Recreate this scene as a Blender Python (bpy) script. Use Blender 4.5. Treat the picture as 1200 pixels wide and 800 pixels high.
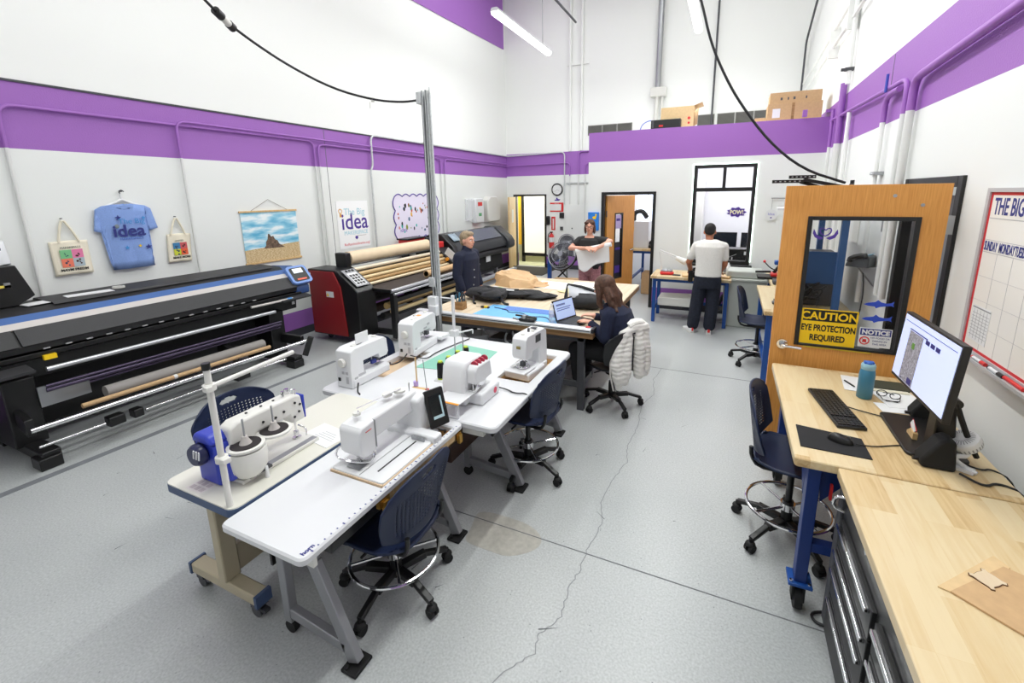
import bpy, bmesh, math, random
from mathutils import Vector, Matrix, Euler
random.seed(7)
PI = math.pi
SC = bpy.context.scene
COL = SC.collection
for _o in list(bpy.data.objects):
    bpy.data.objects.remove(_o)

# ------------------------------------------------------------------ camera
cam_d = bpy.data.cameras.new('camera')
cam = bpy.data.objects.new('camera', cam_d)
COL.objects.link(cam)
SC.camera = cam
F_PX, CX, CY, YAW, PITCH, ROLL = 516.118, 618.798, 336.13, -.425, .208, .013
cam_d.sensor_width = 36.0
cam_d.sensor_fit = 'HORIZONTAL'
cam_d.lens = F_PX / 1200 * 36.0
cam_d.shift_x = -(CX - 600) / 1200
cam_d.shift_y = -(400 - CY) / 1200
cam_d.clip_start = 0.05
_f = Vector((math.sin(YAW) * math.cos(PITCH), math.cos(YAW) * math.cos(PITCH), -math.sin(PITCH)))
_r = Vector((math.cos(YAW), -math.sin(YAW), 0))
_d = _f.cross(_r)
_r2 = math.cos(ROLL) * _r + math.sin(ROLL) * _d
_d2 = -math.sin(ROLL) * _r + math.cos(ROLL) * _d
_m = Matrix((_r2, -_d2, -_f)).transposed().to_4x4()
_m.translation = Vector((0, 0, 2.15))
cam.matrix_world = _m

# ------------------------------------------------------------------ world and exposure
w = bpy.data.worlds.new('world')
SC.world = w
w.use_nodes = True
w.node_tree.nodes['Background'].inputs[0].default_value = (.9, .95, 1, 1)
w.node_tree.nodes['Background'].inputs[1].default_value = 0.6
SC.view_settings.view_transform = 'Standard'
SC.view_settings.look = 'None'
SC.view_settings.gamma = 1
SC.view_settings.use_curve_mapping = False
SC.view_settings.exposure = -0.42
try:
    SC.cycles.use_denoising = True
    SC.cycles.max_bounces = 8
    SC.cycles.diffuse_bounces = 5
    SC.cycles.glossy_bounces = 3
    SC.cycles.transmission_bounces = 4
    SC.cycles.transparent_max_bounces = 12
    SC.cycles.sample_clamp_indirect = 6
    SC.cycles.caustics_reflective = False
    SC.cycles.caustics_refractive = False
except Exception:
    pass
TUBE_WATTS = 64
HIGH_WATTS = 95  # power of the fill lamps added under the roof
NEAR_LEFT = .15
FIXTURES = [(-3.76, 7.1), (-.76, 7.1), (-3.76, 3.5), (-.76, 3.5), (-3.76, .4), (-.76, .4), (-3.76, -2.6), (-.76, -2.6)]
FIX_Z = 5.07

# ------------------------------------------------------------------ materials
MATS = {}
def srgb(c):
    if isinstance(c, str):
        c = tuple(int(c[i:i + 2], 16) / 255 for i in (0, 2, 4))
    return tuple((v / 12.92 if v <= .04045 else ((v + .055) / 1.055) ** 2.4) for v in c) + (1,)
def mat(name, c='808080', rough=.5, metal=0, emit=0, trans=0, coat=0, alpha=1, noise=0, nscale=20, bump=0):
    if name in MATS:
        return MATS[name]
    m = bpy.data.materials.new(name)
    m.use_nodes = True
    nt = m.node_tree
    b = nt.nodes['Principled BSDF']
    b.inputs['Base Color'].default_value = srgb(c)
    b.inputs['Roughness'].default_value = rough
    b.inputs['Metallic'].default_value = metal
    if coat:
        b.inputs['Coat Weight'].default_value = coat
    if trans:
        b.inputs['Transmission Weight'].default_value = trans
    if alpha < 1:
        b.inputs['Alpha'].default_value = alpha
    if emit:
        b.inputs['Emission Color'].default_value = srgb(c)
        b.inputs['Emission Strength'].default_value = emit
    if noise or bump:
        tc = nt.nodes.new('ShaderNodeTexCoord')
        n = nt.nodes.new('ShaderNodeTexNoise')
        n.inputs['Scale'].default_value = nscale
        n.inputs['Detail'].default_value = 4
        nt.links.new(tc.outputs['Object'], n.inputs['Vector'])
        if noise:
            mr = nt.nodes.new('ShaderNodeMapRange')
            mr.inputs[1].default_value = .3; mr.inputs[2].default_value = .7
            mr.inputs[3].default_value = 1 - noise; mr.inputs[4].default_value = 1 + noise
            nt.links.new(n.outputs['Fac'], mr.inputs[0])
            mx = nt.nodes.new('ShaderNodeVectorMath'); mx.operation = 'SCALE'
            mx.inputs[0].default_value = srgb(c)[:3]
            nt.links.new(mr.outputs[0], mx.inputs['Scale'])
            nt.links.new(mx.outputs[0], b.inputs['Base Color'])
        if bump:
            bp = nt.nodes.new('ShaderNodeBump')
            bp.inputs['Strength'].default_value = bump
            bp.inputs['Distance'].default_value = .01
            nt.links.new(n.outputs['Fac'], bp.inputs['Height'])
            nt.links.new(bp.outputs[0], b.inputs['Normal'])
    MATS[name] = m
    return m
def nodes(m):
    return m.node_tree, m.node_tree.nodes['Principled BSDF']
def ramp(nt, stops, interp='LINEAR'):
    r = nt.nodes.new('ShaderNodeValToRGB')
    r.color_ramp.interpolation = interp
    e = r.color_ramp.elements
    while len(e) < len(stops):
        e.new(.5)
    for k, (p, c) in enumerate(stops):
        e[k].position = p
        e[k].color = srgb(c) if isinstance(c, str) else (c, c, c, 1)
    return r
def plank_mat(name, c1, c2, c3, along='y', wid=.085, ln=.62, rough=.35, dark=.0):
    """butcher block: staves of varying tone running along one axis, with grain"""
    m = mat(name, c1, rough)
    nt, b = nodes(m)
    tc = nt.nodes.new('ShaderNodeTexCoord'); mp = nt.nodes.new('ShaderNodeMapping')
    nt.links.new(tc.outputs['Object'], mp.inputs[0])
    if along == 'y':
        mp.inputs['Rotation'].default_value = (0, 0, PI / 2)
    br = nt.nodes.new('ShaderNodeTexBrick')
    br.inputs['Color1'].default_value = (0, 0, 0, 1); br.inputs['Color2'].default_value = (1, 1, 1, 1)
    br.inputs['Mortar'].default_value = (.42, .42, .42, 1)
    br.inputs['Scale'].default_value = 1
    br.inputs['Mortar Size'].default_value = .0006
    br.inputs['Brick Width'].default_value = ln; br.inputs['Row Height'].default_value = wid
    br.offset = .37; br.offset_frequency = 3
    nt.links.new(mp.outputs[0], br.inputs['Vector'])
    mp2 = nt.nodes.new('ShaderNodeMapping'); mp2.inputs['Scale'].default_value = (2.2, 26, 26)
    nt.links.new(mp.outputs[0], mp2.inputs[0])
    n = nt.nodes.new('ShaderNodeTexNoise'); n.inputs['Scale'].default_value = 1.6; n.inputs['Detail'].default_value = 6
    n.inputs['Distortion'].default_value = .8
    nt.links.new(mp2.outputs[0], n.inputs['Vector'])
    ma = nt.nodes.new('ShaderNodeMath'); ma.operation = 'MULTIPLY_ADD'
    nt.links.new(n.outputs['Fac'], ma.inputs[0]); ma.inputs[1].default_value = .75
    mb_ = nt.nodes.new('ShaderNodeMath'); mb_.operation = 'MULTIPLY'; mb_.inputs[1].default_value = .5
    nt.links.new(br.outputs['Color'], mb_.inputs[0]); nt.links.new(mb_.outputs[0], ma.inputs[2])
    r = ramp(nt, [(.2, c3), (.5, c1), (.85, c2)])
    nt.links.new(ma.outputs[0], r.inputs[0]); nt.links.new(r.outputs[0], b.inputs['Base Color'])
    return m
def grain_mat(name, c1, c2, axis='z', rough=.4, sc=1.0):
    m = mat(name, c1, rough)
    nt, b = nodes(m)
    tc = nt.nodes.new('ShaderNodeTexCoord'); mp = nt.nodes.new('ShaderNodeMapping')
    s = [70 * sc, 70 * sc, 70 * sc]; s['xyz'.index(axis)] = 3 * sc
    mp.inputs['Scale'].default_value = s
    nt.links.new(tc.outputs['Object'], mp.inputs[0])
    n = nt.nodes.new('ShaderNodeTexNoise'); n.inputs['Scale'].default_value = 1; n.inputs['Detail'].default_value = 5
    nt.links.new(mp.outputs[0], n.inputs['Vector'])
    r = ramp(nt, [(.3, c2), (.7, c1)])
    nt.links.new(n.outputs['Fac'], r.inputs[0]); nt.links.new(r.outputs[0], b.inputs['Base Color'])
    return m

M_up = mat('upper_wall_paint', 'f2f3f1', .7, bump=.05, nscale=60)
M_low = mat('lower_wall_paint', 'e9ebe9', .6, bump=.05, nscale=60)
M_pur = mat('purple_wall_paint', '9d66b9', .55, bump=.25, nscale=90)
M_kick = mat('dark_purple_paint', '6a3a8a', .55)
M_base = mat('charcoal_vinyl', '3a3a42', .5)
M_white = mat('white_plastic', 'dfe0e2', .3)
M_white2 = mat('warm_white_enamel', 'dbdad5', .3)
M_lam = mat('white_laminate', 'd6d7da', .32)
M_cream = mat('cream_laminate', 'd8d6cc', .35)
M_black = mat('black_plastic', '121213', .4)
M_black2 = mat('black_satin', '1b1b1d', .5, noise=.15)
M_rub = mat('black_rubber', '0d0d0e', .7)
M_char = mat('charcoal_texture', '303032', .6, noise=.25, nscale=300)
M_chrome = mat('chrome', 'e0e0e2', .12, 1)
M_steel = mat('brushed_steel', 'a9abae', .35, .9)
M_gsteel = mat('grey_painted_steel', '9a9b9f', .45, .5)
M_dsteel = mat('dark_grey_steel', '55565a', .5, .5)
M_galv = mat('galvanised_steel', 'cbcecf', .4, .3, noise=.1, nscale=40)
M_blue = mat('blue_shell_plastic', '101f40', .5)
M_bluest = mat('blue_bench_steel', '184c98', .4, .1)
M_bluest2 = mat('deep_blue_steel', '1b3678', .4, .1)
M_pblue = mat('printer_blue', '3f64a0', .4)
M_silver = mat('silver_plastic', 'c4bfbb', .4)
M_red = mat('dark_red_panel', '8e1f22', .4)
M_bred = mat('bright_red', 'd22c2c', .4)
M_butch = plank_mat('maple_butcher_block', 'cfb588', 'd9c6a0', 'b08c58')
M_ply = grain_mat('light_plywood', 'dccdb5', 'cfb898', 'y', .5, .35)
M_edge = grain_mat('worn_board_edge', 'a98256', '7d5c38', 'x', .7, .6)
M_oak = grain_mat('oak_door_veneer', 'e3a254', 'cd8a3e', 'z', .45, 2.0)
M_oakl = grain_mat('light_oak_veneer', 'dfc08e', 'cda874', 'z', .45)
M_card = mat('cardboard', 'c2a077', .8, noise=.06, nscale=30)
M_card2 = mat('light_cardboard', 'd6b98c', .8, noise=.06, nscale=30)
M_kraft = mat('kraft_paper', 'cda97e', .65, noise=.08, nscale=14)
M_roll = mat('cream_kraft_roll', 'e3cdae', .6, noise=.04, nscale=6)
M_paper = mat('white_paper', 'e2e3e4', .7)
M_glass = mat('window_glass', '0a0c0c', .03, trans=0, alpha=.07)
M_skin = mat('light_skin', 'e0a78f', .5)
M_skin2 = mat('tan_skin', 'a8694a', .5)
M_navy = mat('navy_cloth', '141b33', .85, noise=.2, nscale=60)
M_ink = mat('purple_ink', '4f3597', .6)
M_inkb = mat('navy_ink', '27307d', .6)
M_lblue = mat('light_blue_ink', '7fb9dd', .6)
M_canvas = mat('natural_canvas', 'efe7d3', .85, bump=.3, nscale=200)
M_shirt = mat('heather_blue_jersey', '86a2dc', .85, noise=.12, nscale=160)
M_cablem = mat('black_cable', '17171a', .5)
M_scr = mat('dark_glass_screen', '0e1418', .1)
M_yel = mat('safety_yellow', 'f4c912', .5)
M_orange = mat('orange_plastic', 'f09a2a', .4)
M_clear = mat('clear_plastic', 'f4f6fa', .08, alpha=.35)

# ------------------------------------------------------------------ mesh helpers
OFF = {}
def woff(o):
    return OFF.get(o.name, Vector((0, 0, 0))) if o else Vector((0, 0, 0))
class MB:
    def __init__(s):
        s.v = []; s.f = []; s.mi = []; s.cur = 0
    def mset(s, i):
        s.cur = i; return s
    def add(s, vs, fs):
        n = len(s.v)
        s.v += [tuple(p) for p in vs]
        for f in fs:
            s.f.append([n + i for i in f]); s.mi.append(s.cur)
        return s
    def box(s, x0, x1, y0, y1, z0, z1):
        x0, x1 = min(x0, x1), max(x0, x1); y0, y1 = min(y0, y1), max(y0, y1); z0, z1 = min(z0, z1), max(z0, z1)
        vs = [(x0, y0, z0), (x1, y0, z0), (x1, y1, z0), (x0, y1, z0), (x0, y0, z1), (x1, y0, z1), (x1, y1, z1), (x0, y1, z1)]
        return s.add(vs, [(0, 3, 2, 1), (4, 5, 6, 7), (0, 1, 5, 4), (1, 2, 6, 5), (2, 3, 7, 6), (3, 0, 4, 7)])
    def obox(s, c, size, rot=(0, 0, 0)):
        R = Euler(rot).to_matrix(); c = Vector(c); hx, hy, hz = [q / 2 for q in size]
        vs = [c + R @ Vector(p) for p in ((-hx, -hy, -hz), (hx, -hy, -hz), (hx, hy, -hz), (-hx, hy, -hz), (-hx, -hy, hz), (hx, -hy, hz), (hx, hy, hz), (-hx, hy, hz))]
        return s.add(vs, [(0, 3, 2, 1), (4, 5, 6, 7), (0, 1, 5, 4), (1, 2, 6, 5), (2, 3, 7, 6), (3, 0, 4, 7)])
    def beam(s, a, b, w, h, up=(0, 0, 1)):
        a = Vector(a); b = Vector(b); d = (b - a).normalized(); u = Vector(up)
        if abs(d.dot(u)) > .99: u = Vector((0, 1, 0))
        x = d.cross(u).normalized(); y = x.cross(d).normalized()
        vs = []
        for p in (a, b):
            for sx, sy in ((-1, -1), (1, -1), (1, 1), (-1, 1)):
                vs.append(p + x * sx * w / 2 + y * sy * h / 2)
        return s.add(vs, [(0, 1, 2, 3), (7, 6, 5, 4), (0, 4, 5, 1), (1, 5, 6, 2), (2, 6, 7, 3), (3, 7, 4, 0)])
    def cyl(s, a, b, r, r2=None, n=16):
        a = Vector(a); b = Vector(b); r2 = r if r2 is None else r2
        d = (b - a).normalized(); u = Vector((0, 0, 1)) if abs(d.z) < .9 else Vector((1, 0, 0))
        x = d.cross(u).normalized(); y = d.cross(x).normalized()
        vs = []
        for p, q in ((a, r), (b, r2)):
            for k in range(n):
                t = 2 * PI * k / n
                vs.append(p + x * math.cos(t) * q + y * math.sin(t) * q)
        fs = [(k, (k + 1) % n, n + (k + 1) % n, n + k) for k in range(n)]
        fs += [tuple(range(n - 1, -1, -1)), tuple(range(n, 2 * n))]
        return s.add(vs, fs)
    def tube(s, pts, r, n=8, smooth=0):
        pts = [Vector(p) for p in pts]
        for _ in range(smooth):
            q = [pts[0]]
            for a, b in zip(pts, pts[1:]):
                q += [a * .75 + b * .25, a * .25 + b * .75]
            q.append(pts[-1]); pts = q
        vs = []; u = None
        for i, p in enumerate(pts):
            d = (pts[min(i + 1, len(pts) - 1)] - pts[max(i - 1, 0)])
            d = d.normalized() if d.length > 1e-9 else Vector((0, 0, 1))
            if u is None:
                u = Vector((0, 0, 1)) if abs(d.z) < .9 else Vector((1, 0, 0))
            x = d.cross(u)
            if x.length < 1e-4: x = d.cross(Vector((1, .3, 0)))
            x.normalize(); y = x.cross(d).normalized(); u = y
            for k in range(n):
                t = 2 * PI * k / n
                vs.append(p + x * math.cos(t) * r + y * math.sin(t) * r)
        fs = []
        for i in range(len(pts) - 1):
            for k in range(n):
                fs.append((i * n + k, i * n + (k + 1) % n, (i + 1) * n + (k + 1) % n, (i + 1) * n + k))
        fs += [tuple(range(n - 1, -1, -1)), tuple(range((len(pts) - 1) * n, len(pts) * n))]
        return s.add(vs, fs)
    def ring(s, c, R, r, axis=(0, 0, 1), n=36, m=8):
        c = Vector(c); a = Vector(axis).normalized(); u = Vector((0, 0, 1)) if abs(a.z) < .9 else Vector((1, 0, 0))
        x = a.cross(u).normalized(); y = a.cross(x)
        vs = []
        for i in range(n):
            t = 2 * PI * i / n; rd = x * math.cos(t) + y * math.sin(t)
            for k in range(m):
                q = 2 * PI * k / m
                vs.append(c + rd * (R + r * math.cos(q)) + a * r * math.sin(q))
        fs = [(i * m + k, i * m + (k + 1) % m, ((i + 1) % n) * m + (k + 1) % m, ((i + 1) % n) * m + k) for i in range(n) for k in range(m)]
        return s.add(vs, fs)
    def lathe(s, prof, c=(0, 0, 0), n=20, axis='z', sx=1, sy=1):
        vs = []; c = Vector(c)
        for r, h in prof:
            for k in range(n):
                t = 2 * PI * k / n; p = (r * math.cos(t) * sx, r * math.sin(t) * sy, h)
                if axis == 'x': p = (p[2], p[0], p[1])
                if axis == 'y': p = (p[1], p[2], p[0])
                vs.append(c + Vector(p))
        fs = [(i * n + k, i * n + (k + 1) % n, (i + 1) * n + (k + 1) % n, (i + 1) * n + k) for i in range(len(prof) - 1) for k in range(n)]
        fs += [tuple(range(n - 1, -1, -1)), tuple(range((len(prof) - 1) * n, len(prof) * n))]
        return s.add(vs, fs)
    def ell(s, c, r, n=16, m=10, R=None):
        c = Vector(c); vs = []
        for i in range(m + 1):
            ph = PI * i / m
            for k in range(n):
                t = 2 * PI * k / n
                p = Vector((r[0] * math.sin(ph) * math.cos(t), r[1] * math.sin(ph) * math.sin(t), r[2] * math.cos(ph)))
                vs.append(c + (R @ p if R else p))
        fs = [(i * n + k, (i + 1) * n + k, (i + 1) * n + (k + 1) % n, i * n + (k + 1) % n) for i in range(m) for k in range(n)]
        return s.add(vs, fs)
    def prism(s, pts, axis, a, b):
        """outline in the plane normal to axis, swept from a to b. x:(y,z) y:(x,z) z:(x,y)"""
        def P(p, h):
            return {'x': (h, p[0], p[1]), 'y': (p[0], h, p[1]), 'z': (p[0], p[1], h)}[axis]
        n = len(pts)
        vs = [P(p, a) for p in pts] + [P(p, b) for p in pts]
        fs = [(k, (k + 1) % n, n + (k + 1) % n, n + k) for k in range(n)] + [tuple(range(n - 1, -1, -1)), tuple(range(n, 2 * n))]
        return s.add(vs, fs)
    def quad(s, *p):
        return s.add(p, [tuple(range(len(p)))])
    def grid(s, fn, nu, nv, skip=None):
        vs = [fn(i / nu, j / nv) for j in range(nv + 1) for i in range(nu + 1)]
        fs = []
        for j in range(nv):
            for i in range(nu):
                if skip and skip((i + .5) / nu, (j + .5) / nv): continue
                a = j * (nu + 1) + i
                fs.append((a, a + 1, a + nu + 2, a + nu + 1))
        return s.add(vs, fs)
    def xf(s, M):
        s.v = [tuple(M @ Vector(p)) for p in s.v]; return s
def rrect(x0, x1, y0, y1, r, n=5):
    pts = []
    for cx, cy, a0 in ((x1 - r, y1 - r, 0), (x0 + r, y1 - r, 90), (x0 + r, y0 + r, 180), (x1 - r, y0 + r, 270)):
        for k in range(n + 1):
            t = math.radians(a0 + 90 * k / n)
            pts.append((cx + r * math.cos(t), cy + r * math.sin(t)))
    return pts
def tag(o, label=None, cat=None, group=None, kind=None):
    if label: o['label'] = label
    if cat: o['category'] = cat
    if group: o['group'] = group
    if kind: o['kind'] = kind
    return o
SPLIT = {'back_support': 'back_support', 'take_up_arm': 'take_up_arm', 'rod_bracket': 'rod_bracket', 'roller_bracket': 'roller_bracket', 'spool_cone': 'spool_cone',
         'spool_pin': 'spool_pin', 'bobbin_dish': 'bobbin_dish', 'foam_disc': 'foam_disc', 'tension_dial': 'tension_dial', 'thread_caps': 'thread_cap', 'lower_rod': 'lower_rod',
         'clips': 'clip', 'pens': 'pen', 'blades': 'blade', 'upright': 'upright', 'caster_bolts': 'caster_bolt', 'scissor_loops': 'scissor_loop', 'end_caps': 'end_cap',
         'bar_arm': 'bar_arm', 'plate_legs': 'plate_leg', 'clamp_collar': 'clamp_collar', 'buttons': 'button', 'top_dials': 'top_dial', 'thread_guides': 'thread_guide'}
def islands(mb):
    par = list(range(len(mb.v)))
    def find(a):
        while par[a] != a: par[a] = par[par[a]]; a = par[a]
        return a
    for f in mb.f:
        for q in f[1:]: par[find(q)] = find(f[0])
    out = {}
    for f, mi in zip(mb.f, mb.mi): out.setdefault(find(f[0]), []).append((f, mi))
    res = []
    for fl in out.values():
        n = MB(); idx = {}
        for f, mi in fl:
            for q in f:
                if q not in idx: idx[q] = len(n.v); n.v.append(mb.v[q])
            n.f.append([idx[q] for q in f]); n.mi.append(mi)
        res.append(n)
    return res
def obj(name, mb, m, parent=None, **kw):
    if parent is not None and name in SPLIT:
        o = None
        for n in islands(mb): o = obj1(SPLIT[name], n, m, parent, **kw)
        return o
    return obj1(name, mb, m, parent, **kw)
def obj1(name, mb, m, parent=None, bev=0, seg=2, ang=38, solid=0, sub=0, fix=True):
    me = bpy.data.meshes.new(name)
    vs = [Vector(p) for p in mb.v]
    if parent is not None:
        off = woff(parent)
    else:
        xs = [p.x for p in vs]; ys = [p.y for p in vs]; zs = [p.z for p in vs]
        off = Vector(((min(xs) + max(xs)) / 2, (min(ys) + max(ys)) / 2, min(zs)))
    me.from_pydata([tuple(p - off) for p in vs], [], mb.f)
    ms = m if isinstance(m, (list, tuple)) else [m]
    for q in ms: me.materials.append(q)
    if len(ms) > 1: me.polygons.foreach_set('material_index', mb.mi)
    if fix:
        b = bmesh.new(); b.from_mesh(me)
        bmesh.ops.recalc_face_normals(b, faces=b.faces[:])
        b.to_mesh(me); b.free()
    me.polygons.foreach_set('use_smooth', [True] * len(me.polygons))
    try: me.set_sharp_from_angle(angle=math.radians(ang))
    except Exception: pass
    o = bpy.data.objects.new(name, me); COL.objects.link(o)
    if parent is not None:
        o.parent = parent; OFF[o.name] = off.copy()
    else:
        o.location = off; OFF[o.name] = off.copy()
    if solid:
        sm = o.modifiers.new('thickness', 'SOLIDIFY'); sm.thickness = solid; sm.offset = 0
    if bev:
        bm_ = o.modifiers.new('soft_edges', 'BEVEL'); bm_.width = bev; bm_.segments = seg; bm_.limit_method = 'ANGLE'; bm_.angle_limit = math.radians(40)
    if sub:
        su = o.modifiers.new('smooth', 'SUBSURF'); su.levels = sub; su.render_levels = sub
    return o
def thing(name, label, cat, loc=(0, 0, 0), group=None):
    o = bpy.data.objects.new(name, None); COL.objects.link(o); o.empty_display_size = .1
    o.location = loc; OFF[o.name] = Vector(loc)
    return tag(o, label, cat, group)
def dup(root, loc=None, rotz=None, label=None, group=None):
    r = root.copy(); COL.objects.link(r)
    if loc is not None: r.location = loc
    if rotz is not None: r.rotation_euler = (0, 0, rotz)
    if label: r['label'] = label
    if group: r['group'] = group
    for ch in list(root.children):
        c = ch.copy(); COL.objects.link(c); c.parent = r
        for g in list(ch.children):
            d = g.copy(); COL.objects.link(d); d.parent = c
    return r
def text(name, s, size, loc, face, m, parent, extr=.0008, align='LEFT', sx=1.0, bold=0, roll=0):
    """lettering as solid geometry; face: '+x' '-x' '-y' '+z' or an Euler"""
    cu = bpy.data.curves.new(name, 'FONT'); cu.body = s; cu.size = size; cu.extrude = extr; cu.align_x = align
    cu.offset = bold; cu.resolution_u = 3
    cu.materials.append(m)
    t = bpy.data.objects.new(name, cu)
    R = face if not isinstance(face, str) else {'+x': Euler((PI / 2, 0, PI / 2)), '-x': Euler((PI / 2, 0, -PI / 2)), '-y': Euler((PI / 2, 0, 0)), '+z': Euler((0, 0, 0))}[face]
    Mx = R.to_matrix().to_4x4() if not isinstance(R, Matrix) else R.to_4x4()
    if roll: Mx = Mx @ Matrix.Rotation(roll, 4, 'Z')
    off = woff(parent)
    Mx.translation = Vector(loc) - off
    t.data.materials.clear(); t.data.materials.append(m)
    COL.objects.link(t)
    # turn into mesh so it is plain geometry
    bpy.context.view_layer.update()
    me = bpy.data.meshes.new_from_object(t)
    bpy.data.objects.remove(t); bpy.data.curves.remove(cu)
    me.transform(Mx @ Matrix.Diagonal((sx, 1, 1, 1)))
    o = bpy.data.objects.new(name, me); COL.objects.link(o)
    if parent is not None: o.parent = parent; OFF[o.name] = off.copy()
    return o
def carve(o, boxes):
    """cut box-shaped openings out of an object's mesh"""
    off = woff(o)
    for bx in boxes:
        mb = MB().box(*bx)
        me = bpy.data.meshes.new('cut'); me.from_pydata([tuple(Vector(p) - off) for p in mb.v], [], mb.f)
        b = bmesh.new(); b.from_mesh(me); bmesh.ops.recalc_face_normals(b, faces=b.faces[:]); b.to_mesh(me); b.free()
        c = bpy.data.objects.new('cut', me); COL.objects.link(c)
        c.parent = o.parent; c.location = o.location
        md = o.modifiers.new('cut', 'BOOLEAN'); md.object = c; md.operation = 'DIFFERENCE'; md.solver = 'EXACT'
        others = [(q, q.show_viewport) for q in o.modifiers if q != md]
        for q, _ in others: q.show_viewport = False
        bpy.context.view_layer.update()
        dg = bpy.context.evaluated_depsgraph_get()
        nm = bpy.data.meshes.new_from_object(o.evaluated_get(dg), depsgraph=dg)
        o.modifiers.remove(md); o.data = nm
        for q, sv in others: q.show_viewport = sv
        bpy.data.objects.remove(c)
    return o
def cable(name, pts, r, parent=None, m=None, smooth=2):
    return obj(name, MB().tube(pts, r, 8, smooth), m or M_cablem, parent)

# ================================================================== SETTING
XL, XR, YB, YN, YP, ZT = -6.07, 1.34, 12.0, -3.6, 8.4, 7.6
def st(o):
    o['kind'] = 'structure'; return o
# floor: painted concrete, mottled, with fine dark pits
mf = mat('painted_concrete_floor', 'a2a6ac', .32)
nt, b = nodes(mf)
tc = nt.nodes.new('ShaderNodeTexCoord')
n1 = nt.nodes.new('ShaderNodeTexNoise'); n1.inputs['Scale'].default_value = .8; n1.inputs['Detail'].default_value = 5
n2 = nt.nodes.new('ShaderNodeTexNoise'); n2.inputs['Scale'].default_value = 90; n2.inputs['Detail'].default_value = 3
n3 = nt.nodes.new('ShaderNodeTexVoronoi'); n3.inputs['Scale'].default_value = 26
n4 = nt.nodes.new('ShaderNodeTexNoise'); n4.inputs['Scale'].default_value = 5
for q in (n1, n2, n3, n4): nt.links.new(tc.outputs['Object'], q.inputs['Vector'])
r1 = ramp(nt, [(.3, 'acb0b1'), (.7, 'bcbfbf')]); nt.links.new(n1.outputs['Fac'], r1.inputs[0])
r2 = ramp(nt, [(.3, .80), (.7, 1.08)]); nt.links.new(n2.outputs['Fac'], r2.inputs[0])
mx = nt.nodes.new('ShaderNodeMix'); mx.data_type = 'RGBA'; mx.blend_type = 'MULTIPLY'; mx.inputs[0].default_value = 1
nt.links.new(r1.outputs[0], mx.inputs[6]); nt.links.new(r2.outputs[0], mx.inputs[7])
# pits: small voronoi cells, only where a wide noise allows
r3 = ramp(nt, [(.07, 1.0), (.11, 0.0)]); nt.links.new(n3.outputs['Distance'], r3.inputs[0])
r4 = ramp(nt, [(.5, 0.0), (.62, 1.0)]); nt.links.new(n4.outputs['Fac'], r4.inputs[0])
mm = nt.nodes.new('ShaderNodeMath'); mm.operation = 'MULTIPLY'; nt.links.new(r3.outputs[0], mm.inputs[0]); nt.links.new(r4.outputs[0], mm.inputs[1])
mk = nt.nodes.new('ShaderNodeMath'); mk.operation = 'MULTIPLY'; mk.inputs[1].default_value = .6; nt.links.new(mm.outputs[0], mk.inputs[0])
mx2 = nt.nodes.new('ShaderNodeMix'); mx2.data_type = 'RGBA'
nt.links.new(mk.outputs[0], mx2.inputs[0]); nt.links.new(mx.outputs[2], mx2.inputs[6]); mx2.inputs[7].default_value = srgb('4a4c52')
nt.links.new(mx2.outputs[2], b.inputs['Base Color'])
rr = ramp(nt, [(.3, .28), (.7, .42)]); nt.links.new(n1.outputs['Fac'], rr.inputs[0]); nt.links.new(rr.outputs[0], b.inputs['Roughness'])
floor = st(obj('floor', MB().box(XL - .3, XR + 2.2, YN - .2, 17, -.2, 0), mf))
M_joint = mat('joint_dirt', '6d6f72', .9)
M_crack = mat('crack_dirt', '8a8c8f', .9)
st(obj('trim_1', MB().box(-2.0, XR, 2.222, 2.229, 0, .0012).box(XL, XR, 5.378, 5.386, 0, .0012), M_joint))
cr = [(-.62, 5.38), (-.66, 5.0), (-.60, 4.6), (-.68, 4.3), (-.63, 3.84), (-.66, 3.5), (-.61, 3.25), (-.66, 3.01), (-.68, 2.7), (-.62, 2.5), (-.645, 2.28), (-.64, 2.1), (-.66, 1.95), (-.64, 1.78), (-.71, 1.65), (-.69, 1.55), (-.78, 1.44), (-.84, 1.3), (-.86, 1.1)]
mb = MB(); rs = random.Random(3); pts = []
for (x0, y0), (x1, y1) in zip(cr, cr[1:]):
    for k in range(6):
        t = k / 6; pts.append((x0 + (x1 - x0) * t + rs.uniform(-.008, .008), y0 + (y1 - y0) * t))
for (x0, y0), (x1, y1) in zip(pts, pts[1:]):
    mb.quad((x0 - .0028, y0, .0009), (x0 + .0028, y0, .0009), (x1 + .0028, y1, .0009), (x1 - .0028, y1, .0009))
st(obj('trim_2', mb, M_crack))
pts = [(.24 * math.cos(t) * (1 + .16 * math.sin(3 * t + 1)), .19 * math.sin(t) * (1 + .2 * math.cos(2 * t))) for t in [2 * PI * k / 40 for k in range(40)]]
st(obj('trim_3', MB().prism([(x - 1.2, y + 2.16) for x, y in pts], 'z', .0003, .0008), mat('worn_floor_patch', 'aeaba3', .42, noise=.12, nscale=25)))
st(obj('trim_11', MB().prism([(-4.86, .6), (-4.78, .6), (-4.62, 4.0), (-4.68, 4.0)], 'z', 0, .001), mat('worn_dark_seam', '73767b', .6, noise=.15, nscale=8)))
mb = MB(); rs = random.Random(11)
for k in range(60):
    x = rs.uniform(-4.4, -.1); y = rs.uniform(1.0, 4.8); a = rs.uniform(0, PI); L = rs.uniform(.01, .06); wd = rs.uniform(.001, .004)
    c, s_ = math.cos(a), math.sin(a)
    mb.quad((x - L * c - wd * s_, y - L * s_ + wd * c, .0011), (x + L * c, y + L * s_, .0011), (x - L * c + wd * s_, y - L * s_ - wd * c, .0011))
st(obj('trim_4', mb, mat('scuff', '5a5c60', .8)))

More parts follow.
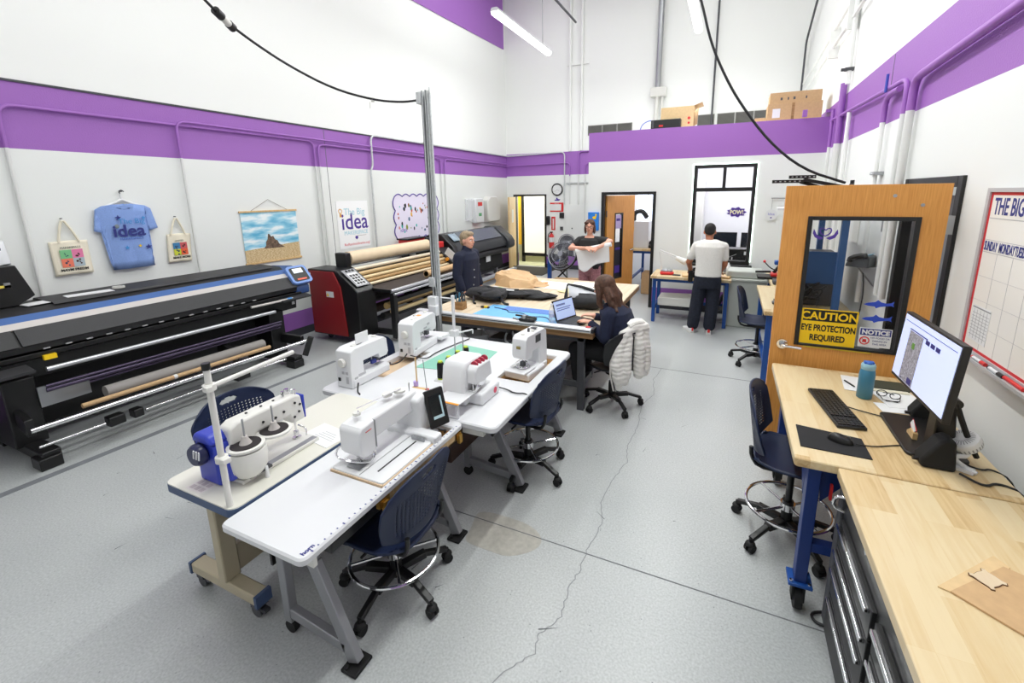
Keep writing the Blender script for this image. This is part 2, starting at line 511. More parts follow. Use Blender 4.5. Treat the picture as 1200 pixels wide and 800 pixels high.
def wall_x(x0, x1, y0, y1, bands, holes=()):
    """wall slab lying in the y direction built from vertical-banded boxes with holes (y0,y1,z0,z1)"""
    mb = MB()
    ys = sorted({y0, y1} | {h[0] for h in holes} | {h[1] for h in holes})
    for mi, (z0, z1) in bands:
        mb.mset(mi)
        zs = sorted({z0, z1} | {z for h in holes for z in h[2:] if z0 < z < z1})
        for a, b_ in zip(ys, ys[1:]):
            for c, d in zip(zs, zs[1:]):
                if any(h[0] <= a and b_ <= h[1] and h[2] <= c and d <= h[3] for h in holes): continue
                mb.box(x0, x1, a, b_, c, d)
    return mb
def swapxy(mb):
    mb.v = [(q[1], q[0], q[2]) for q in mb.v]; return mb
WM = [M_low, M_pur, M_up]
st(obj('wall_left', wall_x(XL - .2, XL, YN, YB + .2, [(1, (0, .395)), (0, (.395, 2.622)), (1, (2.622, 3.222)), (2, (3.222, ZT))]), WM))
st(obj('trim_5', MB().box(XL, XL + .012, YN, YB, 3.215, 3.235), M_base))      # thin reveal line over the stripe
# purple panel near the roof of the left wall, with its slanted lower edge
st(obj('trim_6', MB().prism([(2.0, 5.74), (11.93, 6.09), (11.93, ZT), (2.0, ZT)], 'x', XL, XL + .02), M_pur))
st(obj('baseboard_left', MB().box(XL, XL + .012, YN, YB, 0, .12), M_base))
st(obj('baseboard_back', MB().box(XL, -5.81, YB - .012, YB, 0, .12).box(-4.82, -2.5, YB - .012, YB, 0, .12).box(-2.5, -2.24, YP - .012, YP, 0, .12).box(-1.22, XR, YP - .012, YP, 0, .12), M_base))
st(obj('wall_back', swapxy(wall_x(YB, YB + .2, XL - .2, -2.5, [(1, (0, .395)), (0, (.395, 2.66)), (1, (2.66, 3.28)), (2, (3.28, ZT))], [(-5.82, -4.86, 0, 2.09)])), WM))
st(obj('wall_upper', MB().box(-2.5, XR + .2, YB, YB + .2, 3.0, ZT), M_up))
st(obj('wall_rear', MB().box(XL - .2, XR + .2, YN - .2, YN, 0, ZT), M_low))
DW = (-2.19, -1.27, 0, 2.12); WW = (-.56, .34, .95, 2.55)
st(obj('wall_partition', swapxy(wall_x(YP, YP + .12, -2.5, XR, [(1, (0, .395)), (0, (.395, 2.722)), (1, (2.722, 3.25))], [DW, WW])), WM))
st(obj('wall_side', MB().box(-2.5, -2.38, YP + .12, YB, 0, 3.25), M_low))
st(obj('ceiling_2', MB().box(-2.5, XR, YP + .12, YB, 3.17, 3.25), M_up))      # roof slab of the rooms behind: its top is the storage ledge
st(obj('wall_right', wall_x(XR, XR + .2, YN, YB + .2, [(1, (0, .395)), (0, (.395, 2.775)), (1, (2.775, 3.42)), (2, (3.42, ZT))], [(3.76, 4.66, 0, 2.17)]), WM))
st(obj('baseboard_right', MB().box(XR - .012, XR, YN, 3.6, 0, .12).box(XR - .012, XR, 4.8, YP, 0, .12), M_base))
st(obj('ceiling', MB().box(XL - .2, XR + .2, YN - .2, YB + .2, ZT, ZT + .2), mat('ceiling_deck', 'd8d8d8', .8)))
# seams between tilt-up wall panels
st(obj('trim_7', MB().box(XL, XL + .003, 5.47, 5.478, 0, 3.2).box(XR - .003, XR, 5.60, 5.607, 2.775, 3.41), mat('seam_shadow_gap', '77757c', .8)))
# rooms behind the partition
st(obj('wall_inner', swapxy(wall_x(YB - .15, YB, -2.38, XR, [(0, (0, 2.72)), (1, (2.72, 3.17))])), [mat('inner_wall_paint', 'e8e9ee', .7), M_pur]))
st(obj('wall_divider', MB().box(-.98, -.9, YP + .12, YB - .15, 0, 3.17), MATS['inner_wall_paint']))
# corridor beyond the back door, with a second lit door in it
st(obj('wall_corridor', MB().box(-6.3, -6.2, YB + .2, 15.2, 0, 2.7).box(-4.5, -4.4, YB + .2, 15.2, 0, 2.7).box(-6.3, -4.4, 15.2, 15.3, 0, 2.7), mat('cream_corridor_paint', 'f0ecd4', .6)))
st(obj('ceiling_3', MB().box(-6.3, -4.4, YB + .2, 15.3, 2.7, 2.8), M_up))
st(obj('trim_8', MB().box(-6.2, -6.03, YB + .9, YB + .94, .55, 2.4), mat('yellow_wall_panel', 'eeb92c', .5)))
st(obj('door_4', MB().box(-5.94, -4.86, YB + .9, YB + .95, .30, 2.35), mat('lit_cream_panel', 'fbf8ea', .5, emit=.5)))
st(obj('trim_9', MB().box(-6.03, -5.94, YB + .88, YB + .96, .0, 2.4).box(-6.03, -4.8, YB + .88, YB + .96, .20, .30), M_black))
st(obj('trim_10', MB().box(-6.2, -4.5, YB + .21, 15, 0, .004), mat('pale_green_lino', 'dfe3bd', .25)))
# space beyond the right-hand doorway
st(obj('wall_hall', MB().box(XR + 2.0, XR + 2.1, 2.6, 6.2, 0, 3).box(XR + .2, XR + 2, 2.5, 2.6, 0, 3).box(XR + .2, XR + 2, 6.2, 6.3, 0, 3), M_low))
st(obj('ceiling_4', MB().box(XR + .2, XR + 2.1, 2.5, 6.3, 3, 3.1), M_up))

# ---- door frames
def frame_y(name, x0, x1, y, zt, t=.055, d=.16):
    return st(obj(name, MB().box(x0 - t, x0, y - .02, y + d, 0, zt + t).box(x1, x1 + t, y - .02, y + d, 0, zt + t).box(x0, x1, y - .02, y + d, zt, zt + t), M_black, bev=.004))
frame_y('door_frame_1', -5.81, -4.87, YB, 2.08)
frame_y('door_frame_2', -2.18, -1.28, YP, 2.11)
st(obj('door_frame_3', MB().box(XR - .02, XR + .2, 3.70, 3.77, 0, 2.23).box(XR - .02, XR + .2, 4.65, 4.72, 0, 2.23).box(XR - .02, XR + .2, 3.77, 4.65, 2.16, 2.23), M_black, bev=.004))

# ---- interior window of the partition
wn = st(thing('window_1', None, None, (-.11, YP, .95)))
mb = MB()
for bx in ((-.60, -.545, .90, 2.60), (.325, .38, .90, 2.60), (-.545, .325, 2.545, 2.60), (-.545, .325, .90, .965), (-.545, .325, 2.15, 2.215), (-.135, -.085, 2.215, 2.545)):
    mb.box(bx[0], bx[1], YP - .03, YP + .13, bx[2], bx[3])
obj('window_frame', mb, M_black, wn, bev=.004)
obj('sill', MB().box(-.62, .42, YP - .16, YP - .03, .875, .905), M_black, wn, bev=.004)
obj('pane', MB().box(-.545, .325, YP + .04, YP + .046, .965, 2.15).box(-.545, -.135, YP + .04, YP + .046, 2.215, 2.545).box(-.085, .325, YP + .04, YP + .046, 2.215, 2.545), M_glass, wn)
M_led = mat('led_strip_glow', 'e9fff4', .5, emit=5)
obj('led_strip', MB().box(-.612, -.602, YP - .012, YP - .002, .95, 2.61).box(.382, .392, YP - .012, YP - .002, .95, 2.61).box(-.612, .392, YP - .012, YP - .002, 2.602, 2.612), M_led, wn)
# POW! decal on the glass
d = tag(thing('window_decal', 'purple burst-shaped POW! decal stuck on the interior window', 'decal', (.12, YP + .03, 1.72)))
pts = []
for k in range(36):
    t = 2 * PI * k / 36; q = 1 + .16 * math.cos(9 * t)
    pts.append((.12 + .135 * q * math.cos(t), 1.80 + .075 * q * math.sin(t)))
obj('burst', MB().prism(pts, 'y', YP + .034, YP + .037), M_ink, d)
obj('outer_burst', MB().prism([((x - .12) * 1.10 + .12, (z - 1.8) * 1.12 + 1.8) for x, z in pts], 'y', YP + .037, YP + .0385), mat('pale_lilac', 'cfc6e6', .6), d)
text('lettering', 'POW!', .098, (.12, YP + .0335, 1.767), '-y', mat('pale_yellow_ink', 'f6efc4', .6), d, align='CENTER', sx=.82, bold=.003)

# ================================================================== LIGHT FITTINGS
M_tube = mat('lit_tube_lens', 'ffffff', .4, emit=9)
def fixture(x, y, first=None):
    t = thing('strip_light', 'suspended white strip light', 'light', (x, y + 1.2, FIX_Z), 'strip lights under the roof')
    obj('housing', MB().prism([(x - .075, FIX_Z + .03), (x + .075, FIX_Z + .03), (x + .05, FIX_Z + .085), (x - .05, FIX_Z + .085)], 'y', y, y + 2.44), M_white, t)
    obj('diffuser', MB().prism([(x - .07, FIX_Z + .03), (x - .06, FIX_Z - .015), (x - .03, FIX_Z - .035), (x + .03, FIX_Z - .035), (x + .06, FIX_Z - .015), (x + .07, FIX_Z + .03)], 'y', y + .02, y + 2.42), M_tube, t)
    for yy in (y + .35, y + 2.1):
        obj('hanger', MB().cyl((x, yy, FIX_Z + .08), (x, yy, ZT), .006, n=6), M_gsteel, t)
    obj('end_clip', MB().box(x - .02, x + .02, y + 2.44, y + 2.52, FIX_Z + .03, FIX_Z + .06), M_steel, t)
    ld = bpy.data.lights.new('strip_lamp', 'AREA'); ld.shape = 'RECTANGLE'; ld.size = .14; ld.size_y = 2.4
    ld.energy = TUBE_WATTS * (NEAR_LEFT if x < -3 and y < 6 else 1.25 if y > -1 else .3); ld.color = (.97, 1, .965)
    lo = bpy.data.objects.new('strip_lamp', ld); COL.objects.link(lo); lo.parent = t; lo.location = (0, 0, -.045)
    return t
lt = []
for k, (fx, fy) in enumerate(FIXTURES):
    t = fixture(fx, fy)
    if k == 0: t['label'] = 'white strip light hung near the purple panel under the roof'
    elif k == 1: t['label'] = 'white strip light cut by the top edge above the cardboard box'
    else: t['label'] = 'white strip light of the %s row, %s from the far wall' % ('heat press side' if fx < -3 else 'open door side', {2: 'second', 3: 'second', 4: 'third', 5: 'third', 6: 'fourth', 7: 'fourth'}[k])
# unseen fill lamps added under the roof to brighten the upper walls
for (x, y) in ((-4.3, 8.6), (-.6, 8.6), (-4.3, 3.2), (-.6, 3.2)):
    ld = bpy.data.lights.new('high_bay', 'AREA'); ld.shape = 'RECTANGLE'; ld.size = 1.6; ld.size_y = 3.2; ld.color = (.97, 1, .97); ld.energy = HIGH_WATTS if 'HIGH_WATTS' in globals() else 120
    t_ = thing('ceiling_light', 'large flat light panel under the roof deck, %s %s' % ('heat press side' if x < -3 else 'open door side', 'near the far wall' if y > 5 else 'over the sewing tables'), 'light', (x, y, ZT - .14))
    obj('housing', MB().box(x - .82, x + .82, y - 1.62, y + 1.62, ZT - .13, ZT - .005), M_white, t_)  # casing added only to carry the fill lamp
    lo = bpy.data.objects.new('high_bay', ld); COL.objects.link(lo); lo.parent = t_; lo.location = (0, 0, -.01)
for (x, y, z, e, sx, sy) in ((.2, 10.3, 3.12, 100, 1.6, 1.2), (-1.7, 10.3, 3.12, 60, 1.0, 2.4), (-5.3, 12.55, 2.65, 40, 1.2, .5), (2.3, 4.4, 2.9, 25, 1, 2)):
    ld = bpy.data.lights.new('room_panel', 'AREA'); ld.shape = 'RECTANGLE'; ld.size = sx; ld.size_y = sy; ld.energy = e
    lo = bpy.data.objects.new('room_panel', ld); COL.objects.link(lo); lo.location = (x, y, z)

# ================================================================== PIPES AND CONDUITS
PW = M_pur
def conduit(name, pts, r, m, label, bend=2):
    """pipe with rounded bends; m may be a list of (material, z-limit) pieces"""
    P = [Vector(p) for p in pts]; Q = [P[0]]
    for a, b_, c in zip(P, P[1:], P[2:]):
        u = (a - b_).normalized(); v = (c - b_).normalized(); R = min(.12, (a - b_).length * .45, (c - b_).length * .45)
        for t in (0, .25, .5, .75, 1):
            Q.append((b_ + u * R) * (1 - t) ** 2 + b_ * 2 * t * (1 - t) + (b_ + v * R) * t ** 2)
    Q.append(P[-1])
    t = obj(name, MB().tube(Q, r, 10), m)
    return tag(t, label, 'conduit')
XC = XL + .035
def split_drop(x, y, z0, z1, r, label, zs=2.622, off=0):
    pass
def painted(zs):
    """paint that changes from the stripe colour to the wall colour at height zs (object z above pipe base)"""
    nm = 'pipe_paint_%d' % int(zs * 1000)
    m = mat(nm, 'dedfdd', .5)
    nt, b = nodes(m)
    g = nt.nodes.new('ShaderNodeNewGeometry'); sp = nt.nodes.new('ShaderNodeSeparateXYZ'); nt.links.new(g.outputs['Position'], sp.inputs[0])
    c = nt.nodes.new('ShaderNodeMath'); c.operation = 'GREATER_THAN'; c.inputs[1].default_value = zs; nt.links.new(sp.outputs[2], c.inputs[0])
    mx = nt.nodes.new('ShaderNodeMix'); mx.data_type = 'RGBA'; mx.inputs[6].default_value = srgb('dedfdd'); mx.inputs[7].default_value = srgb('9d66b9')
    nt.links.new(c.outputs[0], mx.inputs[0]); nt.links.new(mx.outputs[2], b.inputs['Base Color'])
    return m
PL = painted(2.622)
conduit('conduit', [(XC, 1.87, .2), (XC, 1.87, 3.0), (XC, 5.22, 3.0), (XC, 5.22, 1.0)], .016, PL, 'thin conduit looping over the shirt and picture on the left wall')
conduit('conduit', [(XC + .02, 3.29, .9), (XC + .02, 3.29, 3.045), (XC + .02, 11.9, 3.0)], .015, PL, 'thin conduit rising beside the picture then running the stripe to the corner')
conduit('conduit', [(XC, 5.30, 1.0), (XC, 5.30, 2.965), (XC, 8.62, 2.955), (XC, 8.62, 1.0)], .015, PL, 'thin conduit dropping to the left of the poster and behind the post')
conduit('conduit', [(XC, 8.78, 1.0), (XC, 8.78, 2.955), (XC, 11.93, 2.95), (-4.1, YB - .035, 2.98), (-4.1, YB - .035, 1.85)], .015, PL, 'thin conduit wrapping the far corner at stripe height')
conduit('conduit', [(XC + .02, 6.40, 1.1), (XC + .02, 6.40, 2.6), (XC + .02, 6.46, 2.7), (XC + .02, 6.46, 3.225), (XC + .02, 11.93, 3.225), (-4.25, YB - .05, 3.27), (-4.25, YB - .05, 1.85)], .018, M_galv, 'bare steel conduit between the poster and the scalloped banner')
PB = painted(2.66)
conduit('conduit', [(-3.85, YB - .035, 1.85), (-3.85, YB - .035, 3.26), (-2.9, YB - .035, 3.26)], .02, PB, 'painted conduit rising above the grey cabinet door near the corner')
conduit('conduit', [(-3.66, YB - .035, 1.4), (-3.66, YB - .035, 2.95), (-2.9, YB - .035, 2.95)], .018, PB, 'painted conduit dropping behind the blue box')
obj_ = tag(obj('strut_rail', MB().box(-4.2, -3.55, YB - .05, YB - .01, 2.42, 2.45), M_galv), 'grey strut rail holding the conduits above the clock', 'rail')
# big vertical pipes on the upper back wall
t = thing('downpipe', 'steel downpipe on the upper back wall above the cardboard box', 'pipe', (-1.82, YB - .08, 3.25))
obj('pipe', MB().cyl((-1.82, YB - .08, 4.6), (-1.80, YB - .08, ZT - .02), .065, n=20), M_steel, t)
obj('junction_box', MB().box(-1.98, -1.60, YB - .2, YB - .004, 4.45, 4.66), M_white2, t, bev=.01)
obj('lower_pipe', MB().cyl((-1.86, YB - .1, 3.25), (-1.82, YB - .1, 4.5), .05, n=14).cyl((-1.70, YB - .1, 4.0), (-1.70, YB - .1, 4.5), .03, n=12), M_white2, t)
tag(obj('pipe', MB().cyl((-.54, YB - .06, 3.25), (-.54, YB - .06, ZT - .02), .022, n=12), M_dsteel), 'thin dark pipe on the upper back wall beside the second vent', 'pipe')
tag(obj('pipe', MB().cyl((-4.10, YB - .05, 3.29), (-4.10, YB - .05, ZT - .02), .035, n=12).cyl((-3.78, YB - .05, 3.29), (-3.78, YB - .05, ZT - .02), .035, n=12).box(-4.2, -3.6, YB - .04, YB - .004, 5.45, 5.48), M_up), 'pair of white painted pipes on the upper back wall above the clock', 'pipe')
t = thing('pipe', 'dark pipe hung beside the far strip light, cut by the top edge', 'pipe', (-3.2, 7.5, 5.6))
obj('pipe_run', MB().cyl((-3.2, 5.9, 5.66), (-3.2, 9.66, 5.64), .022, n=10), M_dsteel, t)
obj('hanger', MB().cyl((-3.2, 6.2, 5.66), (-3.2, 6.2, ZT - .01), .006, n=6), M_dsteel, t)
tag(conduit('pipe', [(XR - .1, 9.7, ZT), (XR - .1, 10.2, 5.9), (XR - .1, 11.8, 5.25), (XR - .1, 11.8, 3.25)], .02, M_dsteel, 'dark pipe dropping to the boxes beside the right wall'), None, 'pipe')
# right wall pipes
PR = painted(2.775)
XK = XR - .05
tag(conduit('pipe', [(XK, 4.76, 1.2), (XK, 4.76, 3.02), (XK, 2.6, 3.10)], .030, PR, 'thick painted pipe bending above the right doorway and running to the frame edge'), None, 'pipe')
tag(conduit('pipe', [(XK, 4.93, 1.2), (XK, 4.93, 3.06), (XK, 8.2, 3.16)], .020, PR, 'painted pipe running back along the purple stripe of the right wall'), None, 'pipe')
tag(conduit('pipe', [(XK, 7.55, 1.0), (XK, 7.55, 3.55)], .04, PR, 'purple topped riser pipe in the far right corner'), None, 'pipe')
tag(conduit('pipe', [(XK, 7.0, 1.0), (XK, 7.0, 3.1)], .026, M_up, 'white riser pipe beside the purple topped one'), None, 'pipe')
tag(conduit('pipe', [(XK, 8.1, .9), (XK, 8.1, 3.3)], .022, PR, 'thin riser pipe nearest the partition wall'), None, 'pipe')
tag(conduit('pipe', [(XK, 7.35, 3.5), (XK, 7.35, 5.2)], .028, M_up, 'white riser pipe above the purple stripe of the right wall'), None, 'pipe')
tag(conduit('pipe', [(XR - .07, 2.5, 4.75), (XR - .07, 11.9, 4.40)], .022, M_up, 'upper of two white pipes running along the high right wall'), None, 'pipe')
tag(conduit('pipe', [(XR - .07, 2.5, 4.45), (XR - .07, 11.9, 4.18)], .022, M_up, 'lower of two white pipes running along the high right wall'), None, 'pipe')
for k, (y, z) in enumerate(((5.4, 4.6), (7.4, 4.52), (8.6, 4.47))):
    tag(obj('pipe_clamp', MB().box(XR - .13, XR, y - .02, y + .02, z - .35, z + .1).ring((XR - .07, y, z - .02), .05, .015, (0, 1, 0), 20, 6), M_up), ['pipe clamp nearest the top frame edge on the high white pipes', 'middle pipe clamp on the high white pipes', 'farthest pipe clamp on the high white pipes'][k], 'clamp')
t = thing('air_valve', 'white air drop pipe with a blue lever valve on the right wall', 'valve', (XK, 5.55, 1.0))
obj('pipe', MB().cyl((XK, 5.5, 1.0), (XK, 5.5, 2.78), .022, n=12), M_up, t)
obj('valve_body', MB().tube([(XK, 5.5, 2.78), (XK, 5.5, 2.98), (XK, 5.35, 3.02), (XK - .02, 5.05, 3.0)], .024, 10, 1), M_pur, t)
obj('lever', MB().cyl((XK - .03, 5.42, 3.04), (XK - .03, 5.42, 3.2), .012, n=8), mat('blue_lever', '3a4db2', .4), t)
tag(obj('pipe_clamp', MB().box(XR - .08, XR, 5.42, 5.54, 2.29, 2.32).ring((XK, 5.5, 2.3), .035, .012, (0, 0, 1), 16, 6), M_steel), 'small steel clamp on the air drop pipe above the open door', 'clamp')
tag(obj('pipe_clamp', MB().box(XR - .10, XR, 7.32, 7.38, 3.66, 3.70).cyl((XR - .10, 7.35, 3.68), (XR - .14, 7.35, 3.68), .02, n=10), M_dsteel), 'dark clamp on the white riser above the purple stripe', 'clamp')
tag(obj('mounting_bracket', MB().box(XK - .06, XK + .05, 8.28, 8.34, 3.30, 3.34).box(XK - .36, XK - .3, 8.3, 8.36, 3.26, 3.36), M_pur), 'purple bracket in the corner at the top of the partition', 'bracket')

# vents on the upper back wall
def vent(x0, n, z0, z1, label):
    t = thing('vent', label, 'vent', (x0, YB - .02, z0))
    wd = .38
    for k in range(n):
        a = x0 + k * (wd + .015)
        fr = MB().box(a, a + wd, YB - .03, YB, z0, z0 + .015).box(a, a + wd, YB - .03, YB, z1 - .015, z1).box(a, a + .015, YB - .03, YB, z0, z1).box(a + wd - .015, a + wd, YB - .03, YB, z0, z1)
        z = z0 + .03
        while z < z1 - .02:
            fr.obox((a + wd / 2, YB - .018, z), (wd - .03, .022, .005), (.6, 0, 0)); z += .022
        p = obj('vent_grille', fr, mat('vent_grey', '8b8a86', .5), t)
        obj('backing', MB().box(a + .015, a + wd - .015, YB - .006, YB, z0 + .015, z1 - .015), mat('vent_back', '5f5d5a', .7), p)
vent(-3.6, 3, 3.66, 3.91, 'triple louvred vent above the left end of the partition')
vent(-.86, 1, 3.68, 3.96, 'single louvred vent between the open box and the thin pipe')
vent(-.42, 3, 3.68, 3.96, 'triple louvred vent beside the stacked cardboard boxes')

# ================================================================== LEFT WALL HANGINGS
X0 = XL + .004
def tote(y0, y1, z0, z1, hook_y, hook_z, quad_cols, name_label, slogan, top_txt, tilt=0):
    t = thing('tote_bag', name_label, 'bag', (X0, (y0 + y1) / 2, z0), 'canvas tote bags on the wall')
    def fn(u, v):
        y = y0 + (y1 - y0) * u + tilt * (v - .5) * .1; z = z0 + (z1 - z0) * v + .006 * math.sin(PI * u)
        return (X0 + .012 + .016 * math.sin(PI * u) ** .6 * (1 - .6 * v) + .003 * math.sin(9 * u + 4 * v), y, z - tilt * .02 * u)
    bag = obj('bag_body', MB().grid(fn, 14, 14), M_canvas, t, solid=.012)
    yc = (y0 + y1) / 2
    for s, nm in ((0, 'handle'), (1, 'handle')):
        o_ = .006 * s
        obj(nm, MB().tube([(X0 + .02 + o_, yc - .075, z1 - .01), (X0 + .018 + o_, (yc - .065 + hook_y) / 2 - .008, (z1 + hook_z) / 2), (X0 + .02 + o_, hook_y, hook_z + .004), (X0 + .02 + o_, (yc + .075 + hook_y) / 2 + .01, (z1 + hook_z) / 2), (X0 + .02 + o_, yc + .08, z1 - .01)], .010, 6, 1), M_canvas, t)
    obj('hook', MB().cyl((X0 - .004, hook_y, hook_z), (X0 + .035, hook_y, hook_z), .005, n=8), M_dsteel, t)
    w_ = (y1 - y0) * .60; qy = yc - w_ / 2; qz = z0 + (z1 - z0) * .24; s_ = w_ / 2
    for k, c in enumerate(quad_cols):
        a = qy + (k % 2) * s_; b_ = qz + (1 - k // 2) * s_
        obj('printed_square', MB().box(X0 + .034, X0 + .0362, a, a + s_, b_, b_ + s_), mat('print_' + c, c, .8), t)
    rs = random.Random(int(y0 * 100))
    for k in range(4):
        a = qy + (k % 2 + .5) * s_; b_ = qz + (1 - k // 2 + .45) * s_
        mb = MB()
        for _ in range(4):
            mb.lathe([(rs.uniform(.005, .012), X0 + .0365), (.004, X0 + .038)], (0, a + rs.uniform(-.015, .015), b_ + rs.uniform(-.025, .03)), 9, 'x')
        obj('printed_figure', mb, mat('print_fig%d' % (k % 2), ['26405e', '4a2a22'][k % 2], .8), t)
    text('lettering', top_txt, .026, (X0 + .035, yc, qz + w_ + .014), '+x', mat('dull_ink', '4a5a55', .8), t, align='CENTER')
    text('lettering', slogan, .034, (X0 + .036, yc, qz - .038), '+x', M_black, t, align='CENTER', bold=.001)
    return t
tote(2.0, 2.29, 1.405, 1.745, 2.13, 1.97, ['7cc08a', 'e27fa8', 'ee7f66', 'aebcc4'], 'canvas tote bag left of the blue shirt, green and pink print', 'MAVM FREDM', 'MAKERSPACE')
tote(3.0, 3.25, 1.40, 1.735, 3.13, 1.94, ['3f7fae', 'c85a5e', 'c8cc3e', 'e4603c'], 'canvas tote bag right of the blue shirt, blue and orange print', 'MAKE MORE', 'UNITED', .3)

# ---- T-shirt on hanger
t = thing('t_shirt', 'heather blue T-shirt with navy lettering on a white hanger on the wall', 'shirt', (X0, 2.63, 1.40))
out_l = [(-.10, 0), (-.19, -.015), (-.245, -.05), (-.285, -.27), (-.205, -.295), (-.19, -.22), (-.185, -.45), (-.19, -.695)]
def shirt_pts():
    L = [(2.64 + y, 2.095 + z) for y, z in out_l]
    R = [(2.64 - y, 2.095 + z) for y, z in out_l]
    neck = [(2.64 + .10 * math.cos(a), 2.095 - .055 * math.sin(a)) for a in [PI * k / 8 for k in range(1, 8)]]
    return L[::-1] + [(2.64 - .1 * math.cos(PI * k / 8), 2.095 - .055 * math.sin(PI * k / 8)) for k in range(1, 8)] + R
sp = shirt_pts()
bmx = bmesh.new()
vsx = [bmx.verts.new((X0 + .02, y, z)) for y, z in sp]
bmx.faces.new(vsx)
bmesh.ops.triangulate(bmx, faces=bmx.faces[:])
for _ in range(3):
    bmesh.ops.subdivide_edges(bmx, edges=[e for e in bmx.edges if e.calc_length() > .05], cuts=1, use_grid_fill=False)
    bmesh.ops.triangulate(bmx, faces=bmx.faces[:])
for v in bmx.verts:
    y, z = v.co.y - 2.64, v.co.z
    v.co.x = X0 + .035 + .02 * math.cos(min(1, abs(y) / .25) * PI / 2) + .007 * math.sin(38 * y + 3 * z) * max(0, min(1, (2.0 - z) / .5))
mb = MB(); bmx.verts.index_update()
mb.add([v.co[:] for v in bmx.verts], [[v.index for v in f.verts] for f in bmx.faces]); bmx.free()
obj('shirt_body', mb, M_shirt, t, solid=.016, ang=60)
obj('collar', MB().tube([(X0 + .056 - .02 * abs(math.cos(PI * k / 10)) , 2.64 - .1 * math.cos(PI * k / 10), 2.093 - .058 * math.sin(PI * k / 10)) for k in range(11)], .009, 6), M_shirt, t)
obj('hanger', MB().tube([(X0 + .03, 2.47, 2.07), (X0 + .03, 2.60, 2.125), (X0 + .03, 2.64, 2.15), (X0 + .03, 2.68, 2.125), (X0 + .03, 2.81, 2.07)], .014, 8, 1).cyl((X0 + .03, 2.64, 2.14), (X0 + .03, 2.64, 2.21), .008), M_white, t)
obj('hook', MB().tube([(X0 + .03, 2.64, 2.2), (X0 + .03, 2.63, 2.235), (X0 + .03, 2.655, 2.25), (X0 + .03, 2.675, 2.23)], .005, 6, 1).cyl((X0, 2.65, 2.235), (X0 + .04, 2.65, 2.235), .008), M_dsteel, t)
text('lettering', 'The Big', .078, (X0 + .086, 2.55, 1.89), '+x', mat('teal_ink', '3f8fd0', .7), t)
text('lettering', 'idea', .175, (X0 + .078, 2.49, 1.755), '+x', M_inkb, t, bold=.004, sx=1.02)
text('lettering', 'MAKERSPACE', .036, (X0 + .077, 2.54, 1.715), '+x', mat('mid_blue_ink', '4c6fc4', .7), t)
def star(cy, cz, r, m, x):
    p = []
    for k in range(10):
        q = r if k % 2 == 0 else r * .45; a = PI / 2 + PI * k / 5
        p.append((cy + q * math.cos(a), cz + q * math.sin(a)))
    obj('printed_star', MB().prism(p, 'x', x, x + .002), m, t)
star(2.56, 1.955, .03, M_inkb, X0 + .075); star(2.79, 1.945, .022, MATS['teal_ink'], X0 + .069); star(2.59, 1.63, .025, MATS['teal_ink'], X0 + .078)
star(2.79, 1.62, .032, M_inkb, X0 + .072); star(2.71, 1.64, .018, M_yel, X0 + .078)
obj('printed_bulb', MB().lathe([(.022, X0 + .076), (.018, X0 + .079)], (0, 2.535, 1.865), 12, 'x'), mat('bulb_grey', '77848c', .7), t)

# ---- scroll painting of a desert rock
t = thing('hanging_scroll', 'desert rock painting on a wooden scroll hanger', 'picture', (X0, 4.34, 1.2))
mp_ = mat('desert_painting', '8cc4e0', .7)
nt, b = nodes(mp_)
tc = nt.nodes.new('ShaderNodeTexCoord'); sp_ = nt.nodes.new('ShaderNodeSeparateXYZ'); nt.links.new(tc.outputs['Generated'], sp_.inputs[0])
n = nt.nodes.new('ShaderNodeTexNoise'); n.inputs['Scale'].default_value = 2.2; n.inputs['Detail'].default_value = 5
mpp = nt.nodes.new('ShaderNodeMapping'); mpp.inputs['Scale'].default_value = (1, 1.2, 4.5); mpp.inputs['Rotation'].default_value = (.25, 0, 0)
nt.links.new(tc.outputs['Generated'], mpp.inputs[0]); nt.links.new(mpp.outputs[0], n.inputs['Vector'])
r1 = ramp(nt, [(.36, '5fb2d6'), (.5, 'a4d6ea'), (.62, 'eef6fa')]); nt.links.new(n.outputs['Fac'], r1.inputs[0])
n2 = nt.nodes.new('ShaderNodeTexNoise'); n2.inputs['Scale'].default_value = 26; n2.inputs['Detail'].default_value = 6; nt.links.new(mpp.outputs[0], n2.inputs['Vector'])
r2 = ramp(nt, [(.35, 'b08a55'), (.6, 'e2cda4')]); nt.links.new(n2.outputs['Fac'], r2.inputs[0])
c = nt.nodes.new('ShaderNodeMath'); c.operation = 'LESS_THAN'; c.inputs[1].default_value = .27
a_ = nt.nodes.new('ShaderNodeMath'); a_.operation = 'MULTIPLY_ADD'; a_.inputs[1].default_value = -.07; nt.links.new(sp_.outputs[1], a_.inputs[0]); nt.links.new(sp_.outputs[2], a_.inputs[2])
nt.links.new(a_.outputs[0], c.inputs[0])
mx = nt.nodes.new('ShaderNodeMix'); mx.data_type = 'RGBA'; nt.links.new(c.outputs[0], mx.inputs[0]); nt.links.new(r1.outputs[0], mx.inputs[6]); nt.links.new(r2.outputs[0], mx.inputs[7])
nt.links.new(mx.outputs[2], b.inputs['Base Color'])
obj('canvas', MB().box(X0 + .004, X0 + .008, 3.92, 4.78, 1.235, 1.95), mp_, t)
rock = [(4.20, 1.43), (4.235, 1.47), (4.24, 1.52), (4.27, 1.56), (4.285, 1.63), (4.30, 1.635), (4.33, 1.59), (4.36, 1.60), (4.385, 1.545), (4.42, 1.53), (4.44, 1.48), (4.50, 1.44), (4.53, 1.42)]
obj('painted_rock', MB().prism(rock, 'x', X0 + .008, X0 + .010), mat('rock_paint', '6b5748', .8, noise=.6, nscale=28), t)
for z in (1.945, 1.225):
    obj('wooden_bar', MB().box(X0, X0 + .018, 3.905, 4.795, z, z + .024), M_oakl, t)
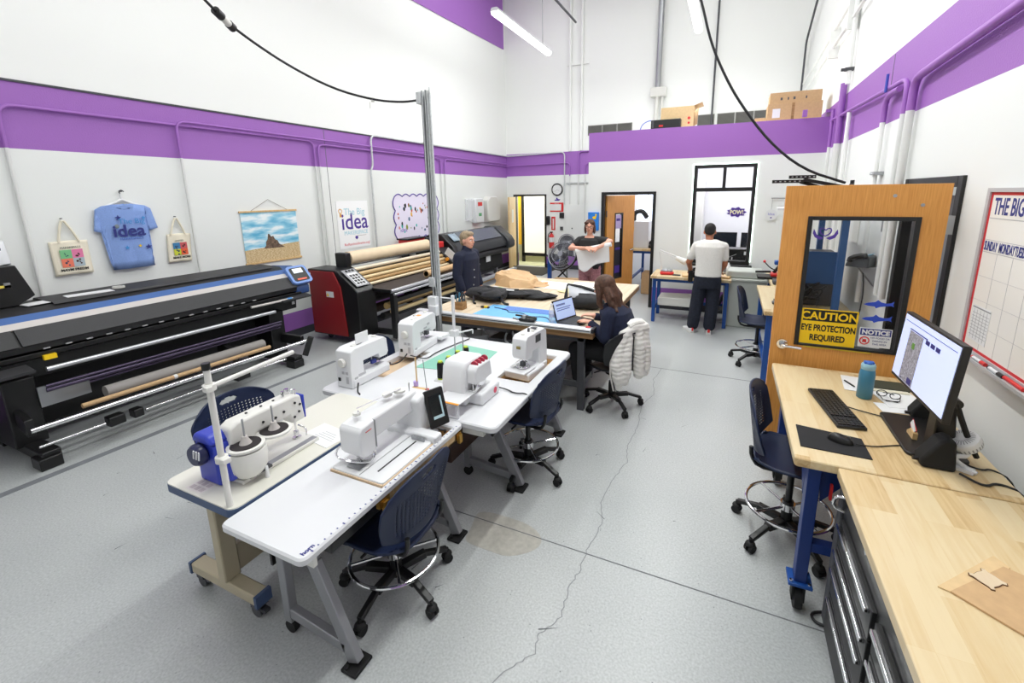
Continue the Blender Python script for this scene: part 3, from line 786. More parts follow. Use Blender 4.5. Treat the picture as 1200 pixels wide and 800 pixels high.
obj('hanging_cord', MB().tube([(X0 + .012, 4.07, 1.965), (X0 + .008, 4.35, 2.12), (X0 + .012, 4.64, 1.965)], .003, 6), mat('cord_grey', '8a8078', .8), t)

# ---- poster
t = thing('poster', 'white poster with large purple lettering and a light bulb drawing', 'poster', (X0, 5.93, 1.24))
obj('sheet', MB().box(X0, X0 + .003, 5.57, 6.29, 1.25, 2.07), mat('poster_paper', 'fbfbfd', .5), t)
text('lettering', 'The Big', .165, (X0 + .004, 5.72, 1.83), '+x', mat('pale_cyan_ink', 'a9d3e2', .6), t, sx=.95)
text('lettering', 'idea', .40, (X0 + .004, 5.64, 1.585), '+x', M_ink, t, bold=.003, sx=.96)
text('lettering', 'MAKERSPACE', .10, (X0 + .004, 5.69, 1.485), '+x', MATS['pale_cyan_ink'], t, sx=.92)
text('lettering', 'RioRanchoLibraries.org!', .062, (X0 + .004, 5.67, 1.30), '+x', mat('red_ink', 'd8474f', .6), t)
obj('bulb_drawing', MB().ring((X0 + .004, 5.645, 1.90), .035, .007, (1, 0, 0), 20, 4).box(X0 + .003, X0 + .006, 5.625, 5.665, 1.80, 1.855), mat('ochre_ink', 'e0a850', .6), t)
obj('emblem', MB().prism([(5.94, 1.455), (5.99, 1.455), (6.0, 1.42), (5.965, 1.39), (5.93, 1.42)], 'x', X0 + .003, X0 + .005), M_ink, t)
obj('fine_print', MB().box(X0 + .003, X0 + .004, 5.98, 6.2, 1.455, 1.46), MATS['cord_grey'], t)

# ---- scalloped banner
t = thing('banner', 'pale lilac banner with a purple scalloped border and small drawings', 'banner', (X0, 7.7, 1.22))
bo = []
y0, y1, z0, z1 = 7.03, 8.42, 1.30, 2.13
def scal(a, b_, n, amp, horizontal, sgn, fixed):
    for k in range(n):
        for j in range(6):
            u = (k + j / 6) / n; v = a + (b_ - a) * u; q = fixed + sgn * amp * abs(math.sin(PI * j / 6))
            bo.append((v, q) if horizontal else (q, v))
scal(y0, y1, 6, .05, True, 1, z1); scal(z1, z0, 3, .06, False, 1, y1); scal(y1, y0, 6, .04, True, -1, z0); scal(z0, z1, 3, .06, False, -1, y0)
obj('cloth', MB().prism(bo, 'x', X0, X0 + .004), mat('pale_lilac_cloth', 'e9e2f5', .8), t)
mb = MB().tube([(X0 + .006, y, z) for y, z in bo + bo[:1]], .011, 5)
obj('scalloped_border', mb, M_ink, t)
rs = random.Random(5); cols = ['b3543a', '2c2a33', 'e6b43c', '3fb8b0', 'd1674a', '2c2a33', '55708f', '8a9a3a']
for k in range(46):
    a, c_ = rs.uniform(7.1, 8.3), rs.uniform(1.38, 1.98); cc = cols[k % 8]; q = rs.uniform(.014, .034)
    obj('small_drawing', MB().lathe([(q, X0 + .004), (q * .8, X0 + .006)], (0, a, c_), 7, 'x', 1, rs.uniform(.9, 1.9)), mat('draw_' + cc, cc, .8), t)
text('lettering', 'idea', .13, (X0 + .005, 7.14, 1.42), '+x', mat('lilac_ink', '8d7cc4', .7), t, bold=.001)

# ---- glove and wipe dispensers
t = thing('dispenser', 'clear acrylic glove dispenser leftmost of the wall dispensers', 'dispenser', (X0, 9.75, 1.5))
obj('box', MB().box(X0, X0 + .10, 9.6, 9.84, 1.5, 2.05), M_clear, t, bev=.02)
t = thing('dispenser', 'white paper dispenser above the dark printer with a red dish', 'dispenser', (X0, 10.1, 1.38))
obj('box', MB().box(X0, X0 + .14, 9.92, 10.34, 1.42, 2.06), M_white, t, bev=.03)
obj('label', MB().box(X0 + .14, X0 + .142, 10.02, 10.24, 1.86, 1.96), M_bred, t)
obj('print', MB().box(X0 + .14, X0 + .142, 10.05, 10.2, 1.6, 1.68), mat('green_print', '58a06a', .6), t)
tag(obj('dish', MB().lathe([(.03, 0), (.11, .03), (.12, .07), (.10, .06)], (X0 + .12, 10.14, 1.16), 16), M_bred), 'red dish under the white paper dispenser', 'dish')
tag(obj('dispenser', MB().prism([(10.45, 1.5), (10.5, 1.42), (11.1, 1.42), (11.14, 1.5), (11.14, 1.85), (10.95, 2.1), (10.6, 2.1), (10.45, 2.0)], 'x', X0, X0 + .2), M_white2, bev=.03), 'large white hooded dispenser nearest the far corner', 'dispenser')

# ================================================================== WIDE FORMAT PRINTER (blue and silver stripe)
P1 = thing('wide_format_printer', 'long black roll printer with blue and silver stripe under the shirt', 'printer', (-5.5, 2.5, 0))
YA, YE = .55, 3.98
prof = [(-5.93, .90), (-5.93, 1.20), (-5.86, 1.245), (-5.48, 1.236), (-5.335, 1.145), (-5.285, 1.095), (-5.19, .97), (-5.20, .92), (-5.30, .90)]
obj('body', MB().prism(prof, 'y', YA, YE), M_black2, P1, bev=.006)
obj('top_cover', MB().prism([(-5.88, 1.243), (-5.86, 1.262), (-5.48, 1.255), (-5.46, 1.236)], 'y', 1.75, 3.85), M_char, P1)
def strip(a, b_, m, nm, y0=YA, y1=YE, th=.004):
    d = Vector((b_[0] - a[0], b_[1] - a[1])); nn = Vector((-d.y, d.x)).normalized() * -th
    if nn.x < 0: nn = -nn
    return obj(nm, MB().prism([a, b_, (b_[0] + nn.x, b_[1] + abs(nn.y)), (a[0] + nn.x, a[1] + abs(nn.y))], 'y', y0, y1), m, P1)
strip((-5.410, 1.192), (-5.335, 1.145), M_pblue, 'blue_stripe', th=.008)
strip((-5.335, 1.147), (-5.285, 1.103), M_silver, 'silver_stripe', th=.010)
strip((-5.285, 1.103), (-5.183, .975), M_char, 'front_cover', 1.42, YE, th=.012)
strip((-5.285, 1.103), (-5.183, .975), M_black2, 'left_cover', YA, 1.40, th=.012)
ea = math.atan2(-5.183 + 5.272, 1.09 - .975)
Rtxt = Matrix(((0, -math.sin(ea), math.cos(ea)), (1, 0, 0), (0, math.cos(ea), math.sin(ea))))
text('lettering', '00MkII', .075, (-5.208, 1.14, 1.022), Rtxt, M_white, P1, bold=.002, extr=.001)
text('lettering', 'Mimaki', .052, (-5.222, 3.62, 1.04), Rtxt, M_white, P1, bold=.001, extr=.001)
# right hand control pod
obj('end_housing', MB().prism([(-5.9, .88), (-5.9, 1.2), (-5.5, 1.22), (-5.34, 1.13), (-5.21, .96), (-5.21, .86)], 'y', YE, 4.19), mat('pod_blue', '2c4a80', .4), P1, bev=.02)
pod = obj('control_pod', MB().prism(rrect(0, .27, 0, .30, .05), 'z', 0, .05), mat('pod_rim_blue', '6c8fd0', .4), P1)
POD = Matrix.Translation(Vector((-5.365, 3.93, 1.205)) - woff(P1)) @ Matrix(((math.sin(ea), 0, math.cos(ea)), (0, 1, 0), (-math.cos(ea), 0, math.sin(ea)))).to_4x4()
pod.data.transform(Matrix.Translation(woff(P1))); pod.matrix_local = POD
pd = [('screen', MB().box(.045, .115, .08, .22, .052, .056), mat('lcd', 'cfd8e2', .2, emit=.4)), ('keypad', MB().prism(rrect(.03, .24, .035, .265, .03), 'z', .05, .0522), M_black2), ('red_key', MB().box(.20, .222, .08, .22, .052, .056), mat('red_key', 'e0583a', .4, emit=.3))]
for nm, q, m in pd:
    o = obj(nm, q, m, P1); o.data.transform(Matrix.Translation(woff(P1))); o.matrix_local = POD
obj('lower_housing', MB().prism([(-5.85, .66), (-5.85, .90), (-5.2, .90), (-5.2, .86), (-5.32, .82), (-5.34, .66)], 'y', YA, 4.05), M_black, P1, bev=.005)
obj('shelf_tray', MB().obox((-5.16, 3.9, .85), (.14, .42, .02), (0, .15, 0)), M_char, P1)
obj('shelf_tray', MB().obox((-5.13, 1.25, .80), (.16, .34, .025), (0, .15, 0)), M_char, P1)
mb = MB()
for k in range(14):
    y = 1.53 + k * .14; mb.box(-5.180, -5.166, y, y + .042, .925, .934)
obj('clips', mb, mat('dull_clip', 'a4a4a6', .5), P1)
obj('warning_label', MB().box(-5.20, -5.165, 1.52, 1.60, .83, .87), M_yel, P1)
obj('power_switch', MB().box(-5.34, -5.325, 3.98, 4.02, .72, .76), M_white, P1)
obj('feed_bar', MB().cyl((-5.18, 1.52, .748), (-5.18, 3.62, .725), .022, n=16), mat('satin_aluminium', 'c8cace', .3, .8), P1)
obj('feed_bar', MB().cyl((-5.14, 3.30, .86), (-5.14, 3.86, .85), .014), M_silver, P1)
obj('end_cap', MB().cyl((-5.14, 3.78, .852), (-5.14, 3.84, .85), .02, n=10), mat('cap_blue', '3f86c8', .4), P1)
for z, x, r in ((.60, -5.2, .012), (.56, -5.22, .02), (.52, -5.24, .012)):
    obj('guide_rail', MB().cyl((x, 1.5, z), (x, 3.7, z - .03), r, n=10), mat('dull_purple_steel', '5a5068', .35, .6), P1)
obj('media_curtain', MB().box(-5.60, -5.55, 1.45, 3.60, .16, .68), M_rub, P1)
for y in (1.36, 3.68):
    obj('leg', MB().box(-5.62, -5.25, y - .10, y + .10, .12, .70).box(-5.85, -4.93, y - .06, y + .06, .05, .14), M_black, P1, bev=.01)
    obj('foot', MB().box(-5.06, -4.90, y - .09, y + .05, 0, .10).box(-5.88, -5.75, y - .05, y + .05, 0, .06), M_black, P1, bev=.008)
obj('take_up_arm', MB().beam((-5.25, 3.72, .34), (-4.92, 3.76, .33), .05, .12).beam((-4.93, 3.78, .12), (-4.86, 3.84, .36), .05, .07).beam((-5.25, 1.32, .38), (-4.93, 1.28, .38), .05, .14), M_black, P1, bev=.006)
obj('chrome_bar', MB().cyl((-4.90, 1.27, .365), (-4.90, 3.84, .315), .021, n=16), M_chrome, P1)
obj('lower_rod', MB().cyl((-4.93, 1.30, .20), (-4.93, 1.72, .195), .012).cyl((-4.93, 2.02, .19), (-4.93, 2.86, .18), .012).cyl((-4.93, 3.05, .175), (-4.93, 3.5, .165), .012), M_chrome, P1)
obj('rod_bracket', MB().box(-5.0, -4.90, 1.74, 1.86, .15, .24).box(-5.0, -4.9, 1.92, 2.0, .15, .23).box(-5.0, -4.9, 2.88, 3.03, .12, .2), M_black, P1, bev=.01)
obj('cover_plate', MB().box(-5.24, -5.22, 1.45, 1.78, .42, .60), M_steel, P1)
obj('crossbar', MB().box(-5.68, -5.61, 1.36, 3.68, .22, .30), M_black, P1)
obj('crossbar', MB().beam((-5.35, 3.0, .45), (-5.05, 3.0, .35), .05, .12), M_black, P1)
t = thing('media_roll', 'grey media roll on a brown core slung low in the long printer', 'roll', (-5.05, 2.5, .3))
obj('roll', MB().cyl((-5.08, 1.82, .43), (-5.08, 3.34, .40), .055, n=20), mat('grey_media', '8f8b88', .7), t)
obj('core', MB().cyl((-4.99, 1.62, .40), (-4.99, 3.36, .365), .022, n=14), M_card, t)
obj('white_tube', MB().cyl((-4.97, 2.75, .30), (-4.97, 3.25, .285), .016, n=12), M_white, t)
obj('tape_band', MB().cyl((-4.99, 2.32, .386), (-4.99, 2.35, .386), .024, n=14).cyl((-4.99, 2.62, .38), (-4.99, 2.64, .38), .024, n=14), M_paper, t)
# ink rack and bottle at the frame's left edge
t = thing('ink_unit', 'black ink supply unit standing on the printer at the left frame edge', 'ink unit', (-5.7, 1.2, 1.25))
obj('case', MB().prism([(1.0, 1.245), (1.58, 1.245), (1.70, 1.32), (1.66, 1.46), (1.62, 1.60), (1.0, 1.60)], 'x', -5.90, -5.62), M_black, t, bev=.008)
obj('ink_cartridge', MB().box(-5.62, -5.60, 1.35, 1.56, 1.42, 1.44), mat('yellow_tab', 'e8d25a', .5), t)
obj('latch', MB().box(-5.62, -5.60, 1.52, 1.56, 1.42, 1.46), M_steel, t)
obj('cyan_mark', MB().box(-5.62, -5.605, 1.3, 1.36, 1.33, 1.36), mat('cyan_mark', '35a8e0', .5), t)
t = thing('ink_pouch', 'crumpled clear white ink pouch on top of the black ink unit', 'pouch', (-5.75, 1.55, 1.6))
obj('pouch', MB().grid(lambda u, v: (-5.76 + .05 * math.cos(2 * PI * u) * (1 - .75 * v ** 3), 1.55 + .09 * math.sin(2 * PI * u) * (1 - .15 * v) , 1.601 + .20 * v + .01 * math.sin(12 * u)), 20, 8), mat('pouch_film', 'e4e6ea', .25), t)
obj('label', MB().box(-5.712, -5.708, 1.52, 1.545, 1.73, 1.755).box(-5.712, -5.708, 1.56, 1.585, 1.73, 1.755), M_black, t)
t = thing('paper_sheets', 'white printed sheets lying on top of the long printer', 'paper', (-5.6, 1.85, 1.245))
obj('sheet', MB().obox((-5.60, 1.80, 1.251), (.16, .42, .004), (0, 0, .1)), M_paper, t)
obj('sheet', MB().obox((-5.62, 2.06, 1.2595), (.14, .34, .005), (0, 0, -.12)), M_paper, t)
obj('tape_ring', MB().lathe([(.05, .0), (.05, .018), (.035, .018), (.035, .0)], (-5.64, 2.3, 1.264), 20), M_white2, t)

# ================================================================== HEAT CALENDER (red side panel)
P2 = thing('heat_press', 'red and black rotary heat press with a kraft roll on top', 'heat press', (-5.0, 5.9, 0))
cab = [(-5.70, .10), (-5.70, 1.10), (-5.15, 1.10), (-5.10, 1.08), (-4.80, .86), (-4.74, .80), (-4.74, .10)]
obj('side_cabinet', MB().prism(cab, 'y', 4.58, 4.93), M_black, P2, bev=.012)
obj('red_panel', MB().prism([(-5.67, .125), (-5.67, 1.075), (-5.17, 1.075), (-5.05, .86), (-4.99, .125)], 'y', 4.56, 4.585), M_red, P2, bev=.004)
obj('warning_label', MB().box(-5.33, -5.19, 4.553, 4.561, .70, .785), M_paper, P2)
obj('warning_symbol', MB().prism([(-5.325, .715), (-5.275, .715), (-5.30, .765)], 'y', 4.550, 4.554), M_yel, P2)
obj('switch_dot', MB().box(-5.66, -5.62, 4.553, 4.561, 1.02, 1.05), M_white, P2)
cp = MB()
u = Vector((.30, 0, -.22)).normalized(); nrm = Vector((.22, 0, .30)).normalized()
c0 = Vector((-5.085, 4.63, 1.075)) + nrm * .014
def pl(a0, a1, b0, b1, h0, h1):
    return [tuple(c0 + u * a + Vector((0, 1, 0)) * b_ + nrm * h) for h in (h0, h1) for a, b_ in ((a0, b0), (a1, b0), (a1, b1), (a0, b1))]
BX = [(0, 3, 2, 1), (4, 5, 6, 7), (0, 1, 5, 4), (1, 2, 6, 5), (2, 3, 7, 6), (3, 0, 4, 7)]
obj('control_panel', MB().add(pl(0, .36, 0, .24, 0, .008), BX), M_gsteel, P2)
obj('keypad', MB().add(pl(.08, .34, .03, .21, .008, .012), BX), M_white, P2)
mb = MB()
for i in range(4):
    for j in range(3): mb.add(pl(.12 + i * .055, .16 + i * .055, .045 + j * .055, .085 + j * .055, .012, .015), BX)
for j in range(3): mb.add(pl(.02, .05, .05 + j * .06, .08 + j * .06, .008, .02), BX)
obj('keys', mb, M_black, P2)
obj('far_cabinet', MB().prism([(-5.70, .10), (-5.70, 1.12), (-5.15, 1.12), (-4.72, .80), (-4.72, .10)], 'y', 7.12, 7.42), M_black, P2, bev=.012)
obj('far_label', MB().add([tuple(Vector(p) + Vector((0, 2.52, .06))) for p in pl(.12, .32, -.02, -.012, -.05, .10)], BX), M_white, P2)
obj('stop_button', MB().cyl((-4.93, 7.08, .93), (-4.93, 7.12, .93), .035, n=14), M_orange, P2)
obj('roller_bracket', MB().box(-5.42, -5.2, 4.86, 4.96, 1.06, 1.31).box(-5.42, -5.2, 7.06, 7.14, 1.06, 1.33), M_black, P2, bev=.01)
obj('main_drum', MB().cyl((-5.32, 4.9, .72), (-5.32, 7.14, .72), .30, n=36), mat('dark_drum', '3c3834', .35, .6), P2)
for x, z, r, m in ((-5.13, 1.06, .03, 'e9dcc4'), (-5.07, .99, .035, 'c9ab7c'), (-5.02, .93, .03, 'e0c89c'), (-5.17, 1.13, .012, '3a3a3a'), (-4.99, .875, .03, 'b08c5c'), (-4.93, .835, .025, 'e8d6b4')):
    obj('roller', MB().cyl((x, 4.92, z), (x, 7.13, z), r, n=16), mat('roller_' + m, m, .35, .2), P2)
obj('feed_belt', MB().box(-4.98, -4.42, 4.93, 7.2, .775, .80), mat('brown_black_belt', '3a312d', .75, noise=.15, nscale=60), P2)
obj('table_side', MB().beam((-5.0, 4.90, .795), (-4.40, 4.90, .785), .05, .05), M_black, P2, bev=.006)
obj('front_rail', MB().cyl((-4.40, 4.88, .785), (-4.40, 7.22, .785), .030, n=16).cyl((-4.36, 4.90, .74), (-4.36, 7.2, .74), .018, n=12), mat('satin_aluminium'), P2)
for y in (4.95, 7.12):
    obj('leg', MB().box(-4.46, -4.38, y - .04, y + .04, .06, .75), M_black, P2, bev=.005)
obj('lower_frame', MB().box(-5.6, -4.38, 4.93, 4.99, .10, .17).box(-4.46, -4.40, 4.95, 7.15, .12, .20).box(-4.45, -4.40, 4.95, 7.15, .60, .66), M_black, P2)
for x, z, r, c_ in ((-4.62, .52, .05, 'c0a26e'), (-4.52, .44, .035, 'd8c090'), (-4.70, .36, .05, '2a2a2c'), (-4.9, .45, .07, '45332c'), (-4.86, .28, .05, '33343a')):
    obj('lower_roller', MB().cyl((x, 5.0, z), (x, 7.1, z), r, n=16), mat('roller_' + c_, c_, .4, .2), P2)
for x, y in ((-5.55, 4.75), (-4.85, 4.75), (-5.55, 7.27), (-4.85, 7.27)):
    w_ = obj('caster', MB().cyl((x, y - .02, .045), (x, y + .02, .045), .045, n=16).box(x - .03, x + .03, y - .035, y + .035, .07, .105), M_dsteel, P2)
t = thing('paper_roll', 'thick roll of pale kraft paper across the top of the heat press', 'paper roll', (-5.31, 5.95, 1.1))
obj('roll', MB().cyl((-5.31, 4.99, 1.21), (-5.31, 6.98, 1.21), .105, n=32), M_roll, t)
obj('core', MB().cyl((-5.31, 4.94, 1.21), (-5.31, 7.06, 1.21), .045, n=18), M_card, t)
tag(obj('cardboard_tube', MB().lathe([(.055, 0), (.055, 1.2), (.044, 1.2), (.044, .02), (.044, 0)], (-4.55, 5.92, .862), 22, 'y'), M_kraft), 'kraft cardboard tube resting on the heat press table behind the post', 'tube')
t = thing('tool_case', 'red case behind the kraft roll under the banner', 'case', (-5.75, 6.9, 1.0))
obj('case_body', MB().box(-5.95, -5.72, 6.92, 7.50, 1.08, 1.29), M_bred, t, bev=.015)
obj('lid', MB().box(-5.97, -5.70, 6.90, 7.52, 1.29, 1.315), M_black, t)
obj('stand', MB().box(-5.92, -5.76, 7.45, 7.5, 0, 1.08).box(-5.92, -5.76, 6.95, 7.0, 0, 1.08), M_black, t)
t = thing('machine_clamp', 'red machine clamp at the far end of the kraft roll', 'clamp', (-5.3, 7.3, 1.12))
obj('red_block', MB().box(-5.35, -5.2, 7.16, 7.40, 1.12, 1.24), M_bred, t, bev=.015)
obj('black_lever', MB().tube([(-5.3, 7.18, 1.24), (-5.34, 7.2, 1.34), (-5.4, 7.22, 1.38)], .02, 8, 1), M_black, t)

# ================================================================== DARK PRINTER at the back
P3 = thing('plotter_printer', 'dark roll printer on a stand near the far corner', 'printer', (-5.4, 8.9, 0))
pp = [(-5.80, .84), (-5.80, 1.22), (-5.62, 1.34), (-5.35, 1.34), (-5.10, 1.12), (-5.02, 1.0), (-5.02, .90), (-5.12, .84)]
obj('body', MB().prism(pp, 'y', 7.62, 10.0), mat('printer_charcoal', '2b2d31', .4), P3, bev=.015)
obj('window_panel', MB().prism([(-5.36, 1.345), (-5.10, 1.125), (-5.085, 1.14), (-5.34, 1.36)], 'y', 7.95, 9.7), mat('printer_grey_glass', '5a6068', .25), P3)
obj('left_end_cover', MB().prism([(-5.86, .80), (-5.86, 1.22), (-5.64, 1.36), (-5.33, 1.36), (-5.06, 1.12), (-5.0, .98), (-5.14, .78)], 'y', 7.5, 7.66), M_black, P3, bev=.02)
obj('control_screen', MB().add([(-5.31, 7.70, 1.345), (-5.31, 7.95, 1.345), (-5.15, 7.95, 1.21), (-5.15, 7.70, 1.21)], [(0, 1, 2, 3)]), mat('pale_screen', '9fb2c0', .2), P3, solid=.01)
obj('right_end_cover', MB().prism([(-5.86, .80), (-5.86, 1.22), (-5.64, 1.36), (-5.33, 1.36), (-5.02, 1.12), (-4.94, 1.0), (-4.94, .86), (-5.06, .80)], 'y', 9.82, 10.15), MATS['printer_charcoal'], P3, bev=.03)
obj('badge', MB().box(-5.5, -5.44, 8.65, 8.75, 1.342, 1.347), M_silver, P3)
obj('roller_beam', MB().cyl((-5.08, 7.66, .82), (-5.08, 9.9, .80), .07, n=18), M_black, P3)
obj('output_basket', MB().prism([(-5.6, .84), (-5.14, .80), (-5.1, .45), (-5.3, .32), (-5.55, .4)], 'y', 7.75, 9.75), M_rub, P3)
obj('label', MB().box(-5.095, -5.088, 8.9, 9.1, .60, .74).box(-5.1, -5.09, 8.45, 8.6, .58, .62), M_paper, P3)
for y in (7.7, 9.95):
    obj('leg', MB().box(-5.45, -5.37, y - .04, y + .04, .08, .84).box(-5.75, -4.85, y - .04, y + .04, .06, .12), M_gsteel if y > 9 else M_black, P3, bev=.005)
obj('take_up_bar', MB().cyl((-4.88, 7.6, .30), (-4.88, 10.0, .30), .045, n=18), mat('satin_aluminium'), P3)
obj('brown_core', MB().cyl((-4.95, 7.7, .22), (-4.95, 9.9, .22), .03, n=14), M_card, P3)
obj('bar_arm', MB().beam((-4.88, 9.95, .08), (-4.88, 9.98, .36), .05, .08).beam((-4.88, 7.64, .08), (-4.88, 7.62, .36), .05, .08).box(-5.4, -5.36, 7.7, 9.95, .10, .14), M_black, P3)

# ================================================================== STOOLS
M_perf = mat('perforated_blue_plastic', '101f40', .5)
nt, b = nodes(M_perf)
tc = nt.nodes.new('ShaderNodeTexCoord'); sp_ = nt.nodes.new('ShaderNodeSeparateXYZ'); nt.links.new(tc.outputs['UV'], sp_.inputs[0])
def mnode(op, a=None, b_=None, v0=None, v1=None):
    m_ = nt.nodes.new('ShaderNodeMath'); m_.operation = op
    if a is not None: nt.links.new(a, m_.inputs[0])
    if b_ is not None: nt.links.new(b_, m_.inputs[1])
    if v0 is not None: m_.inputs[0].default_value = v0
    if v1 is not None: m_.inputs[1].default_value = v1
    return m_.outputs[0]
fx = mnode('FRACT', mnode('MULTIPLY', sp_.outputs[0], v1=24)); fy = mnode('FRACT', mnode('MULTIPLY', sp_.outputs[1], v1=20))
dx = mnode('POWER', mnode('SUBTRACT', fx, v1=.5), v1=2); dy = mnode('POWER', mnode('SUBTRACT', fy, v1=.5), v1=2)
hole = mnode('LESS_THAN', mnode('ADD', dx, dy), v1=.085)
inx = mnode('MULTIPLY', mnode('GREATER_THAN', sp_.outputs[0], v1=.11), mnode('LESS_THAN', sp_.outputs[0], v1=.89))
iny = mnode('MULTIPLY', mnode('GREATER_THAN', sp_.outputs[1], v1=.12), mnode('LESS_THAN', sp_.outputs[1], v1=.76))
al = mnode('SUBTRACT', v0=1.0, b_=mnode('MULTIPLY', hole, mnode('MULTIPLY', inx, iny)))
nt.links.new(al, b.inputs['Alpha'])

def shell(name, fn, nu, nv, skip, m, parent, th=.012):
    mb = MB().grid(fn, nu, nv, skip)
    o = obj(name, mb, m, parent, solid=th, ang=180, fix=False)
    uv = o.data.uv_layers.new(name='UVMap')
    for p in o.data.polygons:
        for li in p.loop_indices:
            vi = o.data.loops[li].vertex_index
            uv.data[li].uv = ((vi % (nu + 1)) / nu, (vi // (nu + 1)) / nv)
    return o
def make_stool(label, group=None, seat_z=.52, ringz=.22, chrome_ring=True, name='drafting_stool', back=True):
    """faces local +x, backrest on the -x side"""
    t = thing(name, label, 'stool', (0, 0, 0), group)
    for k in range(5):
        a = 2 * PI * k / 5 + .35
        c, s_ = math.cos(a), math.sin(a)
        obj('base_leg', MB().beam((c * .03, s_ * .03, .115), (c * .17, s_ * .17, .125), .048, .038).beam((c * .16, s_ * .16, .127), (c * .30, s_ * .30, .085), .036, .026), M_black, t, bev=.006)
        cs = obj('caster', MB().cyl((c * .30 - s_ * .024, s_ * .30 + c * .024, .028), (c * .30 - s_ * .006, s_ * .30 + c * .006, .028), .028, n=16).cyl((c * .30 + s_ * .024, s_ * .30 - c * .024, .028), (c * .30 + s_ * .006, s_ * .30 - c * .006, .028), .028, n=16).cyl((c * .30, s_ * .30, .03), (c * .30, s_ * .30, .09), .011, n=8).ell((c * .30, s_ * .30, .052), (.03, .03, .02), 12, 6), M_rub, t)
    obj('gas_column', MB().cyl((0, 0, .08), (0, 0, .26), .032, n=18).cyl((0, 0, .26), (0, 0, seat_z - .06), .02, n=14), M_black, t)
    fr = MB().ring((0, 0, ringz), .235, .010, (0, 0, 1), 48, 8).cyl((0, 0, ringz - .02), (0, 0, ringz + .025), .042, n=18)
    for k in range(4):
        a = PI / 4 + k * PI / 2; fr.cyl((.03 * math.cos(a), .03 * math.sin(a), ringz), (.235 * math.cos(a), .235 * math.sin(a), ringz), .008, n=8)
    if chrome_ring: obj('foot_ring', fr, M_chrome, t)
    obj('seat_mechanism', MB().box(-.12, .10, -.08, .08, seat_z - .075, seat_z - .035).cyl((.02, .08, seat_z - .05), (.02, .22, seat_z - .055), .008, n=8), M_black, t, bev=.008)
    def sf(u, v):
        x = (u - .5) * .44; y = (v - .5) * .46
        q = 1 - .12 * (abs(2 * u - 1) ** 6 * abs(2 * v - 1) ** 2 + abs(2 * v - 1) ** 6 * abs(2 * u - 1) ** 2)
        return (x * q, y * q, seat_z - .02 + .03 * (abs(2 * v - 1) ** 3) - (.035 * max(0, u - .7) / .3) + .02 * max(0, .3 - u) / .3)
    shell('seat', sf, 24, 24, None, M_blue, t, .018)
    if back:
        def bf(u, v):
            U = 2 * u - 1
            wd = .215 + .070 * math.sin(PI * min(1, .10 + v * .60))
            if v > .8: wd *= (1 - 1.6 * (v - .8) ** 1.6)
            z = seat_z + .04 + .38 * v - .07 * abs(U) ** 3 * v + .05 * abs(U) ** 3 * (1 - v)
            x = -.215 - .055 * v + .075 * U * U * (1 - .2 * v) - .02 * (1 - v) * 0
            return (x, U * wd, z)
        shell('backrest', bf, 80, 60, lambda u, v: ((u - .5) / .11) ** 2 + ((v - .86) / .052) ** 2 < 1, M_perf, t, .012)
        obj('back_support', MB().tube([(-.05, .12, seat_z - .05), (-.18, .14, seat_z - .045), (-.218, .15, seat_z + .02), (-.222, .15, seat_z + .08)], .012, 8, 1).tube([(-.05, -.12, seat_z - .05), (-.18, -.14, seat_z - .045), (-.218, -.15, seat_z + .02), (-.222, -.15, seat_z + .08)], .012, 8, 1), M_black, t)
    return t
G_ST = 'blue perforated drafting stools'
stool = make_stool('blue drafting stool under the front sewing table with chrome foot ring', G_ST)
stool.location = (-1.55, 1.59, -.0); stool.rotation_euler = (0, 0, PI + .03)
dup(stool, (-1.31, 2.86, 0), PI - .06, 'blue drafting stool at the serger table beside the cutting table leg')
dup(stool, (-2.74, 1.69, 0), .05, 'blue drafting stool behind the blue-motored industrial sewing machine')
dup(stool, (-2.86, 3.12, -.0), .1, 'blue drafting stool glimpsed between the two small white sewing machines')
s5 = dup(stool, (.47, 2.86, 0), -.15, 'blue drafting stool tucked under the computer desk')
s6 = dup(stool, (.44, 6.05, 0), -.1, 'blue drafting stool at the far workbench beside the grey bin')

def seat_height(st_, dz):
    for c_ in st_.children:
        if c_.name.split('.')[0] in ('seat', 'backrest', 'back_support', 'seat_mechanism'): c_.location.z += dz
kids = [q for q in COL.objects if q.name.startswith('drafting_stool')]
for q, dz in zip(kids, (-.10, -.01, -.075, -.14, .04, .03)): seat_height(q, dz)
# ================================================================== TABLES
def a_leg(y, x0, x1, m, par, top=.72):
    """end frame: upright at x0, slanted strut to a foot at x1, low rail between"""
    mb = MB().beam((x0, y, .07), (x0, y, top), .045, .05, (1, 0, 0)).beam((x0 + (x1 - x0) * .30, y, top), (x0 + (x1 - x0) * .52, y, .48), .04, .07, (1, 0, 0)).beam((x0 + (x1 - x0) * .52, y, .50), (x1, y, .03), .04, .07, (1, 0, 0)).beam((x0, y, .13), (x1 - (x1 - x0) * .1, y, .09), .04, .055, (0, 0, 1)).beam((x0, y, top - .02), (x1 - (x1 - x0) * .25, y, top - .02), .05, .04)
    l = obj('leg', mb, m, par, bev=.005)
    obj('foot', MB().box(x1 - .045, x1 + .045, y - .055, y + .055, 0, .018).cyl((x1 - .02, y - .04, .018), (x1 - .02, y - .04, .03), .012, n=8).cyl((x1 - .02, y + .04, .018), (x1 - .02, y + .04, .03), .012, n=8), M_rub, l, bev=.008)
    obj('caster', MB().cyl((x0, y - .015, .035), (x0, y + .015, .035), .035, n=16), M_rub, l)
    return l
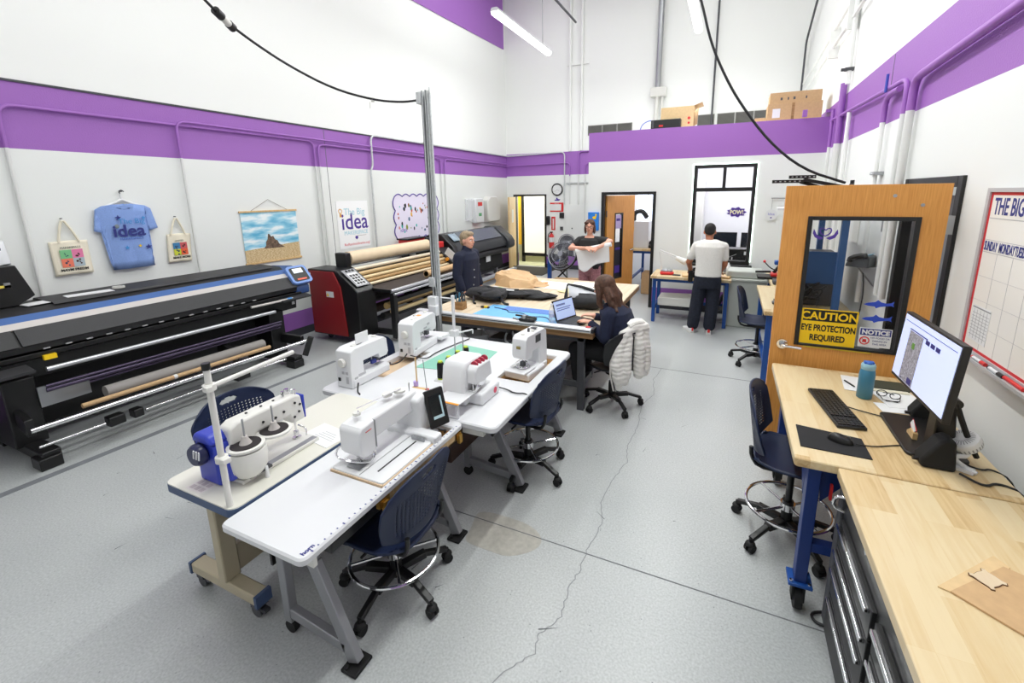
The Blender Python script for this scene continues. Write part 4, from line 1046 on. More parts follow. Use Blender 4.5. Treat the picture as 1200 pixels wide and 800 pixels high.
# --- front white table with the computerised machine
T2 = thing('sewing_table', 'white sewing table with a blue printed ruler along its edge', 'table', (-1.69, 1.59, 0))
top2 = obj('tabletop', MB().prism(rrect(-1.945, -1.425, .965, 2.138, .035), 'z', .712, .75), M_lam, T2)
carve(top2, [(-1.815, -1.452, 1.445, 2.06, .70, .80)])
top2.modifiers.new('soft_edges', 'BEVEL').width = .008
obj('recess_tray', MB().box(-1.83, -1.44, 1.43, 2.075, .655, .665).box(-1.83, -1.815, 1.43, 2.075, .655, .715).box(-1.452, -1.44, 1.43, 2.075, .655, .715).box(-1.83, -1.44, 1.43, 1.445, .655, .715).box(-1.83, -1.44, 2.06, 2.075, .655, .715), M_oakl, T2)
mb = MB()
for k in range(33): mb.box(-1.444, -1.430 if k % 5 == 0 else -1.436, 1.02 + k * .033, 1.026 + k * .033, .7501, .7508)
obj('ruler_marks', mb, M_inkb, T2)
text('lettering', 'horn', .03, (-1.448, .99, .7505), Euler((0, 0, PI / 2)), M_inkb, T2, bold=.001)
obj('apron', MB().box(-1.90, -1.45, 1.03, 1.05, .655, .712).box(-1.92, -1.90, 1.03, 2.15, .665, .712), M_white2, T2)
a_leg(1.17, -1.86, -1.435, M_gsteel, T2); a_leg(2.03, -1.86, -1.44, M_gsteel, T2)
obj('modesty_panel', MB().box(-1.93, -1.915, 1.15, 2.07, .38, .66), M_black, T2)
obj('cable_tray', MB().box(-1.60, -1.49, 1.15, 1.50, .60, .655), M_black, T2, bev=.008)
obj('latch', MB().box(-1.46, -1.435, 1.40, 1.47, .66, .70).box(-1.44, -1.42, 1.42, 1.45, .635, .69), mat('brass', 'c99a48', .35, .8), T2)
obj('latch', MB().box(-1.46, -1.435, 2.07, 2.12, .66, .70).box(-1.44, -1.42, 2.08, 2.11, .635, .69), MATS['brass'], T2)
# --- industrial table, cream top with blue edge
T1 = thing('industrial_sewing_table', 'cream industrial sewing table with dark blue edge on a tan steel stand', 'table', (-2.22, 1.6, 0))
M_edgeb = mat('navy_edge_band', '3f5376', .5)
o = obj('tabletop', MB().mset(0).prism(rrect(-2.485, -1.952, 1.03, 2.13, .045), 'z', .757, .763).mset(1).prism(rrect(-2.487, -1.950, 1.028, 2.132, .046), 'z', .718, .757), [M_cream, M_edgeb], T1)
M_tan = mat('tan_enamel', 'b3a88f', .45)
for y in (1.16, 2.06):
    l = obj('leg', MB().beam((-2.31, y, .15), (-2.31, y, .72), .085, .06, (1, 0, 0)).beam((-2.60, y, .125), (-2.06, y, .125), .075, .06), M_tan, T1, bev=.008)
    obj('end_cap', MB().box(-2.065, -2.045, y - .042, y + .042, .09, .158).box(-2.615, -2.598, y - .042, y + .042, .09, .158), M_edgeb, l)
    for x in (-2.10, -2.56):
        obj('caster', MB().cyl((x, y - .018, .035), (x, y + .018, .035), .035, n=16).box(x - .02, x + .035, y - .03, y + .03, .065, .09).box(x + .02, x + .07, y - .015, y + .015, .045, .06), M_dsteel, l)
obj('stretcher', MB().beam((-2.31, 1.16, .24), (-2.31, 2.06, .24), .03, .16), M_tan, T1, bev=.004)
obj('motor_box', MB().box(-2.4, -2.2, 1.3, 1.62, .56, .716), M_black, T1, bev=.01)
obj('grommet', MB().lathe([(.038, .7605), (.038, .765), (.03, .766), (.028, .7635)], (-2.118, 1.223, 0), 20), M_cream, T1)
obj('cable_hole', MB().lathe([(.028, .7632), (.026, .764)], (-2.118, 1.223, 0), 20), mat('raw_wood_hole', '8a6a48', .8), T1)
obj('knee_peg', MB().cyl((-2.036, 1.266, .763), (-2.036, 1.266, .825), .010, .007, 10), M_white, T1)
obj('threading_sticker', MB().box(-2.33, -2.21, 1.045, 1.125, .7632, .7636), mat('sticker_grey', 'd6d0cd', .6), T1)
mb = MB()
for i in range(3):
    for j in range(2): mb.box(-2.32 + i * .035, -2.292 + i * .035, 1.055 + j * .035, 1.08 + j * .035, .7636, .764)
obj('sticker_print', mb, mat('sticker_ink', 'b9aeb0', .6), T1)
tag(obj('paper_sheet', MB().obox((-2.09, 1.67, .7645), (.26, .17, .002), (0, 0, -.12)), M_paper), 'white printed sheet lying on the cream industrial table', 'paper')
mb = MB()
for j in range(4): mb.obox((-2.07, 1.64 + j * .018, .7659), (.16 - .02 * j, .004, .0004), (0, 0, -.12))
_pp = bpy.data.objects['paper_sheet']; obj('print_lines', mb, mat('faint_print', 'b8b8bc', .7), _pp)

# --- rear double white table
T3 = thing('sewing_table', 'large white sewing table carrying the green mat, serger and three machines', 'table', (-1.94, 2.85, 0))
top3 = obj('tabletop', MB().prism(rrect(-2.69, -1.205, 2.142, 3.60, .05), 'z', .705, .748), M_lam, T3)
carve(top3, [(-1.57, -1.29, 2.845, 3.45, .69, .8), (-2.60, -2.40, 2.50, 3.10, .69, .8)])
top3.modifiers.new('soft_edges', 'BEVEL').width = .008
obj('recess_tray', MB().box(-1.58, -1.28, 2.835, 3.46, .655, .662).box(-1.58, -1.57, 2.835, 3.46, .655, .708).box(-1.29, -1.28, 2.835, 3.46, .655, .708).box(-1.58, -1.28, 2.835, 2.845, .655, .708).box(-1.58, -1.28, 3.45, 3.46, .655, .708).box(-1.5, -1.47, 2.85, 3.1, .662, .68).box(-1.42, -1.39, 2.85, 3.1, .662, .68), M_oakl, T3)
obj('recess_tray', MB().box(-2.61, -2.39, 2.49, 3.11, .690, .698).box(-2.61, -2.60, 2.49, 3.11, .690, .708).box(-2.40, -2.39, 2.49, 3.11, .69, .708), mat('peach_wood', 'e2c7a6', .6), T3)
obj('hole_slot', MB().box(-2.47, -2.43, 2.70, 2.80, .6985, .7), M_ink, T3)
a_leg(2.62, -1.72, -1.27, M_gsteel, T3, .70); a_leg(3.45, -1.72, -1.27, M_gsteel, T3, .70); a_leg(2.34, -2.2, -2.64, M_gsteel, T3, .70); a_leg(3.45, -2.2, -2.64, M_gsteel, T3, .70)
obj('apron', MB().box(-2.62, -1.25, 2.20, 2.22, .66, .705).box(-2.64, -2.62, 2.20, 3.5, .64, .705).box(-1.27, -1.25, 2.20, 3.5, .655, .705), M_gsteel, T3)
obj('cabinet_box', MB().box(-1.95, -1.65, 2.30, 2.75, .30, .64), mat('dark_walnut_box', '3a2419', .5), T3, bev=.01)
obj('side_tray', MB().box(-1.45, -1.30, 2.16, 2.7, .665, .70), M_white2, T3)
mat_g = tag(obj('cutting_mat', MB().prism([(-2.295, 2.757), (-1.774, 2.838), (-1.827, 3.343), (-2.253, 3.396)], 'z', .7485, .7515), mat('sea_green_mat', '82bda9', .55, noise=.04, nscale=80)), 'sea green cutting mat on the large white sewing table', 'mat')

# ================================================================== SEWING MACHINES
def xform(mb, ang, loc):
    return mb.xf(Matrix.Translation(Vector(loc)) @ Matrix.Rotation(ang, 4, 'Z'))
def domestic(name, label, loc, ang, L=.40, H=.30, W=.15, z0=.75, extra=None):
    """small free-arm machine: length along local y (head at -y, pillar and handwheel at +y), operator at +x"""
    t = thing(name, label, 'sewing machine', (loc[0], loc[1], z0))
    A = lambda mb: xform(mb, ang, (loc[0], loc[1], z0))
    h = L / 2; w_ = W / 2
    pro = [(-h, H * .56), (-h + .01, H * .93), (-h + .04, H), (h - .05, H), (h - .01, H * .93), (h, H * .5), (h, .02), (h, 0), (-h + .08, 0), (-h + .02, .0), (-h + .01, .065), (-h + .02, .075), (h - .13, .075), (h - .13, H * .60), (-h + .11, H * .60), (-h + .10, H * .47), (-h + .02, H * .47)]
    obj('body', A(MB().prism(pro, 'x', -w_, w_)), M_white, t, bev=.014, seg=3)
    obj('bed_front', A(MB().box(-w_ - .005, w_ + .01, -h + .0, h - .01, .0, .068)), M_white, t, bev=.012)
    obj('handwheel', A(MB().lathe([(.0, h), (.034, h), (.036, h + .012), (.028, h + .022), (0, h + .022)], (0, 0, H * .66), 22, 'y')), M_white2, t)
    obj('needle_bar', A(MB().cyl((0, -h + .055, .09), (0, -h + .055, H * .5), .005, n=8).box(-.012, .012, -h + .03, -h + .08, .078, .084).tube([(.02, -h + .05, .15), (.03, -h + .09, .13), (.0, -h + .1, .1)], .005, 6, 1)), M_chrome, t)
    obj('needle_plate', A(MB().box(-.04, .05, -h + .02, -h + .10, .0685, .0765)), M_steel, t)
    obj('foot_holder', A(MB().box(-.015, .02, -h + .04, -h + .075, .10, .14)), M_dsteel, t)
    obj('vent_marks', A(MB().box(-w_ - .002, -w_, h - .06, h - .03, .05, .08).box(-w_ + .03, -w_ + .055, h - .0005, h + .003, H * .36, H * .43).box(-w_ + .065, -w_ + .09, h - .0005, h + .003, H * .36, H * .43).box(-w_ + .03, -w_ + .055, h - .0005, h + .002, H * .12, H * .30)), mat('vent_mark_grey', 'b6b6ba', .5), t)
    obj('power_port', A(MB().box(w_ - .04, w_ - .02, h - .001, h + .006, .05, .075)), M_black, t)
    obj('top_dials', A(MB().lathe([(.018, H), (.018, H + .01), (0, H + .01)], (0, -h + .07, 0), 14).lathe([(.012, H), (.012, H + .015), (0, H + .015)], (.03, 0, 0), 12).box(-.03, .0, .03, .12, H - .002, H + .006)), M_white2, t)
    if extra: extra(t, A, h, w_, H)
    return t
def exA(t, A, h, w_, H):
    obj('guide_card', A(MB().box(-.03, -.024, -.04, .085, H - .02, H + .085)), M_paper, t)
    obj('display', A(MB().box(w_, w_ + .003, -.02, .06, H * .7, H * .9)), M_scr, t)
    obj('side_print', A(MB().box(-w_ - .002, -w_, .06, .13, H * .25, H * .31)), MATS['vent_mark_grey'], t)
    obj('blue_slot', A(MB().box(-w_ + .02, -w_ + .04, -h + .12, -h + .165, .11, .14)), M_inkb, t)
domestic('sewing_machine', 'small white sewing machine with a raised card, at the left table corner', (-2.52, 2.43), PI, extra=exA)
def exB(t, A, h, w_, H):
    obj('orange_sticker', A(MB().box(-.02, .02, -.05, -.01, H, H + .002)), M_orange, t)
    obj('extension_table', A(MB().box(-w_ - .05, w_ + .03, -h - .16, -h + .0, .03, .065)), M_white, t, bev=.008)
    obj('buttons', A(MB().box(-w_ - .003, -w_, -h + .13, -h + .17, H * .72, H * .78).box(-w_ - .003, -w_, -.03, .02, H * .65, H * .7)), MATS['vent_mark_grey'], t)
domestic('sewing_machine', 'small white sewing machine with an extension table, farther of the left pair', (-2.53, 3.12), PI + .12, L=.42, H=.32, extra=exB)
# embroidery machine at the right of the rear table
def exC(t, A, h, w_, H):
    obj('embroidery_unit', A(MB().box(-.13, .10, -h - .02, h - .10, .005, .07)), M_white, t, bev=.014)
    obj('carriage', A(MB().box(-.11, .085, -h - .06, -h + .12, .072, .088)), M_white, t, bev=.006)
    obj('hoop', A(MB().ring((0, -h + .06, .10), .055, .006, (0, 0, 1), 24, 6).box(-.08, -.05, -h + .0, -h + .03, .09, .10)), M_chrome, t)
    obj('display', A(MB().box(w_ - .004, w_ + .004, -.02, .06, H * .76, H * .93)), M_dsteel, t)
    obj('brand_mark', A(MB().box(-.02, .015, -h - .003, -h + .001, H * .72, H * .78)), mat('olive_mark', '8b7d3a', .5), t)
    obj('thread_stand', A(MB().cyl((0, -.02, H), (0, -.02, H + .03), .01, n=10).lathe([(.022, H + .005), (.03, H + .01), (.0, H + .012)], (.0, .07, 0), 16).cyl((-.03, .05, H), (.03, .05, H + .012), .006, n=8)), M_dsteel, t)
domestic('embroidery_machine', 'white embroidery machine in a wood recess at the right table edge', (-1.42, 3.16), -.10, L=.36, H=.36, W=.13, z0=.69, extra=exC)

# --- large computerised machine set in the front table
BZ = .75
BN = thing('computer_sewing_machine', 'large white computerised sewing machine with black touch screen', 'sewing machine', (-1.68, 1.85, .70))
obj('insert_plate', MB().prism(rrect(-1.805, -1.46, 1.455, 1.865, .02), 'z', .735, .762), M_white, BN, bev=.004)
obj('wood_trim', MB().box(-1.808, -1.457, 1.450, 1.458, .70, .752).box(-1.462, -1.455, 1.45, 1.87, .70, .752), MATS['peach_wood'], BN)
obj('bed', MB().prism(rrect(-1.745, -1.62, 1.50, 1.98, .03), 'z', .745, .766), M_white, BN, bev=.004)
obj('base_block', MB().prism(rrect(-1.80, -1.44, 1.86, 1.935, .015), 'z', .735, .79), M_white, BN, bev=.01)
obj('pillar', MB().prism([(1.915, .74), (1.925, .90), (1.90, .985), (1.95, 1.01), (2.06, 1.0), (2.07, .74)], 'x', -1.78, -1.58), M_white, BN, bev=.02, seg=3)
obj('arm', MB().prism([(1.50, .905), (1.50, 1.0), (1.54, 1.03), (1.98, 1.035), (1.98, .895), (1.60, .895)], 'x', -1.755, -1.63), M_white, BN, bev=.018, seg=3)
obj('head', MB().prism([(1.455, .865), (1.455, 1.0), (1.475, 1.02), (1.575, 1.03), (1.575, .83), (1.54, .815), (1.48, .83)], 'x', -1.765, -1.615), M_white, BN, bev=.012, seg=3)
obj('head_stripe', MB().prism([(1.5, .98), (1.545, .983), (1.545, .987), (1.5, .985)], 'x', -1.6155, -1.6135), M_bred, BN)
obj('head_seam', MB().box(-1.764, -1.614, 1.577, 1.579, .85, 1.025), MATS['vent_mark_grey'], BN)
scr = obj('touch_screen', MB().prism(rrect(0, .14, 0, .255, .01), 'z', 0, .018), M_black, BN, bev=.003)
sc2 = obj('screen_display', MB().box(.022, .118, .05, .215, .0182, .0192), M_scr, BN)
sc3 = obj('screen_icons', MB().box(.10, .112, .07, .20, .0193, .0198).box(.03, .112, .055, .075, .0193, .0198), mat('icon_grey', '9fb6bc', .3, emit=.4), BN)
SM = Matrix.Translation(Vector((-1.585, 1.945, .775))) @ Matrix(((math.sin(-.42) * 0 - .0, 0, 1), (1, 0, 0), (0, 1, 0))).to_4x4()
TL = Matrix.Rotation(-.20, 4, 'Y')
for q in (scr, sc2, sc3):
    q.data.transform(Matrix.Translation(woff(BN)))
    q.data.transform(Matrix(((0, 0, 1, 0), (1, 0, 0, 0), (0, 1, 0, 0), (0, 0, 0, 1))))
    q.data.transform(Matrix.Translation(Vector((-1.535, 1.965, .770))) @ Matrix.Rotation(-.35, 4, 'Z') @ Matrix.Rotation(-.28, 4, 'Y'))
    q.data.transform(Matrix.Translation(-woff(BN)))
obj('thread_caps', MB().lathe([(.034, 1.036), (.034, 1.048), (.03, 1.05), (0, 1.05)], (-1.67, 1.86, 0), 18).lathe([(.028, 1.036), (.028, 1.05), (0, 1.052)], (-1.70, 1.79, 0), 18).lathe([(.02, 1.03), (.02, 1.045), (0, 1.045)], (-1.70, 1.56, 0), 14), M_white2, BN)
obj('thread_guides', MB().tube([(-1.69, 1.57, 1.03), (-1.69, 1.56, 1.06), (-1.67, 1.54, 1.05)], .004, 6, 1).cyl((-1.66, 1.93, 1.01), (-1.66, 1.93, 1.065), .004, n=8).cyl((-1.72, 1.58, 1.052), (-1.66, 1.86, 1.056), .003, n=6), M_chrome, BN)
obj('needle_bar', MB().cyl((-1.69, 1.515, .77), (-1.69, 1.515, .85), .005, n=8).box(-1.705, -1.675, 1.495, 1.535, .767, .772).box(-1.70, -1.68, 1.50, 1.53, .785, .81).tube([(-1.69, 1.53, .80), (-1.66, 1.56, .82), (-1.65, 1.57, .86)], .004, 6, 1), M_chrome, BN)
obj('feed_plate', MB().box(-1.73, -1.64, 1.485, 1.56, .7665, .768), M_steel, BN)
obj('wire_loop', MB().tube([(-1.63, 1.55, .86), (-1.60, 1.53, .80), (-1.64, 1.51, .775), (-1.78, 1.475, .772), (-1.83, 1.47, .80), (-1.80, 1.475, .86), (-1.765, 1.49, .875)], .006, 8, 2).tube([(-1.63, 1.57, .86), (-1.605, 1.55, .80), (-1.65, 1.53, .777), (-1.77, 1.49, .774)], .005, 8, 2), M_chrome, BN)
obj('slot_line', MB().box(-1.555, -1.545, 1.52, 1.83, .7622, .7628), M_black, BN)
obj('plate_seam', MB().box(-1.62, -1.615, 1.46, 1.86, .7622, .7626).box(-1.59, -1.5, 1.838, 1.845, .7622, .785), M_steel, BN)
obj('cable', MB().tube([(-1.5, 1.98, .77), (-1.47, 2.01, .755), (-1.5, 2.04, .72)], .008, 8, 1), M_cablem, BN)

for c_ in BN.children:
    if c_.name.split('.')[0] in ('pillar', 'arm', 'head', 'head_stripe', 'head_seam', 'touch_screen', 'screen_display', 'screen_icons', 'thread_caps', 'thread_guides', 'needle_bar', 'wire_loop'):
        c_.scale = (.96, .92, .90); c_.location = (.0, .0, .008)
# --- industrial machine with blue motor
JK = thing('industrial_sewing_machine', 'industrial sewing machine with bright blue motor and two bobbin discs', 'sewing machine', (-2.2, 1.35, .763))
M_motor = mat('vivid_blue_motor', '2b3cae', .35)
obj('motor', MB().box(-2.33, -2.165, 1.115, 1.20, .763, .985).prism([(-2.33, .985), (-2.30, 1.035), (-2.20, 1.035), (-2.165, .985)], 'y', 1.10, 1.215), M_motor, JK, bev=.018, seg=3)
obj('motor_base', MB().box(-2.15, -2.10, 1.13, 1.21, .80, .95), M_motor, JK, bev=.01)
obj('handwheel', MB().lathe([(0, 1.065), (.045, 1.065), (.055, 1.08), (.055, 1.105), (.04, 1.115), (0, 1.115)], (-2.26, 0, .935), 24, 'y'), mat('navy_knob', '171c4a', .3), JK)
mb = MB()
for k in range(3): mb.obox((-2.24 + k * .02, 1.062, .955), (.008, .004, .045), (0, .25, 0))
obj('wheel_marks', mb, M_white, JK)
obj('rating_label', MB().box(-2.1, -2.098, 1.145, 1.195, .83, .92), M_white2, JK)
obj('arm', MB().prism([(1.18, .80), (1.18, 1.04), (1.22, 1.062), (1.55, 1.066), (1.585, 1.05), (1.60, .90), (1.52, .90), (1.50, .955), (1.32, .955), (1.29, .93), (1.27, .80)], 'x', -2.235, -2.145), M_white2, JK, bev=.014, seg=3)
obj('head_cover', MB().box(-2.225, -2.155, 1.598, 1.612, .90, 1.04), M_motor, JK, bev=.005)
obj('bed', MB().box(-2.26, -2.08, 1.17, 1.62, .763, .785), M_white2, JK, bev=.005)
obj('bed_plate', MB().box(-2.12, -2.085, 1.25, 1.61, .7852, .787), M_steel, JK)
obj('rear_casing', MB().lathe([(.06, .80), (.082, .84), (.088, .90), (.085, .935)], (-2.10, 1.225, 0), 28), M_white2, JK)
mb = MB()
for x, y in ((-2.10, 1.222), (-2.10, 1.375)):
    mb.lathe([(.078, .94), (.084, .946), (.084, .955), (.078, .957), (0, .957)], (x, y, 0), 32)
obj('bobbin_dish', mb, M_white2, JK)
mb = MB()
for x, y in ((-2.10, 1.222), (-2.10, 1.375)): mb.lathe([(.068, .957), (.066, .961), (0, .961)], (x, y, 0), 32)
obj('foam_disc', mb, mat('dark_foam', '2a2527', .9), JK)
mb = MB(); m2 = MB()
for x, y in ((-2.10, 1.222), (-2.10, 1.375)):
    mb.lathe([(.028, .961), (.016, .985), (.014, 1.0), (0, 1.0)], (x, y, 0), 16); m2.cyl((x, y, 1.0), (x, y, 1.09), .0045, n=8)
obj('spool_cone', mb, M_silver, JK); obj('spool_pin', m2, M_steel, JK)
obj('dish_bracket', MB().beam((-2.17, 1.375, .935), (-2.10, 1.375, .938), .04, .012).beam((-2.1, 1.225, .938), (-2.1, 1.375, .938), .05, .01), M_white2, JK)
mb = MB()
for p in ((-2.144, 1.35, 1.0), (-2.144, 1.42, .99), (-2.144, 1.54, 1.02), (-2.144, 1.56, .96), (-2.144, 1.53, .94), (-2.144, 1.57, 1.0), (-2.144, 1.47, 1.0)): mb.cyl(p, (p[0] + .004, p[1], p[2]), .007, n=8)
for y in (1.3, 1.38, 1.45): mb.cyl((-2.19, y, 1.066), (-2.19, y, 1.069), .007, n=8)
obj('screws', mb, M_black, JK)
obj('tension_posts', MB().cyl((-2.18, 1.50, 1.06), (-2.18, 1.50, 1.10), .008, n=8).cyl((-2.20, 1.54, 1.06), (-2.20, 1.54, 1.095), .012, n=10).cyl((-2.16, 1.56, 1.05), (-2.16, 1.56, 1.09), .006, n=8).ring((-2.18, 1.56, 1.075), .012, .003, (1, 0, 0), 14, 5), M_chrome, JK)
obj('needle_bar', MB().cyl((-2.19, 1.56, .80), (-2.19, 1.56, .91), .006, n=8).box(-2.205, -2.175, 1.54, 1.58, .787, .794).box(-2.20, -2.18, 1.55, 1.57, .80, .83).tube([(-2.17, 1.56, .87), (-2.13, 1.58, .85), (-2.12, 1.57, .81)], .004, 6, 1), M_chrome, JK)
obj('drain_pan', MB().box(-2.11, -2.04, 1.215, 1.30, .80, .812), M_dsteel, JK)
obj('cables', MB().tube([(-2.12, 1.17, .90), (-2.06, 1.16, .88), (-2.06, 1.20, .80), (-2.118, 1.223, .755)], .007, 8, 2).tube([(-2.11, 1.20, .86), (-2.07, 1.20, .84), (-2.09, 1.24, .78), (-2.112, 1.226, .755)], .006, 8, 2), M_steel, JK)
# thread stand of the industrial machine
t = thing('thread_stand', 'tall white thread stand pole at the corner of the cream table', 'thread stand', (-1.995, 1.05, .763))
obj('pole', MB().cyl((-1.995, 1.05, .763), (-1.995, 1.05, 1.43), .0135, n=16), M_white2, t)
obj('pole_cap', MB().cyl((-1.995, 1.05, 1.43), (-1.995, 1.05, 1.46), .017, n=14), M_black, t)
obj('clamp_collar', MB().cyl((-1.995, 1.05, 1.335), (-1.995, 1.05, 1.365), .026, n=18).box(-1.99, -1.96, 1.02, 1.045, 1.338, 1.362).cyl((-1.995, 1.05, .99), (-1.995, 1.05, 1.02), .026, n=18).box(-1.99, -1.95, 1.03, 1.065, .993, 1.017), M_white2, t, bev=.003)
obj('upper_arm', MB().cyl((-1.995, 1.05, 1.35), (-1.995, 1.46, 1.37), .011, n=10), M_white2, t)

# --- serger and its bits
SG = thing('serger', 'white four-thread serger with red-striped tension dials', 'sewing machine', (-1.55, 2.42, .748))
obj('body', MB().prism([(2.32, .75), (2.30, .90), (2.32, 1.02), (2.36, 1.06), (2.56, 1.05), (2.60, 1.0), (2.62, .75)], 'x', -1.70, -1.52), M_white, SG, bev=.022, seg=3)
obj('front_head', MB().prism([(2.35, .905), (2.35, 1.0), (2.38, 1.03), (2.56, 1.02), (2.58, .90), (2.44, .89)], 'x', -1.53, -1.455), M_white, SG, bev=.014, seg=3)
obj('looper_cover', MB().box(-1.56, -1.42, 2.37, 2.62, .75, .835), M_white, SG, bev=.014)
obj('cloth_plate', MB().box(-1.66, -1.47, 2.15, 2.40, .842, .850), M_white, SG, bev=.003)
obj('plate_edge', MB().box(-1.66, -1.47, 2.148, 2.166, .8502, .853), M_orange, SG)
obj('plate_legs', MB().box(-1.655, -1.64, 2.155, 2.17, .75, .842).box(-1.49, -1.475, 2.155, 2.17, .75, .842).box(-1.65, -1.48, 2.155, 2.16, .748, .765).box(-1.655, -1.65, 2.16, 2.32, .75, .762), M_clear, SG)
mb = MB(); m2 = MB()
for k in range(4):
    y = 2.40 + k * .044; mb.ring((-1.49, y, 1.03), .022, .006, (0, 1, 0), 20, 6); m2.cyl((-1.49, y - .007, 1.027), (-1.49, y + .007, 1.027), .026, n=18)
obj('tension_dial', m2, mat('crimson', 'a81f3c', .4), SG)
obj('needle_parts', MB().cyl((-1.50, 2.385, .85), (-1.50, 2.385, .92), .006, n=8).box(-1.53, -1.47, 2.35, 2.42, .852, .862).tube([(-1.47, 2.36, .86), (-1.455, 2.38, .90), (-1.48, 2.42, .91)], .007, 8, 1).box(-1.50, -1.46, 2.40, 2.47, .87, .91), M_chrome, SG)
obj('logo_disc', MB().cyl((-1.42, 2.55, .795), (-1.4185, 2.55, .795), .022, n=18), mat('pink_red_logo', 'd9546a', .5), SG)
obj('handwheel', MB().lathe([(0, 2.62), (.032, 2.62), (.032, 2.645), (0, 2.645)], (-1.60, 0, .86), 18, 'y'), M_white2, SG)
obj('spool_tray', MB().box(-1.82, -1.70, 2.38, 2.80, .86, .868).box(-1.76, -1.70, 2.42, 2.56, .84, .86), M_white, SG, bev=.003)
obj('thread_mast', MB().cyl((-1.72, 2.62, .86), (-1.72, 2.62, 1.16), .004, n=8), M_steel, SG)
def cone(x, y, z):
    t = thing('thread_cone', 'black thread cone', 'thread', (x, y, z), 'black thread cones behind the serger')
    obj('thread', MB().lathe([(.020, z + .008), (.026, z + .012), (.024, z + .115), (.018, z + .125)], (x, y, 0), 18), mat('black_thread', '141416', .85), t)
    obj('cone_rim', MB().lathe([(.0, z), (.024, z), (.024, z + .01), (0, z + .01)], (x, y, 0), 16).lathe([(.017, z + .125), (.016, z + .135), (0, z + .135)], (x, y, 0), 14), mat('lime_cone', 'b9cf3a', .5), t)
    return t
c1 = cone(-1.785, 2.42, .869)
c1['label'] = 'black thread cone nearest the red tape roll, first of four'
for k, (dy, lb) in enumerate(((.105, 'second black thread cone counted from the red tape roll'), (.225, 'third black thread cone counted from the red tape roll'), (.335, 'black thread cone farthest from the red tape roll'))):
    dup(c1, (-1.785, 2.42 + dy, .869), 0, lb)
t = thing('tape_roll', 'round red tape measure beside the serger legs', 'tape', (-1.70, 2.20, .748))
obj('case', MB().lathe([(0, .748), (.03, .748), (.035, .756), (.035, .785), (.028, .795), (0, .795)], (-1.70, 2.21, 0), 20), mat('coral_red', 'ee4a48', .4), t)
obj('tab', MB().box(-1.70, -1.66, 2.19, 2.20, .76, .775), M_white, t)
t = thing('thread_stand', 'wooden thread stand with a purple spool near the green mat', 'thread stand', (-1.99, 2.44, .748))
obj('wood_rod', MB().cyl((-2.02, 2.44, .76), (-2.02, 2.44, .99), .006, n=8), M_oakl, t)
obj('base', MB().obox((-1.98, 2.42, .755), (.13, .035, .014), (0, 0, .1)), M_oakl, t)
obj('spool', MB().cyl((-2.03, 2.44, .765), (-2.03, 2.44, .80), .018, n=12), mat('lilac_spool', 'b7a1dd', .5), t)
obj('red_end', MB().box(-1.92, -1.90, 2.405, 2.425, .763, .772), M_bred, t)
obj('wire_mast', MB().tube([(-1.90, 2.40, .755), (-1.92, 2.40, 1.0), (-1.98, 2.42, .98)], .003, 6), M_steel, t)
# white thread tower at the back edge of the table
t = thing('thread_stand', 'tall white telescopic thread stand with cross arm above the green mat', 'thread stand', (-2.06, 3.0, .748))
obj('base', MB().lathe([(.05, .748), (.05, .755), (.012, .765), (0, .765)], (-2.05, 3.0, 0), 18), M_white, t)
obj('lower_rod', MB().cyl((-2.05, 3.0, .76), (-2.05, 3.0, 1.02), .005, n=8), M_steel, t)
obj('mast', MB().cyl((-2.05, 3.0, 1.0), (-2.05, 3.0, 1.30), .013, n=14), M_white, t)
obj('cross_arm', MB().cyl((-2.13, 2.93, .985), (-1.93, 3.1, 1.02), .007, n=8).box(-2.08, -2.02, 2.97, 3.03, .98, 1.03).cyl((-1.93, 3.1, 1.02), (-1.93, 3.1, .985), .006, n=8), M_white, t)
obj('top_arm', MB().cyl((-2.16, 2.98, 1.31), (-2.04, 3.01, 1.30), .006, n=8).cyl((-2.05, 3.0, 1.28), (-2.05, 3.0, 1.33), .016, n=12), M_white, t)
# cables on the sewing tables
tag(cable('power_cable', [(-2.405, 2.25, .80), (-2.37, 2.20, .752), (-2.33, 2.19, .752), (-2.31, 2.14, .70)], .006), 'black cable plugged into the machine with the raised card', 'cable')
tag(cable('power_cable', [(-2.42, 2.86, .80), (-2.30, 2.92, .757), (-2.33, 3.1, .757), (-2.28, 3.4, .757), (-2.25, 3.55, .757)], .005), 'black cable crossing behind the green mat to the table edge', 'cable')
tag(cable('power_cable', [(-1.50, 2.64, .775), (-1.38, 2.66, .757), (-1.30, 2.62, .757), (-1.22, 2.66, .757), (-1.19, 2.64, .70)], .005), 'black cable running from the serger to the right table edge', 'cable')
tag(cable('power_cable', [(-2.56, 2.76, .75), (-2.5, 2.70, .757), (-2.47, 2.80, .757), (-2.47, 2.88, .80)], .006), 'black cable on the peach wood recess between the small machines', 'cable')
tag(cable('power_cable', [(-1.68, 2.30, .757), (-1.73, 2.24, .757), (-1.80, 2.18, .757)], .004), 'short black cord behind the red tape measure', 'cable')

